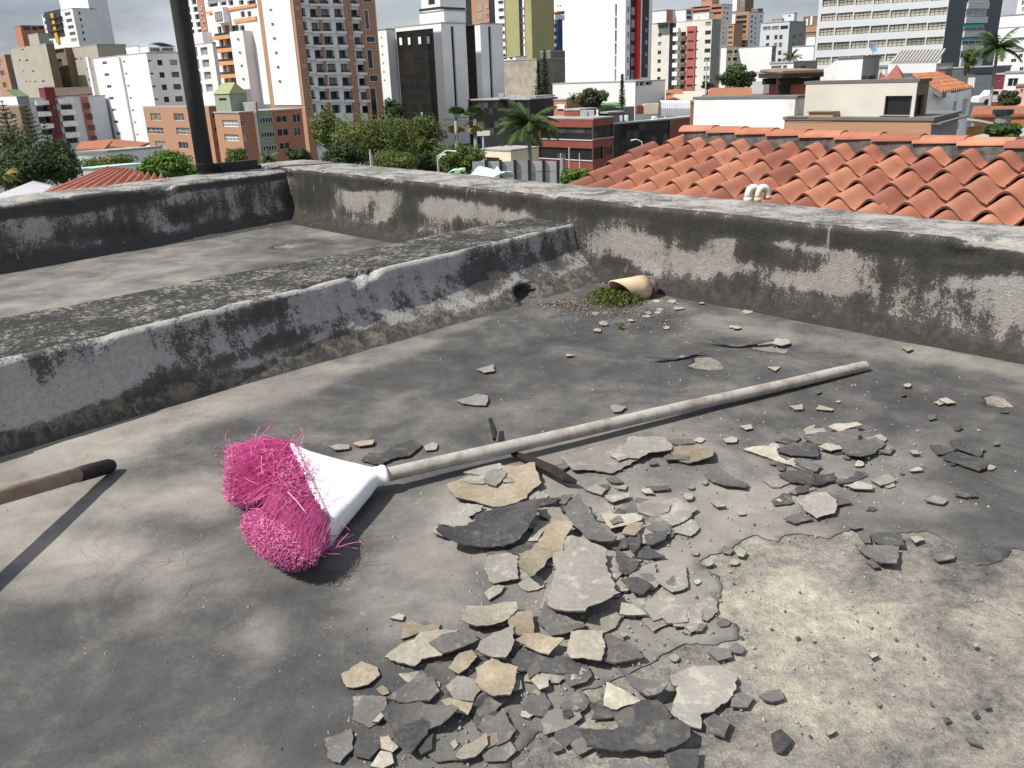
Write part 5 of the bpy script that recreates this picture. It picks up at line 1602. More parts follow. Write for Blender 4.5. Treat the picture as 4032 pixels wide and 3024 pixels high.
b.win('L', [(48, 325, 63, 341)], 4, (16, 106), 'one', GLD, proud=2.21); b.win('L', [(358, 312, 373, 327)], 5, (14, 107), 'one', GLD, proud=2.21)
b.done()
b = Bld('white_tower', 'white gridded tower just right of the black pole', 'tower', 'A', (1650, -30), 205, (1440, -30), None, W, lenR=10)
b.win('L', [(1478, -5, 1503, 38), (1527, -8, 1563, 36)], 6, (12, 60), 'std', GLD, FRMD, depth=.5); b.add('L', [(1588, -100, 1640, 330)], BRK2, .15, 'brick_pier'); b.win('L', [(1597, 50, 1617, 80)], 5, (12, 60), 'one', GL, W, proud=.16); b.done()
b = Bld('low_white_block', 'low white block with grey recessed panels right of the black pole', 'building', 'A', (1690, 345), 182, (1540, 350), None, W, lenR=.8)
b.win('L', [(1556, 372, 1574, 452), (1598, 375, 1655, 440)], 4, (14, 98), 'one', GREYC, W, depth=.4); b.done()

# ---- brick flats in front
b = Bld('brick_flats', 'three storey red brick flats left of the black pole', 'apartment block', 'A', (1660, 856), 150, (1140, 870), (1760, 850), BRK, matR=BRK2)
b.win('L', [(1200, 903, 1282, 961), (1385, 903, 1466, 963), (1240, 1125, 1321, 1179), (1424, 1132, 1499, 1186)], 1, (0, 0), 'tri', GL, FRM); b.win('L', [(1170, 1016, 1303, 1067), (1405, 1018, 1512, 1073)], 1, (0, 0), 'band', GL, FRM)
b.win('R', [(1690, 900, 1715, 945)], 3, (20, 110), 'one'); b.done()
b = Bld('brick_flats', 'red brick flats with a sage green stair panel right of the black pole', 'apartment block', 'B', (295, 925), 140, (90, 930), (802, 880), BRK, matR=BRK2)
b.win('L', [(158, 980, 284, 1036), (175, 1097, 290, 1151), (190, 1215, 304, 1262)], 1, (0, 0), 'band', GL, W); b.win('R', [(298, 980, 346, 1034), (312, 1096, 356, 1150), (326, 1215, 376, 1264)], 1, (0, 0), 'std', GL, W)
b.add('R', [(452, 903, 588, 1400)], GREEN, .14, 'stair_panel'); b.add('R', [(440, 900, 456, 1400)], CRM, .3, 'pilaster')
b.win('R', [(455, 957, 563, 1004), (468, 1075, 579, 1121), (482, 1185, 596, 1233)], 1, (0, 0), 'wide', GLD, FRM, proud=.15)
b.win('R', [(598, 943, 688, 1001), (735, 930, 797, 1001), (608, 1052, 700, 1111), (745, 1040, 800, 1111), (625, 1165, 712, 1219)], 1, (0, 0), 'std', GL, FRM); b.done()
h = Bld('rooftop_hut', '', '', 'B', (212, 765), 143, (88, 768), (350, 752), GREEN, zb=b.zt, parent=b.root); h.win('L', [(130, 800, 190, 825)], 1, (0, 0), 'one', GLD); h.done(False)
mb = MB(); k2 = h.K.to_2d(); Dp = h.A + h.B - k2; c = (h.A + h.B) / 2; ov = [c + (p - c) * 1.1 for p in (h.A, k2, h.B, Dp)]; ap = [(ov[0] + ov[3]) / 2 * .75 + c * .25, (ov[1] + ov[2]) / 2 * .75 + c * .25]; zr = h.zt + 1.7
V = [(p.x, p.y, h.zt) for p in ov] + [(p.x, p.y, zr) for p in ap]
mb.v = V; mb.f = [(0, 1, 5, 4), (1, 2, 5), (2, 3, 4, 5), (3, 0, 4), (3, 2, 1, 0)]; mb.m = [0] * 5; mb.mats = [pm('green_hip_roof', (.32, .33, .16), (.25, .27, .15), 1, .8)]; mb.build('hut_roof', b.root, b.off)
h = Bld('tank_room', '', '', 'B', (425, 845), 141, (285, 850), (440, 840), GREYC, zb=b.zt, parent=b.root); h.done()

# ---- white tower at the left
b = Bld('white_apartments', 'bright white apartment block left of the black pole', 'apartment block', 'A', (1165, 425), 200, (735, 440), (1475, 412), W, matR=W)
b.win('L', [(938, 487, 966, 529)], 7, (19, 97), 'one', GL, FRMD); b.win('L', [(815, 490, 852, 513)], 7, (18, 94), 'std', GL, W); b.win('L', [(978, 484, 996, 497)], 7, (18, 97), 'one', GLD)
b.win('R', [(1178, 478, 1206, 491)], 4, (18, 102), 'one', GLD); b.win('R', [(1254, 477, 1294, 521)], 4, (18, 98), 'std', GL, FRMD); b.win('R', [(1352, 475, 1412, 519)], 4, (15, 97), 'tri', GL, FRMD)
b.add('L', [(790, 445, 806, 1400), (1030, 445, 1046, 1400)], W, .5, 'pier'); b.done()
h = Bld('stair_tower', '', '', 'A', (1102, 370), 203, (1000, 372), (1110, 372), W, zb=b.zt, parent=b.root, lenR=4); h.done()
h = Bld('roof_terrace', '', '', 'A', (1180, 372), 206, (1100, 372), (1395, 362), W2, zb=b.zt, parent=b.root); h.win('R', [(1200, 380, 1275, 412), (1290, 378, 1380, 410)], 1, (0, 0), 'wide', GLD, FRM); h.done(False)
mb = MB()
for k in range(8):
    P = []
    for t in (k / 8, (k + 1) / 8):
        e = h.K.to_2d().lerp(h.B, t); z = h.zt + .1 + 1.6 * math.sin(math.pi * (.25 + .6 * t)) - .9; P.append((e, z))
    nn = Vector((-.7, .7))
    (e0, z0), (e1, z1) = P
    mb.hexa([(e0.x, e0.y, z0), (e1.x, e1.y, z1), (e1.x + nn.x * 6, e1.y + nn.y * 6, z1), (e0.x + nn.x * 6, e0.y + nn.y * 6, z0), (e0.x, e0.y, z0 + .15), (e1.x, e1.y, z1 + .15), (e1.x + nn.x * 6, e1.y + nn.y * 6, z1 + .15), (e0.x + nn.x * 6, e0.y + nn.y * 6, z0 + .15)], SKYB)
mb.build('blue_canopy', b.root, b.off)

# ---- tan blocks far left
b = Bld('tan_block', 'tan windowless gable wall block, left of two behind the red balcony flats', 'building', 'A', (365, 352), 255, (85, 372), (432, 362), TAN, matR=BRN)
b.win('L', [(173, 389, 188, 402), (150, 474, 167, 488), (204, 473, 226, 488), (180, 560, 193, 569), (257, 559, 273, 572), (205, 645, 216, 655), (237, 645, 247, 655), (276, 644, 288, 656), (335, 640, 357, 654)], 1, (0, 0), 'one', GLD); b.win('R', [(385, 470, 408, 484), (368, 553, 387, 570)], 1, (0, 0), 'one', GLD); b.done()
b = Bld('tan_block', 'tan windowless wall block, right of two behind the red balcony flats', 'building', 'A', (770, 358), 250, (515, 352), None, TAN, lenR=8)
b.win('L', [(590, 463, 616, 477), (640, 463, 653, 475), (554, 549, 583, 569), (690, 542, 708, 556), (721, 542, 739, 554), (705, 624, 753, 646)], 1, (0, 0), 'std', GLD); b.done()
b = Bld('brown_link_block', 'brown balcony block between the two tan walls', 'building', 'A', (516, 385), 262, (400, 385), None, BRN, lenR=8); b.win('L', [(425, 375, 510, 425), (430, 470, 495, 530), (440, 553, 500, 612)], 1, (0, 0), 'wide', GLD, FRM, depth=.6); b.done()
b = Bld('orange_brick_block', 'orange brick block cut by the left edge', 'building', 'A', (35, 440), 240, (-60, 440), (85, 440), BRK, matR=BRN); b.win('L', [(-5, 480, 18, 525), (5, 560, 38, 605), (25, 655, 55, 700)], 1, (0, 0), 'std', GL); b.done()

# ---- red balcony flats
b = Bld('balcony_flats', 'pale flats with dark red stair strips and planted balconies at the left', 'apartment block', 'A', (185, 790), 205, None, (835, 762), GREYW, lenL=10)
b.win('R', [(290, 845, 386, 886), (310, 930, 402, 982), (335, 1030, 420, 1075)], 1, (0, 0), 'wide', GLD, FRMD, depth=.8); b.win('R', [(485, 835, 577, 872), (500, 920, 592, 962), (515, 1010, 607, 1052), (530, 1100, 622, 1140)], 1, (0, 0), 'wide', GLD, FRMD, depth=.8)
b.add('R', [(275, 803, 377, 836), (298, 890, 396, 926), (320, 985, 416, 1022)], W2, 1.2, 'balcony'); b.add('R', [(450, 787, 570, 826), (470, 875, 590, 916), (490, 965, 608, 1006), (510, 1055, 626, 1096)], W2, 1.2, 'balcony')
b.add('R', [(398, 750, 468, 1200)], DRED, .9, 'stair_strip'); b.add('R', [(682, 770, 738, 1200)], PINK, .3, 'red_strip'); b.win('R', [(665, 820, 712, 866), (682, 905, 732, 952), (702, 995, 752, 1037), (720, 1080, 768, 1112)], 1, (0, 0), 'std', GLD, FRMD, proud=.31); b.win('R', [(405, 830, 440, 880), (425, 920, 462, 970), (440, 1010, 478, 1060)], 1, (0, 0), 'one', GLD, FRMD, proud=.92)
b.done()
h = Bld('stair_tower', '', '', 'A', (350, 700), 208, None, (430, 695), DRED, zb=b.zt, parent=b.root, lenL=4); h.done()
mb = MB(); P = [at_y(*zp('A', *q[:2]), q[2]) for q in ((440, 765, 212), (760, 745, 228), (720, 690, 236), (430, 700, 220))]; mb.hexa([tuple(p - up * .3) for p in P] + [tuple(p) for p in P], pm('brown_tile_roof', (.16, .115, .09), (.10, .075, .06), 1.2, .9)); mb.build('tile_roof_slope', b.root, b.off)
b = Bld('white_gable_house', 'small white gabled house with green roof at the left edge', 'house', 'A', (130, 770), 150, (-40, 760), (225, 765), W, matR=GREYC); b.done(False)
mb = MB(); P = [at_y(*zp('A', *q[:2]), q[2]) for q in ((130, 772, 150), (228, 762, 156), (150, 712, 160), (50, 712, 154))]; mb.hexa([tuple(p - up * .25) for p in P] + [tuple(p) for p in P], pm('green_tile_roof', (.16, .24, .12), (.10, .15, .08), 1.2, .9)); mb.build('roof', b.root, b.off)
b = Bld('brown_flats', 'brown flats with balconies behind the pines at the left edge', 'apartment block', 'A', (150, 850), 120, (-60, 850), (200, 850), BRN); b.win('L', [(85, 905, 130, 950), (100, 1000, 140, 1045), (20, 905, 60, 950)], 1, (0, 0), 'std', GLD); b.done()

# ---- far tower with yellow stripe
b = Bld('striped_tower', 'distant white tower with a dark panel and yellow stripes', 'tower', 'A', (575, 68), 345, (325, 90), (765, 60), W)
b.add('L', [(372, 82, 500, 300)], BLK, .2, 'dark_panel'); b.add('L', [(435, 100, 458, 345)], YEL, .5, 'yellow_stripe', base=.1); b.add('L', [(395, 140, 500, 150), (398, 190, 505, 200), (400, 240, 510, 250)], BLK, 1.0, 'balcony')
b.win('L', [(340, 113, 374, 143), (515, 97, 562, 126)], 5, (13, 52), 'std', GL, W); b.win('R', [(625, 92, 642, 118)], 5, (10, 52), 'one', GL); b.done()
b = Bld('white_tower', 'plain distant white tower behind the yellow striped one', 'tower', 'A', (700, 15), 375, (475, 20), (855, 15), W, ztop=58); b.win('R', [(725, 60, 738, 75)], 6, (6, 48), 'one', GLD); b.done()
b = Bld('brick_shell', 'unfinished brick block with open top floor behind the tan walls', 'building', 'A', (160, 205), 335, (108, 205), (352, 200), BRK2); b.win('R', [(185, 210, 240, 240), (255, 212, 300, 240), (305, 205, 345, 235)], 1, (0, 0), 'one', GLD, depth=1.0); b.done()
b = Bld('tan_hall', 'low beige hall in front of the unfinished brick block', 'building', 'A', (300, 268), 320, (222, 280), (385, 275), TAN); b.done()

# ---- black glass and white slab building
b = Bld('glass_building', 'white slab building with a tall black glass front and four lit slots', 'office building', 'C', (490, 190), 190, (115, 210), (690, 190), W)
b.panes('L', (153, 243, 452, 1080), 7, 10, GLB, FRMD, .25)
for r in ((152, 308, 173, 368), (222, 305, 241, 365), (306, 300, 328, 360), (376, 297, 398, 355)): b.add('L', [r], W, .05, 'lit_slot')  # brightness of the lit slots put into white slabs on the glass
b.add('L', [(330, 915, 343, 968)], SKYB, .05, 'blue_sign'); b.win('R', [(587, 216, 612, 872)], 1, (0, 0), 'one', GLD, BLK, depth=.5)
b.done()
h = Bld('penthouse', '', '', 'C', (513, 88), 193, (312, 95), (690, 84), W, zb=b.zt + .2, parent=b.root); h.done(); h.add('L', [(312, 62, 513, 84)], RAIL, .06, 'railing'); h.add('R', [(515, 60, 688, 80)], RAIL, .06, 'railing')
h2 = Bld('plant_room', '', '', 'C', (480, -30), 196, (325, -30), (690, -30), W, zb=h.zt + .2, parent=b.root); h2.win('L', [(385, -10, 440, 40)], 1, (0, 0), 'one', GLD); h2.done()
b = Bld('glass_link', 'bronze glass link between the two white slabs', 'office building', 'C', (772, 206), 198, (684, 206), None, BLK, lenR=8); b.panes('L', (690, 212, 768, 830), 4, 14, GLB, FRMD, .2); b.done()
b = Bld('slab_wing', 'right white slab wing of the black glass building with a dark slot', 'office building', 'C', (808, 196), 186, (764, 199), (992, 193), W); b.win('R', [(886, 216, 911, 800)], 1, (0, 0), 'one', GLD, BLK, depth=.5); b.done()
b = Bld('glass_podium', 'low black glass podium right of the white slabs', 'office building', 'C', (1216, 814), 168, (712, 820), None, BLK, lenR=8); b.panes('L', (720, 828, 1210, 1098), 12, 5, GLD, FRMD, .2); b.done()
for k, (x, y, w_, h_) in enumerate(((960, 770, 40, 40), (1040, 785, 50, 25), (1100, 790, 40, 20))):
    p = at_y(*zp('C', x, 812), 171); s_ = 171 / FPX / 2.074 * 1.0
    mb = MB(); mb.box(p.x, p.x + w_ * 171 / FPX / 2.07, p.y + 1, p.y + 3, b.zt + .23, b.zt + .23 + h_ * 171 / FPX / 2.07, GREYW)
    mb.build('air_unit', b.root, b.off)
b = Bld('end_block', 'white end block with a dark slot right of the glass podium', 'building', 'C', (1265, 792), 170, (1180, 797), (1416, 780), W); b.win('R', [(1326, 796, 1346, 945)], 1, (0, 0), 'one', GLD, BLK, depth=.4); b.done()
b = Bld('shop', 'cream shop with dark opening under the glass podium', 'shop', 'C', (1060, 1235), 125, (815, 1240), None, CRM, lenR=6); b.win('L', [(850, 1285, 968, 1330)], 1, (0, 0), 'one', GLD, FRMD, depth=.5); b.done()
p0, p1 = at_y(*zp('C', 775, 1072), 122), at_y(*zp('C', 890, 1107), 122)
root = empty('sign_board', (p0.x, p0.y, GZ)); tag(root, 'blank white sign board on a post before the glass podium', 'sign'); mb = MB(); mb.box(p0.x, p1.x, p0.y, p0.y + .4, p1.z, p0.z, W); mb.build('board', root, root.location); mb = MB(); mb.tube([((p0.x + p1.x) / 2, p0.y + .2, GZ), ((p0.x + p1.x) / 2, p0.y + .2, p1.z)], .15, 8, FRM); mb.build('post', root, root.location)

# ---- towers behind
b = Bld('olive_tower', 'olive green tower with brick and black strips behind the white slabs', 'tower', 'C', (1226, 0), 265, (685, 0), None, OLIVE, lenR=10, ztop=40)
for x0, x1, mt, o_ in ((685, 745, BLK, .1), (745, 888, BRK, .25), (888, 937, BLK, .1), (937, 1012, W, .3), (1128, 1160, BLK, .1), (1160, 1172, W, .2)): b.add('L', [(x0, -300, x1, 480)], mt, o_, 'strip')
b.win('L', [(798, 42, 832, 88), (856, 38, 886, 68)], 4, (2, 70), 'std', GL, proud=.27, frame=FRM); b.win('L', [(965, 5, 1006, 30)], 8, (3, 62), 'one', GLD, proud=.31); b.win('L', [(1155, 60, 1170, 75)], 6, (1, 60), 'one', GLD, proud=.22); b.done()
b = Bld('blue_building', 'cobalt blue apartment block with grey balconies', 'apartment block', 'C', (1442, 160), 305, (1232, 150), (1482, 165), BLUE)
b.add('L', [(1300, 168, 1352, 202), (1385, 170, 1432, 198)], GREYW, .9, 'balcony', 5, (2, 62)); b.win('L', [(1306, 206, 1350, 230), (1388, 202, 1430, 230), (1250, 180, 1285, 225)], 5, (2, 62), 'std', GLD, FRMD, depth=.5); b.done()
h = Bld('penthouse', '', '', 'C', (1420, 118), 309, (1258, 128), None, W, zb=b.zt + .2, parent=b.root, lenR=6); h.done(False); mb = MB(); P = [h.A, h.K.to_2d(), h.B]; mb.hexa([(h.A.x, h.A.y, h.zt), (h.K.x, h.K.y, h.zt), (h.B.x, h.B.y, h.zt + .3), (h.A.x + h.B.x - h.K.x, h.A.y + h.B.y - h.K.y, h.zt + .3)] + [(h.A.x, h.A.y, h.zt + .2), (h.K.x, h.K.y, h.zt + .5), (h.B.x, h.B.y, h.zt + 1.4), (h.A.x + h.B.x - h.K.x, h.A.y + h.B.y - h.K.y, h.zt + 1.4)], ROOFT); mb.build('penthouse_roof', b.root, b.off)
b = Bld('white_tower', 'distant white tower with small dark balconies behind the blue block', 'tower', 'C', (1505, -20), 390, (1338, -20), None, W, lenR=10, ztop=60); b.win('L', [(1352, 8, 1392, 22), (1440, 40, 1452, 54), (1460, 40, 1474, 54)], 5, (0, 47), 'one', GLD, depth=.6); b.done()
b = Bld('concrete_block', 'stained bare concrete wall block right of the white slabs', 'building', 'C', (1272, 485), 220, (985, 490), (1505, 460), CONC, matR=CONCD); b.done()
h = Bld('roof_room', '', '', 'C', (1100, 465), 225, (990, 470), None, W, zb=b.zt + .2, parent=b.root, lenR=4); h.win('L', [(1000, 470, 1030, 485), (1050, 468, 1075, 484)], 1, (0, 0), 'one', GLD); h.done()
b = Bld('concrete_block', 'dark grey concrete block behind the twin pines', 'building', 'C', (1385, 420), 232, (1300, 420), (1505, 415), CONCD); b.done()

# ---- big white tower
b = Bld('white_tower', 'biggest bright white tower with a red fin and black strips on its side', 'tower', 'D', (862, 0), 200, (290, 0), (1112, 0), W, ztop=36)
b.win('L', [(762, 40, 780, 150)], 6, (-1, 121), 'one', GL, W, depth=.4); b.win('R', [(880, 60, 897, 116)], 6, (-1, 118), 'one', GLD, W)
b.add('R', [(905, -300, 946, 735)], BLK, .08, 'black_strip'); b.add('R', [(946, -300, 978, 735)], REDP, .7, 'red_fin'); b.add('R', [(1015, -300, 1075, 720)], BLK, .08, 'black_strip'); b.win('R', [(1042, 160, 1056, 188)], 5, (-1, 111), 'one', GL, W, proud=.1); b.win('R', [(912, 70, 938, 140)], 6, (-1, 118), 'std', GL, FRM, proud=.1); b.done()
b = Bld('white_podium', 'white podium at the foot of the biggest white tower', 'building', 'D', (952, 765), 182, (180, 775), (1232, 730), W); b.win('R', [(958, 768, 985, 803), (993, 762, 1040, 800), (1048, 752, 1108, 795)], 1, (0, 0), 'one', GLD, depth=.8); b.done()

# ---- beige flats with pink strip
b = Bld('beige_flats', 'cream flats with a brick red strip, black strip and white balconies', 'apartment block', 'E', (330, 245), 250, (-655, 280), (442, 240), OFFW, matR=GREYC)
b.win('L', [(1165, 308, 1196, 343)], 6, (-2, 82), 'std', GL, FRMD, Z='D'); b.add('L', [(1266, 215, 1322, 900)], BLK, .1, 'black_strip', Z='D'); b.win('L', [(1170, 226, 1255, 262)], 1, (0, 0), 'tri', GLD, Z='D')
b.win('L', [(1372, 297, 1424, 338)], 7, (-2, 82), 'std', GLD, FRMD, Z='D', depth=.8); b.add('L', [(1322, 258, 1369, 300)], W, 1.0, 'balcony', 7, (-2, 82), Z='D'); b.add('L', [(1375, 338, 1432, 358)], BRN, .9, 'balcony', 7, (-2, 82), Z='D')
b.add('L', [(1430, 245, 1512, 900)], PINK, .4, 'red_strip', Z='D'); b.win('L', [(1452, 291, 1505, 304)], 7, (-2, 83), 'one', GLD, FRMD, Z='D', proud=.41); b.win('L', [(1522, 290, 1540, 302)], 7, (-3, 83), 'one', GLD, FRMD, Z='D')
b.win('L', [(247, 268, 319, 319)], 7, (-4.5, 112), 'std', GL, FRMD); b.done()
h = Bld('roof_room', '', '', 'D', (1242, 95), 258, (1115, 105), None, W, zb=b.zt + .2, parent=b.root, lenR=8); h.add('R', [(1243, 95, 1300, 200)], BRK2, .1, 'brick_panel'); h.done()
h = Bld('roof_room', '', '', 'D', (1425, 90), 258, (1312, 90), (1485, 95), W, zb=b.zt + .2, parent=b.root); h.win('R', [(1430, 95, 1478, 135), (1430, 145, 1478, 180)], 1, (0, 0), 'one', GLD); h.done()
h = Bld('roof_room', '', '', 'E', (290, 155), 262, (95, 165), (345, 160), W2, zb=b.zt + .2, parent=b.root); h.done()

# ---- group right of it
b = Bld('brown_tower', 'brown brick tower with grey balconies behind the cream flats', 'tower', 'E', (457, 55), 335, (60, 60), (585, 50), BRK2, matR=W)
b.win('L', [(95, 75, 300, 100), (90, 125, 300, 150), (320, 85, 450, 115), (345, 150, 440, 175), (80, 30, 300, 50)], 1, (0, 0), 'wide', GLD, FRMD, depth=.8); b.win('R', [(478, 85, 502, 108), (508, 155, 530, 182), (505, 215, 530, 245), (470, 145, 495, 160), (470, 210, 490, 225), (515, 90, 540, 110)], 1, (0, 0), 'one', GLD); b.win('R', [(462, 275, 480, 290)], 5, (-1, 62), 'one', GLD); b.done()
h = Bld('tank_room', '', '', 'E', (330, -10), 340, (195, 0), None, BRK, zb=b.zt + .2, parent=b.root, lenR=5); h.done()
b = Bld('brick_tower', 'brick and white tower with wide windows left of the white five storey block', 'tower', 'E', (787, 150), 345, (570, 172), (972, 165), W, matR=W); b.add('L', [(610, 160, 780, 620)], BRK, .2, 'brick_panel'); b.win('L', [(636, 192, 762, 226)], 7, (-4, 62), 'wide', GL, FRMD, proud=.21); b.win('R', [(815, 190, 838, 225), (862, 215, 880, 240), (930, 190, 948, 220)], 6, (-2, 62), 'one', GLD); b.done()
h = Bld('roof_gable', '', '', 'E', (900, 110), 350, (820, 115), None, BRN, zb=b.zt, parent=b.root, lenR=4); h.done()
b = Bld('brick_tower', 'low brick flats in front of the brick and white tower', 'apartment block', 'E', (605, 300), 320, (525, 305), None, BRK, lenR=6); b.win('L', [(530, 325, 580, 355)], 4, (-1, 65), 'std', GLD); b.done()
b = Bld('dark_tower', 'dark glass tower top behind the brick tower', 'tower', 'E', (742, -20), 430, (590, -20), None, BRN, lenR=8, ztop=62); b.add('L', [(585, -60, 640, 140)], W, .2, 'white_strip'); b.win('L', [(668, -20, 720, 95)], 1, (0, 0), 'band', GL, FRMD); b.done()
b = Bld('white_block', 'white five storey block with dark windows in the middle distance', 'apartment block', 'E', (1295, 268), 285, (935, 290), (1505, 238), GREYW, matR=GREYC)
b.win('L', [(963, 330, 1056, 373), (1072, 325, 1161, 369), (1178, 318, 1273, 363)], 1, (0, 0), 'tri', GL, FRMD); b.win('L', [(1002, 440, 1041, 495), (1104, 437, 1141, 490), (1165, 433, 1204, 488)], 2, (-5, 98), 'std', GL, FRMD); b.win('L', [(1150, 630, 1188, 684)], 2, (-5, 97), 'std', GL, FRMD); b.win('R', [(1332, 430, 1362, 482), (1415, 428, 1442, 446)], 3, (-8, 97), 'std', GLD); b.done()
h = Bld('stair_tower', '', '', 'E', (1352, 165), 290, (1210, 172), (1388, 178), GREYW, zb=b.zt + .2, parent=b.root); h.win('L', [(1278, 188, 1305, 210)], 1, (0, 0), 'one', GL); h.done()
h = Bld('roof_terrace', '', '', 'E', (1200, 232), 292, (1075, 240), None, GREYC, zb=b.zt + .2, parent=b.root, lenR=4); h.done()
b = Bld('brown_block', 'brown and white striped block behind the grey office tower', 'building', 'E', (1640, 198), 335, (1462, 222), None, BRN, lenR=8); b.add('L', [(1500, 235, 1525, 320), (1555, 205, 1580, 310)], W, .3, 'white_strip'); b.add('L', [(1462, 330, 1640, 400)], BRK, .2, 'brick_band'); b.done()
b = Bld('white_block', 'plain white wall stepped beside the grey office tower', 'building', 'E', (1612, 450), 235, (1505, 452), None, W2, lenR=6); b.done()
b = Bld('white_block', 'low plain white wall in front of the five storey block', 'building', 'E', (1600, 572), 228, (1330, 578), None, W, lenR=6); b.done()
b = Bld('white_block', 'windowless white hall behind the dark green tree', 'building', 'E', (1075, 580), 225, (640, 590), (1128, 585), W, matR=GREYC); b.win('R', [(1082, 610, 1100, 650), (1080, 705, 1096, 745)], 1, (0, 0), 'one', GLD); b.done()
b = Bld('cream_flats', 'small yellowish flats left of the windowless white hall', 'apartment block', 'E', (510, 585), 228, (440, 590), (655, 590), W, matR=CRM); b.win('R', [(515, 625, 582, 665), (603, 622, 648, 662), (523, 715, 560, 757), (588, 712, 640, 757), (520, 808, 560, 850)], 1, (0, 0), 'std', GLD, FRMD); b.win('R', [(548, 682, 572, 694), (612, 680, 636, 692), (545, 776, 568, 788), (605, 775, 628, 787)], 1, (0, 0), 'one', GLD); b.done()

# ---- grey office tower
b = Bld('office_tower', 'grey office tower with white bands and blinds behind the windows', 'office tower', 'F', (1322, 0), 176, (-226, 0), (1962, 0), GREYW, YL=200, YR=182, ztop=26, matR=SLATE)
gx = [(-226, -50), (-35, 155), (170, 372), (388, 592), (606, 820), (836, 1052), (1068, 1300)]
for r in range(-2, 4):
    y0, y1, dx = 150 + 174 * r, 238 + 174 * r, -20 * (r - 1)
    for (a, c) in gx:
        sl = -.054 * ((a + c) / 2 - 60)
        b.win('L', [(a + dx, y0 + sl, c + dx, y1 + sl)], 1, (0, 0), 'band', GLC, FRMD, depth=.35)
for a, c in ((-30, 130), (160, 350), (500, 690)):
    sl = -.05 * ((a + c) / 2 - 60); b.win('L', [(a - 60, 690 + sl, c - 60, 770 + sl)], 1, (0, 0), 'wide', GLD, W, depth=.4)
b.add('R', [(1525, 30, 1776, 106), (1500, 200, 1756, 276), (1476, 370, 1731, 441), (1455, 535, 1706, 606), (1436, 695, 1690, 790)], GREYW, .5, 'white_band')
b.win('R', [(1512, 115, 1755, 192), (1550, -40, 1790, 22)], 1, (0, 0), 'tri', GLC, W, proud=.05); b.win('R', [(1485, 322, 1728, 360), (1463, 480, 1704, 526), (1445, 615, 1690, 690)], 1, (0, 0), 'tri', GLD, W, proud=.05); b.add('R', [(1488, 290, 1730, 320), (1468, 452, 1706, 480)], TURQ, .12, 'blind')
b.done()
b = Bld('slate_annex', 'dark slate clad annex at the foot of the office tower', 'building', 'F', (1880, 800), 140, (1362, 825), None, SLATE, lenR=8, YL=145); b.add('L', [(1500, 800, 1880, 872)], BLK, .2, 'black_band'); b.win('L', [(1515, 878, 1630, 1040)], 1, (0, 0), 'wide', FRM, W, depth=.3); b.done()
b = Bld('white_store', 'long white building with ribbed cladding at the right edge', 'building', 'F', (2330, 165), 210, (1905, 178), None, W, lenR=10); b.add('L', [(1895, 318, 2330, 325), (1890, 445, 2330, 452), (1880, 575, 2330, 582)], GREYC, .08, 'joint'); b.done()
b = Bld('white_tower', 'slim white tower in the top right corner', 'tower', 'F', (2280, -40), 330, (2150, -40), None, W, lenR=8); b.win('L', [(2185, 5, 2212, 60)], 2, (0, 80), 'std', GL); b.done()
# ================================================================ nearer neighbours on the right
b = Bld('brick_house', 'orange brick house wall with stepped top just behind the tile roof', 'house', 'F', (1120, 1440), 20, (-640, 1470), (1442, 1352), BRK, zb=GZ, matR=GREYC, YL=22.5, YR=22.4, roof_mat=CONCD)
b.done(); BH = b
b.add('L', [(-595, 1395, -355, 1450), (-350, 1330, -150, 1450)], BRK, .36, 'gable_step', base=-.35); b.add('L', [(-150, 1330, -60, 1450)], BRK, .36, 'gable_step', base=-.35)
for r in ((-362, 1328, -55, 1337), (-600, 1390, -360, 1398)): b.add('L', [r], CONCD, .45, 'coping', base=-.4)
b.add('R', [(1120, 1420, 1442, 1437)], CONCD, .2, 'coping')
M_STAIN = pm('stained_white_wall', (0.80, 0.79, 0.75), (0.50, 0.49, 0.46), .9, .9, lo=.27, hi=.44, stretch=(1, 1, .6))
b = Bld('white_house', 'long white stained wall above the brick house at the left', 'house', 'E', (1365, 1228), 22.9, (105, 1258), None, M_STAIN, zb=GZ, YL=25, lenR=.8, roof_mat=CONCD); b.win('L', [(905, 1435, 1092, 1478)], 1, (0, 0), 'tri', GLD, FRMD); b.done()
M_BEIGE = pm('beige_render', (0.62, 0.585, 0.51), (0.50, 0.475, 0.42), .5, .9, lo=.3, hi=.6)
b = Bld('beige_penthouse', 'beige flat roofed house with one big black window', 'house', 'F', (948, 978), 20.55, (-380, 990), (1082, 1035), M_BEIGE, zb=GZ, YL=22.6, matR=BRN, roof_mat=CONCD, YR=21.0)
b.win('L', [(552, 1140, 870, 1372)], 1, (0, 0), 'one', GLD, FRMD, depth=.12); b.add('L', [(520, 1376, 850, 1394)], FRMD, .12, 'sill'); b.win('R', [(930, 1130, 1020, 1370)], 1, (0, 0), 'one', GLD, FRMD, depth=.15); b.done()
b = Bld('white_gable_house', 'white house with mossy orange tile roof right of the beige house', 'house', 'F', (1365, 1108), 31, (1060, 1108), (1592, 1062), W2, zb=GZ, YL=31.2, YR=35); b.win('R', [(1368, 1205, 1408, 1345), (1478, 1180, 1530, 1355), (1395, 1460, 1440, 1540)], 1, (0, 0), 'std', GLD, FRM); b.done(False)
mb = MB(); A_ = at_y(*zp('F', 1062, 1036), 30.6); K_ = at_y(*zp('F', 1365, 1108), 31); G_ = at_y(*zp('F', 880, 905), 30.8); mb.hexa([(A_.x, A_.y, b.zt - 3), (K_.x, K_.y, b.zt - 3), (K_.x, K_.y + 3, b.zt - 3), (A_.x, A_.y + 3, b.zt - 3), tuple(A_), (K_.x, K_.y, K_.z), (K_.x, K_.y + 3, K_.z), (A_.x, A_.y + 3, A_.z)], W2); mb.build('gable_wall', b.root, b.off)
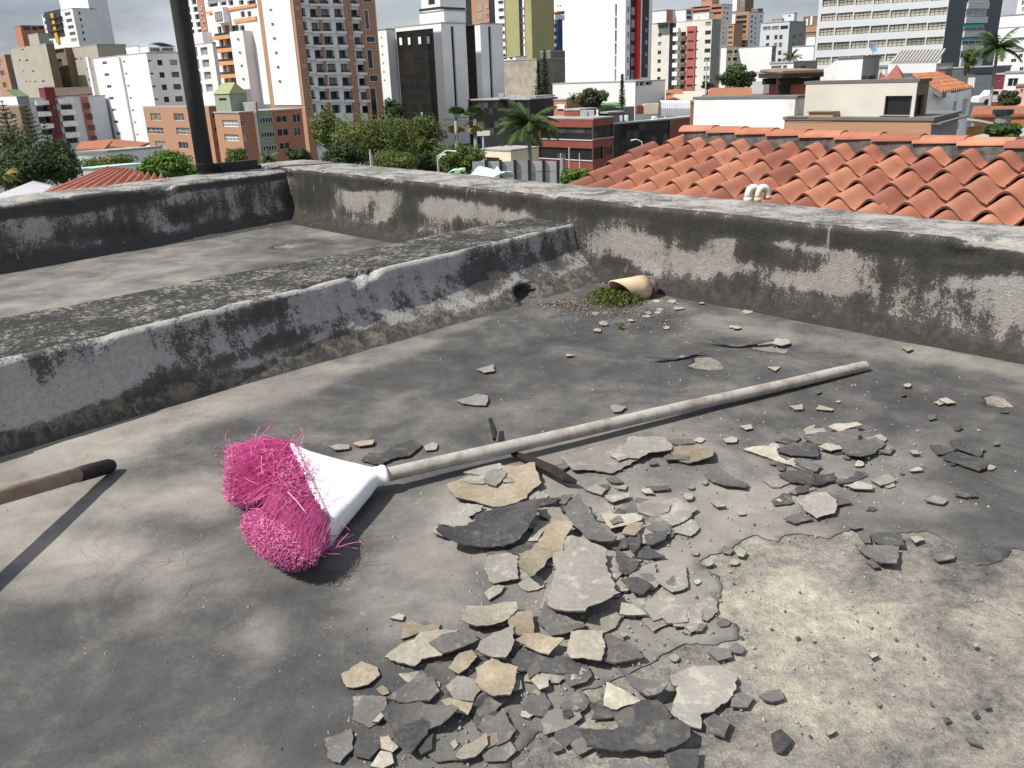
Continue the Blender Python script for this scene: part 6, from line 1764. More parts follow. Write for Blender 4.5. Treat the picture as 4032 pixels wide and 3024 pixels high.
mb = MB(); P = [at_y(*zp('F', *q[:2]), q[2]) for q in ((1235, 1112, 30.2), (1605, 1060, 35.5), (1185, 880, 37), (880, 905, 32))]; mb.hexa([tuple(p - up * .15) for p in P] + [tuple(p) for p in P], CONCD); mb.build('roof_edge', b.root, b.off)
# each run of tiles on that roof
e0, e1, r1, r0_ = P
for k in range(14):
    t0, t1 = k / 14, (k + .93) / 14
    for j in range(5):
        s0_, s1_ = j / 5, (j + 1.05) / 5
        c4 = [e0.lerp(e1, t0).lerp(r0_.lerp(r1, t0), s0_), e0.lerp(e1, t1).lerp(r0_.lerp(r1, t1), s0_), e0.lerp(e1, t1).lerp(r0_.lerp(r1, t1), s1_), e0.lerp(e1, t0).lerp(r0_.lerp(r1, t0), s1_)]
        m1 = (c4[0] + c4[1]) / 2 + up * .14; m2 = (c4[3] + c4[2]) / 2 + up * .10
        mb = MB(); mb.quad(c4[0] + up * .02, m1, m2, c4[3] + up * .02, ROOFT); mb.quad(m1, c4[1] + up * .02, c4[2] + up * .02, m2, ROOFT); mb.tri(c4[0], c4[1], m1, ROOFT)
        mb.build('tile', b.root, b.off)
b = Bld('concrete_hut', 'weathered white rooftop hut with sloping left side behind the beige house', 'hut', 'F', (298, 690), 33, (0, 695), (502, 658), W2, zb=GZ, YL=34, YR=36, matR=GREYC, roof_mat=CONCD); b.win('R', [(290, 905, 345, 965), (350, 900, 440, 965)], 1, (0, 0), 'one', GREYC); b.done()
mb = MB(); z0_ = b.px('L', 0, 960)[1]; zt_ = b.zt; A_ = b.A; pl = at_y(*zp('E', 1635, 925), 34.5); mb.hexa([(pl.x, pl.y, GZ), (A_.x, A_.y, GZ), (A_.x + 1, A_.y + 2, GZ), (pl.x + 1, pl.y + 2, GZ), (pl.x, pl.y, pl.z), (A_.x, A_.y, zt_), (A_.x + 1, A_.y + 2, zt_), (pl.x + 1, pl.y + 2, pl.z)], W2); mb.build('sloping_wall', b.root, b.off)
# satellite dish
d0 = at_y(*zp('F', 405, 660), 34.5); root = empty('satellite_dish', d0); tag(root, 'pale blue satellite dish on the weathered rooftop hut', 'satellite dish')
mb = MB(); n = 16; cdir = Vector((.3, -.9, .35)).normalized(); tt = cdir.orthogonal().normalized(); t2 = cdir.cross(tt); cc = at_y(*zp('F', 420, 573), 34.5)
for j in range(5):
    r_ = .17 * j / 4
    for k in range(n): mb.v.append(tuple(cc + (tt * math.cos(6.283 * k / n) + t2 * math.sin(6.283 * k / n)) * r_ + cdir * (.9 * r_ * r_ - .0)))
for j in range(4):
    for k in range(n): mb.f.append((j * n + k, j * n + (k + 1) % n, (j + 1) * n + (k + 1) % n, (j + 1) * n + k)); mb.m.append(0)
mb.mats = [pm('dish_blue', (.25, .45, .66), None, 3, .5)]; mb.build('dish', root, d0, True)
mb = MB(); mb.tube([d0, d0.lerp(cc, .95)], .018, 6, FRM); mb.tube([cc, cc + cdir * .14], .007, 5, FRM); mb.build('mast', root, d0)
# pergola
root = empty('pergola', at_y(*zp('E', 1165, 1215), 29)); tag(root, 'dark timber pergola with old tiles behind the white stained wall', 'pergola'); o_ = root.location
M_TIM = pm('dark_timber', (.045, .035, .03), (.03, .025, .02), 3, .8)
for x, y0, y1 in ((1168, 1215, 960), (1245, 1215, 960), (1615, 1020, 950)):
    mb = MB(); p = at_y(*zp('E', x, y0), 29); q_ = at_y(*zp('E', x, y1), 29); mb.box(p.x - .11, p.x + .11, p.y - .1, p.y + .1, p.z, q_.z, M_TIM); mb.build('post', root, o_)
a, c = at_y(*zp('E', 1150, 945), 28.8), at_y(*zp('E', 1640, 930), 28.8); L_ = c.x - a.x
for k in range(2):
    mb = MB(); mb.box(a.x, c.x, a.y + 1.6 * k, a.y + 1.6 * k + .12, a.z - .28, a.z - .08, M_TIM); mb.build('beam', root, o_)
for k in range(13):
    mb = MB(); x = a.x + L_ * k / 12.5; mb.box(x, x + .13, a.y - .35, a.y + 2.2, a.z - .07, a.z + .07, M_TIM); mb.build('rafter', root, o_)
for k in range(13):
    mb = MB(); x = a.x + L_ * k / 12.5; mb.tube([(x + .12, a.y - .2, a.z + .10), (x + .12, a.y + 2.3, a.z + .16)], .06, 8, BRN); mb.build('tile', root, o_)
b = Bld('red_house', 'low house with faded red walls behind the pergola', 'house', 'E', (1370, 1025), 60, (975, 1025), None, PINK, lenR=6, YL=60); b.done(); mb = MB(); P = [at_y(*zp('E', *q_[:2]), q_[2]) for q_ in ((930, 1010, 59), (1640, 1000, 59), (1600, 905, 66), (1160, 940, 66))]; mb.hexa([tuple(p - up * .15) for p in P] + [tuple(p) for p in P], ROOFT); mb.build('roof', b.root, b.off)
b = Bld('white_board_wall', 'small white wall panel left of the pergola', 'wall', 'E', (972, 1010), 45, (832, 1008), None, W, lenR=.6, YL=45, zb=at_y(*zp('E', 830, 1170), 45).z); b.done(False); b.root['category'] = 'panel'
b = Bld('terrace_house', 'low cream terrace with clay roof left of the pergola', 'house', 'E', (830, 1185), 70, (200, 1200), None, CRM, lenR=12, YL=72); b.done(False)
mb = MB(); P = [at_y(*zp('E', *q_[:2]), q_[2]) for q_ in ((260, 1215, 68), (830, 1180, 68), (820, 1085, 82), (300, 1095, 82))]; mb.hexa([tuple(p - up * .2) for p in P] + [tuple(p) for p in P], ROOFT); mb.build('roof', b.root, b.off)
b = Bld('low_white_house', 'low white house with grey garage door before the five storey block', 'house', 'E', (1345, 780), 120, (1045, 800), (1640, 770), W, matR=GREYC); b.win('L', [(1060, 815, 1195, 888), (1208, 812, 1262, 888)], 1, (0, 0), 'one', GREYC, W); b.win('R', [(1350, 815, 1500, 895), (1525, 840, 1590, 890)], 1, (0, 0), 'std', GLD); b.done()
b = Bld('low_white_house', 'plain low white house below the windowless hall', 'house', 'E', (1300, 905), 100, (900, 895), None, W, lenR=10); b.done()
# awning, red turret and things in front of the office tower
root = empty('awning', at_y(*zp('F', 640, 745), 92)); tag(root, 'big sloping grey metal awning in front of the office tower', 'awning'); o_ = root.location
P = [at_y(*zp('F', *q_[:2]), q_[2]) for q_ in ((618, 748, 90), (1175, 738, 88), (1280, 588, 100), (730, 605, 102))]
mb = MB()
for k in range(28):
    t0, t1 = k / 28, (k + 1) / 28; a0_, a1_ = P[0].lerp(P[1], t0), P[0].lerp(P[1], t1); b0_, b1_ = P[3].lerp(P[2], t0), P[3].lerp(P[2], t1); h_ = up * (.12 if k % 2 else 0)
    mb.hexa([tuple(q_ - up * .1) for q_ in (a0_, a1_, b1_, b0_)] + [tuple(q_ + h_) for q_ in (a0_, a1_, b1_, b0_)], pm('ribbed_metal', (.42, .41, .38), (.36, .35, .32), .5, .5) if k == 0 else mb.mats[0])
mb.build('awning_sheet', root, o_)
mb = MB(); mb.hexa([tuple(q_) for q_ in (P[0] - up * 1.0, P[1] - up * 1.0, P[1] - up * 1.0 + Vector((0, .3, 0)), P[0] - up * 1.0 + Vector((0, .3, 0)))] + [tuple(q_) for q_ in (P[0] - up * .12, P[1] - up * .12, P[1] - up * .12 + Vector((0, .3, 0)), P[0] - up * .12 + Vector((0, .3, 0)))], W); mb.build('fascia', root, o_)
for t in (.02, .5, .97):
    p = P[0].lerp(P[1], t) + Vector((0, .8, 0)); mb = MB(); mb.box(p.x - .2, p.x + .2, p.y, p.y + .4, GZ, p.z - .6, W); mb.build('post', root, o_)
b = Bld('low_grey_block', 'low pale grey block under the sloping awning', 'building', 'F', (1060, 785), 96, (490, 745), None, GREYW, lenR=8, YL=98); b.win('L', [(720, 785, 1045, 838), (530, 845, 590, 880)], 1, (0, 0), 'wide', GLD, FRMD); b.done()
b = Bld('turret_house', 'house with a red pyramid turret roof before the awning', 'house', 'F', (760, 935), 62, (478, 945), None, W2, lenR=6, YL=62); b.done(False)
mb = MB(); ap = at_y(*zp('F', 697, 765), 64); base = [at_y(*zp('F', *q_[:2]), q_[2]) for q_ in ((562, 935, 61), (768, 935, 61), (805, 920, 67), (610, 915, 67))]
M_TUR = pm('red_shingle', (.36, .13, .10), (.27, .095, .075), 2.5, .85, stretch=(1, 1, 5))
for k in range(4): mb.tri(base[k], base[(k + 1) % 4], ap, M_TUR)
mb.quad(*reversed(base), M_TUR); mb.build('turret_roof', b.root, b.off)
mb = MB(); P = [at_y(*zp('F', *q_[:2]), q_[2]) for q_ in ((478, 948, 61.5), (570, 945, 61.5), (560, 905, 66), (500, 855, 66))]; mb.hexa([tuple(p - up * .12) for p in P] + [tuple(p) for p in P], M_TUR); mb.build('side_roof', b.root, b.off)
b = Bld('brick_stack', 'small brick and black rooftop box right of the white gable house', 'building', 'F', (1285, 822), 58, (1190, 822), (1365, 815), BRK2, matR=BLK, YL=58, YR=60); b.done()
# low houses at the far right
b = Bld('low_tile_house', 'low house with long orange tile roof at the right edge', 'house', 'F', (2330, 1390), 46, (1600, 1390), None, CRM, lenR=8, YL=46); b.done(False)
P = [at_y(*zp('F', *q_[:2]), q_[2]) for q_ in ((1590, 1395, 45.5), (2330, 1380, 45.5), (2330, 1285, 52), (1625, 1290, 52))]; mb = MB(); mb.hexa([tuple(p - up * .15) for p in P] + [tuple(p) for p in P], ROOFT); mb.build('roof', b.root, b.off)
for k in range(40):
    t = (k + .5) / 40; mb = MB(); mb.tube([P[0].lerp(P[1], t) + up * .04, P[3].lerp(P[2], t) + up * .04], .11, 6, ROOFT); mb.build('tile', b.root, b.off)
b = Bld('canopy_shed', 'shed with white curved canopy and orange wall at the right edge', 'shed', 'F', (2330, 1485), 38, (1545, 1480), None, pm('ochre_wall', (.58, .30, .10), (.48, .24, .09), .8, .9), lenR=5, YL=38); b.done(False)
mb = MB()
for k in range(10):
    x0_, x1_ = 1545 + k * 34, 1545 + (k + 1) * 34; y_ = lambda x: 1410 + (x - 1545) ** 1.6 * .0052
    p0_, p1_ = at_y(*zp('F', x0_, y_(x0_)), 37), at_y(*zp('F', x1_, y_(x1_)), 37)
    mb.hexa([(p0_.x, p0_.y, p0_.z - .08), (p1_.x, p1_.y, p1_.z - .08), (p1_.x, p1_.y + 2, p1_.z - .08), (p0_.x, p0_.y + 2, p0_.z - .08), tuple(p0_), tuple(p1_), (p1_.x, p1_.y + 2, p1_.z), (p0_.x, p0_.y + 2, p0_.z)], W)
mb.build('canopy', b.root, b.off)
mb = MB(); p = at_y(*zp('F', 1960, 1480), 36.5); q_ = at_y(*zp('F', 1960, 1360), 36.5); mb.tube([p, q_], .3, 10, GREYC); mb.tube([q_, q_ + up * .2], .4, 10, BLK); mb.build('chimney', b.root, b.off)
b = Bld('white_house', 'low white house below the shed at the right edge', 'house', 'F', (2330, 1640), 30, (1500, 1640), None, W2, lenR=5, YL=30); b.win('L', [(1985, 1720, 2110, 1770)], 1, (0, 0), 'std', GLD); b.done()
for (nm, lab, K, L_, Y_, mt, ws) in (('red_wall_house', 'dark red walled house right of the slate annex', (1995, 890), (1870, 895), 120, DRED, [(1895, 930, 1930, 960)]), ('white_house', 'white house with garage at the right edge in the middle distance', (2330, 860), (1995, 870), 115, W, [(2020, 930, 2140, 1030)]),
                               ('pink_house', 'pink house with dark roof at the right edge', (2330, 1030), (2115, 1030), 90, pm('pink_wall', (.62, .40, .32), None, .5, .9), [(2170, 1060, 2200, 1110)]), ('white_flats', 'white flats behind the palm at the right edge', (2330, 600), (2030, 610), 150, W, [(2060, 700, 2120, 740), (2160, 800, 2205, 850), (2150, 640, 2195, 690)])):
    b = Bld(nm, lab, 'house', 'F', K, Y_, L_, None, mt, lenR=8, YL=Y_ + 2, roof_mat=BRN if nm == 'pink_house' else None); b.win('L', ws, 1, (0, 0), 'std', GLD, FRM); b.done()
# white car
cb = at_y(*zp('F', 1905, 1240), 95); cb.z = at_y(*zp('F', 1905, 1242), 95).z
root = empty('parked_car', cb); tag(root, 'white car parked by the bush at the right', 'car')
cw = 130 / 3.022 * 95 / FPX
prof_ = [(-.5, .10), (-.5, .28), (-.44, .34), (-.30, .36), (-.20, .55), (.16, .56), (.30, .37), (.46, .33), (.5, .25), (.5, .10)]
mb = MB(); sc_ = 4.3
nP = len(prof_)
for yv in (0, 1.7):
    for x, z in prof_: mb.v.append((cb.x + x * sc_, cb.y + yv, cb.z + z * sc_ * .62))
mb.f = [tuple(range(nP)), tuple(reversed(range(nP, 2 * nP)))] + [(k, k + nP, (k + 1) % nP + nP, (k + 1) % nP) for k in range(nP)]; mb.m = [0] * len(mb.f); mb.mats = [pm('car_white', (.8, .8, .8), None, 1, .25, spec=.5)]
mb.build('body', root, cb)
for x0_, x1_ in ((-.25, -.03), (0, .22)):
    mb = MB(); mb.hexa([(cb.x + x0_ * sc_, cb.y - .02, cb.z + .24 * sc_), (cb.x + x1_ * sc_, cb.y - .02, cb.z + .24 * sc_), (cb.x + x1_ * sc_, cb.y + .05, cb.z + .24 * sc_), (cb.x + x0_ * sc_, cb.y + .05, cb.z + .24 * sc_), (cb.x + (x0_ + .05) * sc_, cb.y - .02, cb.z + .325 * sc_), (cb.x + (x1_ - .03) * sc_, cb.y - .02, cb.z + .325 * sc_), (cb.x + (x1_ - .03) * sc_, cb.y + .05, cb.z + .325 * sc_), (cb.x + (x0_ + .05) * sc_, cb.y + .05, cb.z + .325 * sc_)], GLD); mb.build('window', root, cb)
for x in (-.3, .3):
    mb = MB(); mb.tube([(cb.x + x * sc_, cb.y - .03, cb.z + .3), (cb.x + x * sc_, cb.y + .2, cb.z + .3)], .31, 14, M_BLACK); mb.build('wheel', root, cb)

# ---- red granite office with black windows
b = Bld('red_office', 'low office with red granite bands and black window strips behind the palm', 'office building', 'D', (556, 1115), 128, (40, 1112), (748, 1092), REDG)
b.panes('L', (70, 1186, 554, 1298), 6, 2, GLD, FRMD, .3); b.panes('L', (40, 1378, 554, 1486), 6, 2, GLD, FRMD, .3); b.panes('R', (560, 1168, 744, 1284), 3, 2, GLD, FRMD, .3); b.panes('R', (560, 1372, 652, 1482), 2, 2, GLD, FRMD, .3); b.win('R', [(665, 1365, 740, 1455)], 1, (0, 0), 'tri', GLD, BRK2)
b.add('L', [(40, 1298, 556, 1306), (40, 1484, 556, 1492)], GREYW, .12, 'sill'); b.add('R', [(558, 1284, 748, 1291)], GREYW, .12, 'sill'); b.win('L', [(300, 1580, 540, 1680)], 1, (0, 0), 'wide', GLD, FRMD); b.done()
h = Bld('roof_box', '', '', 'D', (435, 1030), 134, (290, 1030), None, REDG, zb=b.zt + .22, parent=b.root, lenR=4); h.done()
h = Bld('lift_room', '', '', 'D', (700, 1060), 136, (610, 1060), None, BLK, zb=b.zt + .22, parent=b.root, lenR=4); h.done()
for k, (x0_, y0_, x1_, y1_) in enumerate(((445, 1030, 505, 1085), (515, 1030, 568, 1075))):
    mb = MB(); p, q_ = at_y(*zp('D', x0_, y1_), 133), at_y(*zp('D', x1_, y0_), 133); mb.box(p.x, q_.x, p.y, p.y + 1.6, b.zt + .22, q_.z, FRM); mb.build('air_unit', b.root, b.off)
b = Bld('glass_office', 'black curtain glass wing right of the red granite office', 'office building', 'D', (1275, 1118), 140, (752, 1112), None, BLK, lenR=25, YL=133, matR=REDG, roof_mat=pm('pale_green_roof', (.40, .43, .40), (.34, .37, .34), .3, .8)); b.panes('L', (756, 1150, 1272, 1560), 9, 6, GLD, FRMD, .2); b.done()
mb = MB(); r0q, r1q = at_y(*zp('D', 1195, 1075), 150), at_y(*zp('D', 1470, 1075), 152)
for k in range(14):
    t0, t1 = k / 14, (k + .9) / 14
    for j in range(6):
        g0, g1 = math.pi * j / 6, math.pi * (j + 1) / 6
        q4 = []
        for (t, g) in ((t0, g0), (t1, g0), (t1, g1), (t0, g1)):
            c_ = r0q.lerp(r1q, t); q4.append(c_ + Vector((0, -1.7 * math.cos(g) + 1.7, 2.6 * math.sin(g) - .2)))
        mb.quad(*q4, W2)
mb.build('barrel_skylight', b.root, b.off)
for k, (x0_, y0_, x1_, y1_, mt) in enumerate(((810, 1080, 832, 1108, W), (862, 1078, 886, 1108, W), (1118, 1088, 1155, 1115, W), (1325, 955, 1365, 1000, W), (965, 985, 1025, 1040, REDG), (820, 992, 925, 1050, CRM), (1030, 965, 1200, 1030, CRM), (630, 1065, 705, 1095, BLK))):
    Yk = 137 if y1_ > 1060 else 158
    mb = MB(); p, q_ = at_y(*zp('D', x0_, y1_), Yk), at_y(*zp('D', x1_, y0_), Yk); mb.box(p.x, q_.x, p.y, p.y + 1.5, b.zt + .2, max(q_.z, b.zt + .5), mt); mb.build('roof_box', b.root, b.off)
b = Bld('green_roof_hut', 'rooftop hut with green awning roof behind the red office', 'hut', 'D', (780, 1005), 150, (605, 1010), None, GREYC, lenR=5); b.done(False)
P = [at_y(*zp('D', *q_[:2]), q_[2]) for q_ in ((597, 1005, 149), (820, 975, 149), (770, 952, 155), (620, 962, 155))]; mb = MB(); mb.hexa([tuple(p - up * .3) for p in P] + [tuple(p) for p in P], pm('green_sheet', (.13, .30, .10), (.10, .23, .08), .5, .7)); mb.build('roof', b.root, b.off)
b = Bld('brick_low_block', 'low brick wing behind the red office between pines and podium', 'building', 'D', (310, 935), 165, (190, 945), None, BRK2, lenR=6); b.add('L', [(225, 975, 300, 1015)], W, .3, 'white_panel'); b.done()
b = Bld('red_gable_block', 'red brick pier wall left of the long white stained wall', 'building', 'E', (108, 1275), 30, (60, 1280), None, BRK2, lenR=1.0, YL=30); b.done()
b = Bld('grey_villa', 'pale grey houses with beige slanting roof left of the cream terrace', 'house', 'D', (1480, 880), 190, (1240, 890), None, OFFW, lenR=14); b.done(False)
P = [at_y(*zp('D', *q_[:2]), q_[2]) for q_ in ((1300, 890, 186), (1470, 960, 170), (1640, 850, 190), (1400, 850, 200))]; mb = MB(); mb.hexa([tuple(p - up * .3) for p in P] + [tuple(p) for p in P], pm('beige_sheet', (.55, .50, .40), (.45, .41, .34), .5, .8)); mb.build('roof', b.root, b.off)
P = [at_y(*zp('D', *q_[:2]), q_[2]) for q_ in ((1235, 925, 184), (1400, 900, 184), (1380, 830, 196), (1240, 838, 196))]; mb = MB(); mb.hexa([tuple(p - up * .3) for p in P] + [tuple(p) for p in P], ROOFT); mb.build('tile_roof_slope', b.root, b.off)
b = Bld('cream_hall', 'plain cream hall between the brick tower and the black glass building', 'building', 'B', (1600, 598), 215, (1462, 600), None, CRM, lenR=8); b.done(); P = [at_y(*zp('B', *q_[:2]), q_[2]) for q_ in ((1450, 565, 240), (1600, 558, 240), (1600, 535, 250), (1490, 540, 250))]; mb = MB(); mb.hexa([tuple(p - up * 2) for p in P] + [tuple(p) for p in P], ROOFT); mb.build('roof', b.root, b.off)
b = Bld('white_house', 'distant white houses on the horizon left of the glass building', 'house', 'B', (1600, 440), 420, (1500, 445), None, GREYW, lenR=10); b.done()
b = Bld('clay_roof_house', 'old house with rough clay tile roof in front of the white apartments', 'house', 'A', (1070, 1190), 120, (610, 1185), (1190, 1180), W2, YL=118); b.done(False); P = [at_y(*zp('A', *q_[:2]), q_[2]) for q_ in ((600, 1190, 116), (830, 1185, 116), (905, 1108, 126), (640, 1130, 126))]; mb = MB(); mb.hexa([tuple(p - up * .3) for p in P] + [tuple(p) for p in P], ROOFT); mb.build('roof', b.root, b.off)
P = [at_y(*zp('A', *q_[:2]), q_[2]) for q_ in ((870, 1165, 117), (1080, 1175, 117), (1190, 1135, 128), (905, 1108, 126))]; mb = MB(); mb.hexa([tuple(p - up * .3) for p in P] + [tuple(p) for p in P], ROOFT); mb.build('roof', b.root, b.off)
b = Bld('turquoise_shack', 'small shack with pale turquoise sheet roof among the trees at the left', 'shack', 'A', (760, 1345), 60, (540, 1350), None, W2, lenR=4, YL=60, roof_mat=pm('turq_sheet', (.35, .55, .56), (.6, .66, .64), 1, .6)); b.done()
b = Bld('white_shack', 'low white walls among the trees in front of the clay roof house', 'house', 'A', (860, 1215), 95, (590, 1220), None, W, lenR=6, YL=95); b.done()

# ---- metal hoarding, tarpaulin, lamps
root = empty('hoarding', at_y(*zp('C', 740, 1480), 66)); tag(root, 'grey metal panel hoarding on black posts beyond the parapet', 'hoarding'); o_ = root.location
M_HP = pm('galvanised_panel', (.42, .44, .44), (.34, .36, .36), .6, .5, rnd=.15)
for k in range(6):
    x0_, x1_ = 745 + 116 * k, 745 + 116 * (k + 1) - 6
    for j in range(2):
        pa, pb_ = at_y(*zp('C', x0_, 1320 + 5 * 0), 66), at_y(*zp('C', x1_, 1480), 66)
        zm_ = pb_.z + (pa.z - pb_.z) * (1 - j) * .5
        z0_, z1_ = (zm_ + .03, pa.z) if j == 0 else (pb_.z - 1, pb_.z + (pa.z - pb_.z) * .5 - .03)
        mb = MB(); mb.box(pa.x, pb_.x, pa.y, pa.y + .08, z0_, z1_, M_HP); mb.build('panel', root, o_)
    mb = MB(); mb.box(pb_.x, pb_.x + .22, pa.y - .15, pa.y + .1, pb_.z - 3, pa.z + .1, BLK); mb.build('post', root, o_)
P = [at_y(*zp('C', *q_[:2]), q_[2]) for q_ in ((540, 1420, 45), (1100, 1455, 42), (950, 1368, 56), (700, 1398, 56))]
root = empty('tarpaulin_roof', P[0]); tag(root, 'pale blue tarpaulin roof just beyond the parapet', 'tarpaulin'); mb = MB(); n = 14
M_TARP = pm('blue_tarp', (.40, .52, .66), (.52, .60, .70), 1, .5)
for i in range(n):
    for j in range(8):
        q4 = [P[0].lerp(P[1], u).lerp(P[3].lerp(P[2], u), v) + up * (.25 * math.sin(u * 9 + v * 4)) for u, v in ((i / n, j / 8), ((i + 1) / n, j / 8), ((i + 1) / n, (j + 1) / 8), (i / n, (j + 1) / 8))]
        mb.quad(*q4, M_TARP)
mb.build('sheet', root, P[0])
p, q_ = at_y(*zp('C', 600, 1415), 44), at_y(*zp('C', 690, 1390), 50); mb = MB(); mb.hexa([(p.x, p.y, p.z), (q_.x, p.y, p.z), (q_.x, q_.y, q_.z), (p.x, q_.y, q_.z), (p.x, p.y, p.z + .15), (q_.x, p.y, p.z + .15), (q_.x, q_.y, q_.z + .15), (p.x, q_.y, q_.z + .15)], pm('lime_sheet', (.45, .75, .35), None, 1, .5)); mb.build('lime_patch', root, P[0])
def post(name, label, cat, Z, x, y0, y1, Y, r, mat, arm=None):
    a, c = at_y(*zp(Z, x, y0), Y), at_y(*zp(Z, x, y1), Y)
    root = empty(name, (a.x, a.y, GZ)); tag(root, label, cat); mb = MB(); mb.tube([(a.x, a.y, GZ), (a.x, a.y, c.z)], [r * 1.3, r], 8, mat); mb.build('mast', root, root.location)
    if arm:
        mb = MB(); A_ = at_y(*zp(Z, *arm), Y); m_ = Vector((a.x, a.y, c.z)).lerp(A_, .5) + up * (A_ - Vector((a.x, a.y, c.z))).length * .18
        mb.tube([(a.x, a.y, c.z), m_, A_], [r * .9, r * .9, r * 1.5], 6, W); mb.build('lamp_arm', root, root.location)
post('street_lamp', 'white curved street lamp among the trees before the glass building', 'street lamp', 'C', 468, 1400, 1280, 80, .06, FRM, (615, 1238))
post('street_lamp', 'short white street lamp arm under the other curved lamp', 'street lamp', 'C', 475, 1420, 1300, 81, .06, FRM, (528, 1260))
post('street_lamp', 'curved street lamp in front of the black glass wing', 'street lamp', 'D', 1012, 1420, 1325, 95, .06, FRM, (910, 1312))
post('flag_pole', 'bare white flag pole, left of three before the red office', 'flag pole', 'D', 258, 1650, 1430, 100, .06, FRM)
post('flag_pole', 'tallest bare white flag pole, middle of three before the red office', 'flag pole', 'D', 336, 1620, 1375, 100, .07, FRM)
post('flag_pole', 'bare white flag pole, right of three before the red office', 'flag pole', 'D', 432, 1590, 1430, 100, .06, FRM)
post('utility_pole', 'thick grey utility pole left of the flag poles', 'pole', 'D', 276, 1650, 1480, 80, .22, GREYC)
post('street_lamp', 'grey lamp post in front of the big green trees', 'street lamp', 'B', 1372, 1340, 1235, 60, .07, FRM, (1355, 1222))
post('radio_mast', 'thin antenna mast beside the cream flats', 'mast', 'E', 243, 1210, 745, 75, .05, FRM)

# ================================================================ trees
M_TRUNK = pm('bark', (.13, .105, .08), (.08, .065, .05), 6, .95)
LEAF = {'g': mat_leaf('leaf_green', (.06, .09, .022), (.17, .20, .058), .45, .3), 'y': mat_leaf('leaf_yellow_green', (.075, .115, .02), (.17, .20, .05), .6, .3), 'd': mat_leaf('leaf_dark', (.024, .044, .017), (.072, .098, .036), .6, .2),
        'b': mat_leaf('leaf_bright', (.05, .12, .015), (.13, .22, .035), 1.2, .3), 'o': mat_leaf('leaf_olive', (.045, .06, .025), (.10, .10, .045), .6, .2), 'p': mat_leaf('palm_green', (.03, .065, .018), (.08, .12, .035), .8, .2), 'pd': mat_leaf('palm_dry', (.20, .16, .04), (.34, .26, .07), .8, .2)}
def leaf_quad(mb, p, s, n_, r, mat, asp=.6):
    t = n_.orthogonal().normalized(); a = r.uniform(0, 6.28); t = (t * math.cos(a) + n_.cross(t) * math.sin(a)); u_ = n_.cross(t)
    mb.quad(p + t * s, p + u_ * s * asp, p - t * s, p - u_ * s * asp, mat)
def tree(name, label, Z, cx, cy, rx, ry, Y, mat, seed, n=5200, ncl=34, leaf=None, flat=1.0):
    r = random.Random(seed); s = Y / FPX / ZM[Z][2] * 1.02
    c = at_y(*zp(Z, cx, cy), Y); RX, RZ = rx * s, ry * s; RY = RX * .8
    root = empty(name, (c.x, c.y, GZ)); tag(root, label, 'tree', 'trees between the houses'); off = root.location
    mb = MB(); base = Vector((c.x, c.y, GZ)); top = c - up * RZ * .3; rt_ = max(.12, RX * .06)
    mb.tube([base, base.lerp(top, .6) + Vector((.1 * RX, 0, 0)), top], [rt_ * 1.3, rt_, rt_ * .7], 7, M_TRUNK)
    cl = []
    for k in range(ncl):
        while True:
            v = Vector((r.uniform(-1, 1), r.uniform(-1, 1), r.uniform(-1, 1)))
            if .25 < v.length < 1: break
        v = v * (.66 + .2 * r.random())
        cl.append((c + Vector((v.x * RX, v.y * RY, v.z * RZ * flat)), r.uniform(.26, .46)))
        if k % 3 == 0: mb.tube([top, top.lerp(cl[-1][0], .55) + up * .05 * RZ, cl[-1][0]], [rt_ * .5, rt_ * .3, rt_ * .12], 5, M_TRUNK)
    mb.build('trunk', root, off, True)
    mb = MB(); ls = leaf or max(.10, Y / FPX * 5.2)
    for i in range(int(n * 1.5)):
        q, cr = r.choice(cl)
        d = Vector((r.gauss(0, 1), r.gauss(0, 1), r.gauss(.15, 1))).normalized()
        rr = r.random() ** .35
        p = q + Vector((d.x * RX * cr, d.y * RX * cr, d.z * RZ * cr * 1.05)) * rr * r.uniform(.85, 1.15)
        leaf_quad(mb, p, ls * r.uniform(.6, 1.3), (d + Vector((r.gauss(0, .6), r.gauss(0, .6), r.gauss(.4, .5)))).normalized(), r, mat)
    mb.build('crown', root, off)
tree('broadleaf_tree', 'biggest broad green tree, in the middle of the clump beyond the parapet', 'B', 1430, 1170, 350, 240, 92, LEAF['g'], 1, 8000, 46)
tree('broadleaf_tree', 'low tree in front of the clump right behind the parapet', 'B', 1560, 1330, 230, 110, 70, LEAF['g'], 21, 5200, 34)
tree('broadleaf_tree', 'low dark tree under the clump left of the lamp post', 'B', 1150, 1290, 190, 120, 84, LEAF['d'], 22, 4600, 30)
tree('broadleaf_tree', 'dark tree filling the gap below the black glass and the yellowish tree', 'C', 420, 1330, 160, 110, 96, LEAF['d'], 23, 4200, 30)
tree('broadleaf_tree', 'loose leaved tree left of the biggest one, against the brick tower', 'B', 1045, 1080, 170, 190, 112, LEAF['g'], 2, 5200, 36)
tree('broadleaf_tree', 'darker tree right of the biggest one below the black glass', 'C', 330, 1140, 200, 180, 100, LEAF['g'], 3, 5600, 36)
tree('broadleaf_tree', 'yellowish tree below the fan palms at the parapet', 'C', 650, 1300, 190, 130, 84, LEAF['y'], 4, 5200, 34)
tree('broadleaf_tree', 'dark tree wedge between the brick tower and the glass building', 'C', 90, 930, 90, 110, 135, LEAF['d'], 5, 2600, 22)
tree('broadleaf_tree', 'small dark tree at the foot of the red brick flats', 'B', 750, 1280, 110, 75, 90, LEAF['d'], 6, 2800, 22)
tree('broadleaf_tree', 'yellow green bush in front of the brick flats next to the pole', 'B', 270, 1290, 100, 75, 84, LEAF['y'], 7, 2600, 20)
tree('broadleaf_tree', 'rounded bright green tree over the left parapet beside the pole', 'A', 1330, 1340, 240, 115, 46, LEAF['b'], 8, 7000, 44)
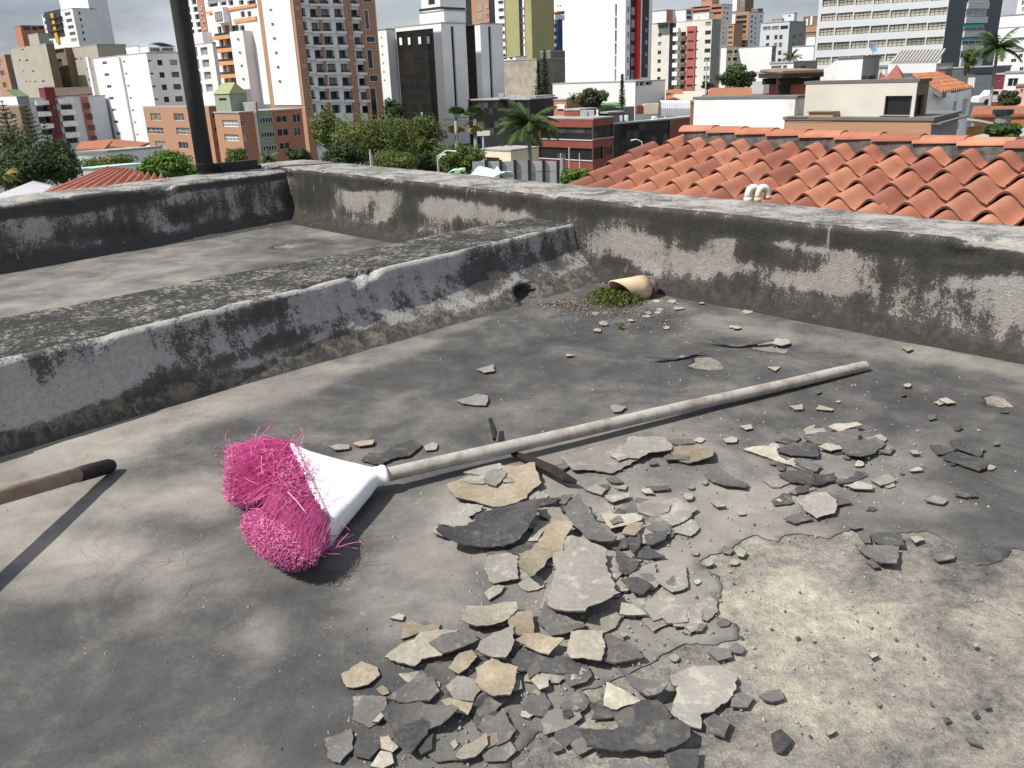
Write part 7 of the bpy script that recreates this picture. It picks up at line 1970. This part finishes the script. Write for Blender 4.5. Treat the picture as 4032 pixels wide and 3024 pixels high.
tree('broadleaf_tree', 'feathery green trees behind the orange sheet roof', 'A', 900, 1330, 280, 90, 66, LEAF['y'], 9, 4200, 40)
tree('broadleaf_tree', 'dark tree mass below the pines at the left edge', 'A', 300, 1330, 330, 170, 52, LEAF['d'], 10, 7000, 44)
tree('broadleaf_tree', 'tall dark tree mass at the left edge below the pines', 'A', 90, 1270, 230, 230, 58, LEAF['d'], 24, 7000, 44)
tree('broadleaf_tree', 'dark tree right of the pines before the pale flats', 'A', 470, 1270, 150, 150, 62, LEAF['d'], 25, 4200, 30)
tree('broadleaf_tree', 'dark green tree with branching crown before the windowless white hall', 'E', 660, 950, 240, 130, 140, LEAF['d'], 11, 4600, 34)
tree('broadleaf_tree', 'domed dark tree in front of the biggest white tower', 'D', 555, 920, 150, 105, 150, LEAF['o'], 12, 3600, 30)
tree('broadleaf_tree', 'bright leafy bush at the left verge of the tile roof', 'D', 405, 1650, 140, 80, 30, LEAF['b'], 13, 4200, 30)
tree('broadleaf_tree', 'grey green bush beside the white car at the right', 'F', 2050, 1190, 130, 105, 82, LEAF['o'], 14, 3000, 24)
tree('broadleaf_tree', 'yellowish slender tree at the foot of the office tower', 'F', 1570, 690, 80, 100, 110, LEAF['y'], 15, 1600, 16)
tree('broadleaf_tree', 'small dark shrub left of the dark green tree', 'E', 270, 1060, 85, 40, 120, LEAF['d'], 16, 1400, 14)
tree('broadleaf_tree', 'green bushes before the right edge houses', 'F', 1960, 1160, 110, 50, 100, LEAF['y'], 17, 1500, 16)
tree('broadleaf_tree', 'spreading green tree over the low white house at the right edge', 'F', 1970, 1550, 200, 70, 27, LEAF['p'], 18, 2600, 26)
def pine(name, label, Z, x, ytop, ybase, Y, wpx, mat, seed, tiers=22, droop=.1):
    r = random.Random(seed); t0 = at_y(*zp(Z, x, ytop), Y); b0_ = at_y(*zp(Z, x, ybase), Y); s = Y / FPX / ZM[Z][2]; H = t0.z - b0_.z
    root = empty(name, (t0.x, t0.y, GZ)); tag(root, label, 'tree', 'conifers'); off = root.location
    mb = MB(); mb.tube([(t0.x, t0.y, GZ), (t0.x, t0.y, t0.z)], [H * .022, .03], 7, M_TRUNK); mb.build('trunk', root, off)
    mb = MB(); ls = max(.10, Y / FPX * 4.5)
    for k in range(tiers):
        f = k / (tiers - 1); z = t0.z - H * f; R_ = wpx * s * (.06 + .94 * f ** .8) * r.uniform(.85, 1.1)
        for j in range(7):
            a = 6.283 * j / 7 + r.uniform(-.3, .3); d = Vector((math.cos(a), math.sin(a), 0)); m_ = max(6, int(R_ / ls * 3.2))
            for q in range(m_):
                t = (q + r.random()) / m_; p = Vector((t0.x, t0.y, z)) + d * R_ * t + up * (R_ * (.22 * t * t - droop * t)) + Vector((r.gauss(0, ls * .4), r.gauss(0, ls * .4), r.gauss(0, ls * .25)))
                leaf_quad(mb, p, ls * r.uniform(.6, 1.1), Vector((r.gauss(0, .5), r.gauss(0, .5), 1)).normalized(), r, mat, .5)
    mb.build('crown', root, off)
pine('norfolk_pine', 'shorter left one of the twin pines by the concrete block', 'C', 1285, 505, 790, 190, 42, LEAF['d'], 1)
pine('norfolk_pine', 'taller right one of the twin pines by the concrete block', 'C', 1335, 415, 795, 188, 55, LEAF['d'], 2, 26)
pine('cypress_tree', 'slim cypress in front of the white podium', 'D', 830, 700, 990, 150, 36, LEAF['d'], 3, 26, .0)
pine('araucaria_tree', 'dark pine at the far left edge', 'A', 15, 810, 1350, 72, 190, LEAF['d'], 4, 17, -.05)
pine('araucaria_tree', 'dark pine second from the left edge', 'A', 205, 850, 1380, 74, 150, LEAF['d'], 5, 17, -.05)
pine('araucaria_tree', 'smallest dark pine, third from the left edge', 'A', 350, 980, 1380, 78, 110, LEAF['d'], 6, 14, -.05)
def palm(name, label, Z, x, ytop, ybase, Y, lpx, seed, nf=22, dry=0):
    r = random.Random(seed); c = at_y(*zp(Z, x, ytop), Y); s = Y / FPX / ZM[Z][2]; L = lpx * s
    root = empty(name, (c.x, c.y, GZ)); tag(root, label, 'palm tree', 'feather palms'); off = root.location
    mb = MB(); mb.tube([(c.x + .3, c.y, GZ), (c.x + .1, c.y, (GZ + c.z) / 2), (c.x, c.y, c.z)], [L * .07, L * .055, L * .05], 9, GREYC); mb.build('trunk', root, off, True)
    for k in range(nf):
        mb = MB(); a = 6.283 * k / nf + r.uniform(-.2, .2); el = r.uniform(-.15, 1.25); d = Vector((math.cos(a) * math.cos(el), math.sin(a) * math.cos(el), math.sin(el))); P = [c.copy()]; v = d.copy(); n = 9
        mt = LEAF['pd'] if k < dry else LEAF['p']
        for j in range(n):
            P.append(P[-1] + v * L / n); v = (v + Vector((0, 0, -.17))).normalized()
        mb.tube(P, [L * .012] * n + [L * .004], 4, mt, False)
        for j in range(1, n + 1):
            for q in range(4):
                t = (j - 1 + q / 4) / n; i = min(int(t * n), n - 1); p = P[i].lerp(P[i + 1], t * n - i); tg = (P[i + 1] - P[i]).normalized(); sd_ = tg.cross(up).normalized(); ll = L * .26 * (math.sin(math.pi * min(1, t * .9 + .12)) ** .6)
                for sg in (-1, 1):
                    e = p + sd_ * sg * ll * .75 + tg * ll * .4 - up * ll * r.uniform(.25, .65); w_ = tg * L * .018
                    mb.tri(p - w_, p + w_, e, mt)
        mb.build('frond', root, off)
palm('feather_palm', 'big dark feathery palm in front of the red granite office', 'C', 1205, 1030, 1310, 88, 300, 1, 30)
palm('feather_palm', 'tall palm against the office tower at the right', 'F', 1900, 580, 900, 75, 330, 2, 26)
palm('feather_palm', 'small palm beside the white wall right of the five storey block', 'E', 1310, 730, 790, 135, 150, 3, 16)
palm('feather_palm', 'yellow palm left of the domed dark tree', 'D', 375, 920, 1010, 145, 80, 4, 20, 9)
palm('feather_palm', 'palm crown at the far left just above the white sheet roof', 'A', 20, 1420, 1540, 30, 150, 5, 18, 6)
palm('feather_palm', 'low yellow green palm in front of the brick flats', 'B', 530, 1300, 1350, 78, 110, 6, 20, 5)
def fanpalm(name, label, Z, x, ytop, Y, lpx, seed):
    r = random.Random(seed); c = at_y(*zp(Z, x, ytop), Y); s = Y / FPX / ZM[Z][2]; L = lpx * s
    root = empty(name, (c.x, c.y, GZ)); tag(root, label, 'palm tree', 'fan palms'); off = root.location
    mb = MB(); mb.tube([(c.x, c.y, GZ), (c.x, c.y, c.z)], [.28, .2], 8, GREYC); mb.build('trunk', root, off, True)
    for k in range(30):
        mb = MB(); a = r.uniform(0, 6.283); el = r.uniform(-1.1, 1.3); mt = LEAF['pd'] if el < -.45 else LEAF['p']; d = Vector((math.cos(a) * math.cos(el), math.sin(a) * math.cos(el), math.sin(el))); q = c + d * L * .55
        mb.tube([c, q], L * .012, 4, mt, False); sd_ = d.cross(up); sd_ = sd_.normalized() if sd_.length > .1 else Vector((1, 0, 0)); u_ = sd_.cross(d)
        for j in range(11):
            g = -1.15 + 2.3 * j / 10; e = q + (d * math.cos(g) + sd_ * math.sin(g)) * L * .48 - up * L * .06 * r.random(); w_ = (sd_ * math.cos(g) - d * math.sin(g)) * L * .045
            m_ = q.lerp(e, .6); mb.quad(q, m_ - w_, e, m_ + w_, mt)
        mb.build('frond', root, off)
fanpalm('fan_palm', 'left fan palm before the white slab building', 'C', 610, 985, 105, 120, 1)
fanpalm('fan_palm', 'right fan palm with drooping dry leaves before the white slab building', 'C', 765, 975, 104, 115, 2)
S.cycles.use_denoising = True
S.cycles.max_bounces = 5
S.cycles.diffuse_bounces = 3
S.cycles.glossy_bounces = 2
S.cycles.transmission_bounces = 2
S.cycles.transparent_max_bounces = 4
S.cycles.use_adaptive_sampling = True
S.cycles.adaptive_threshold = 0.02
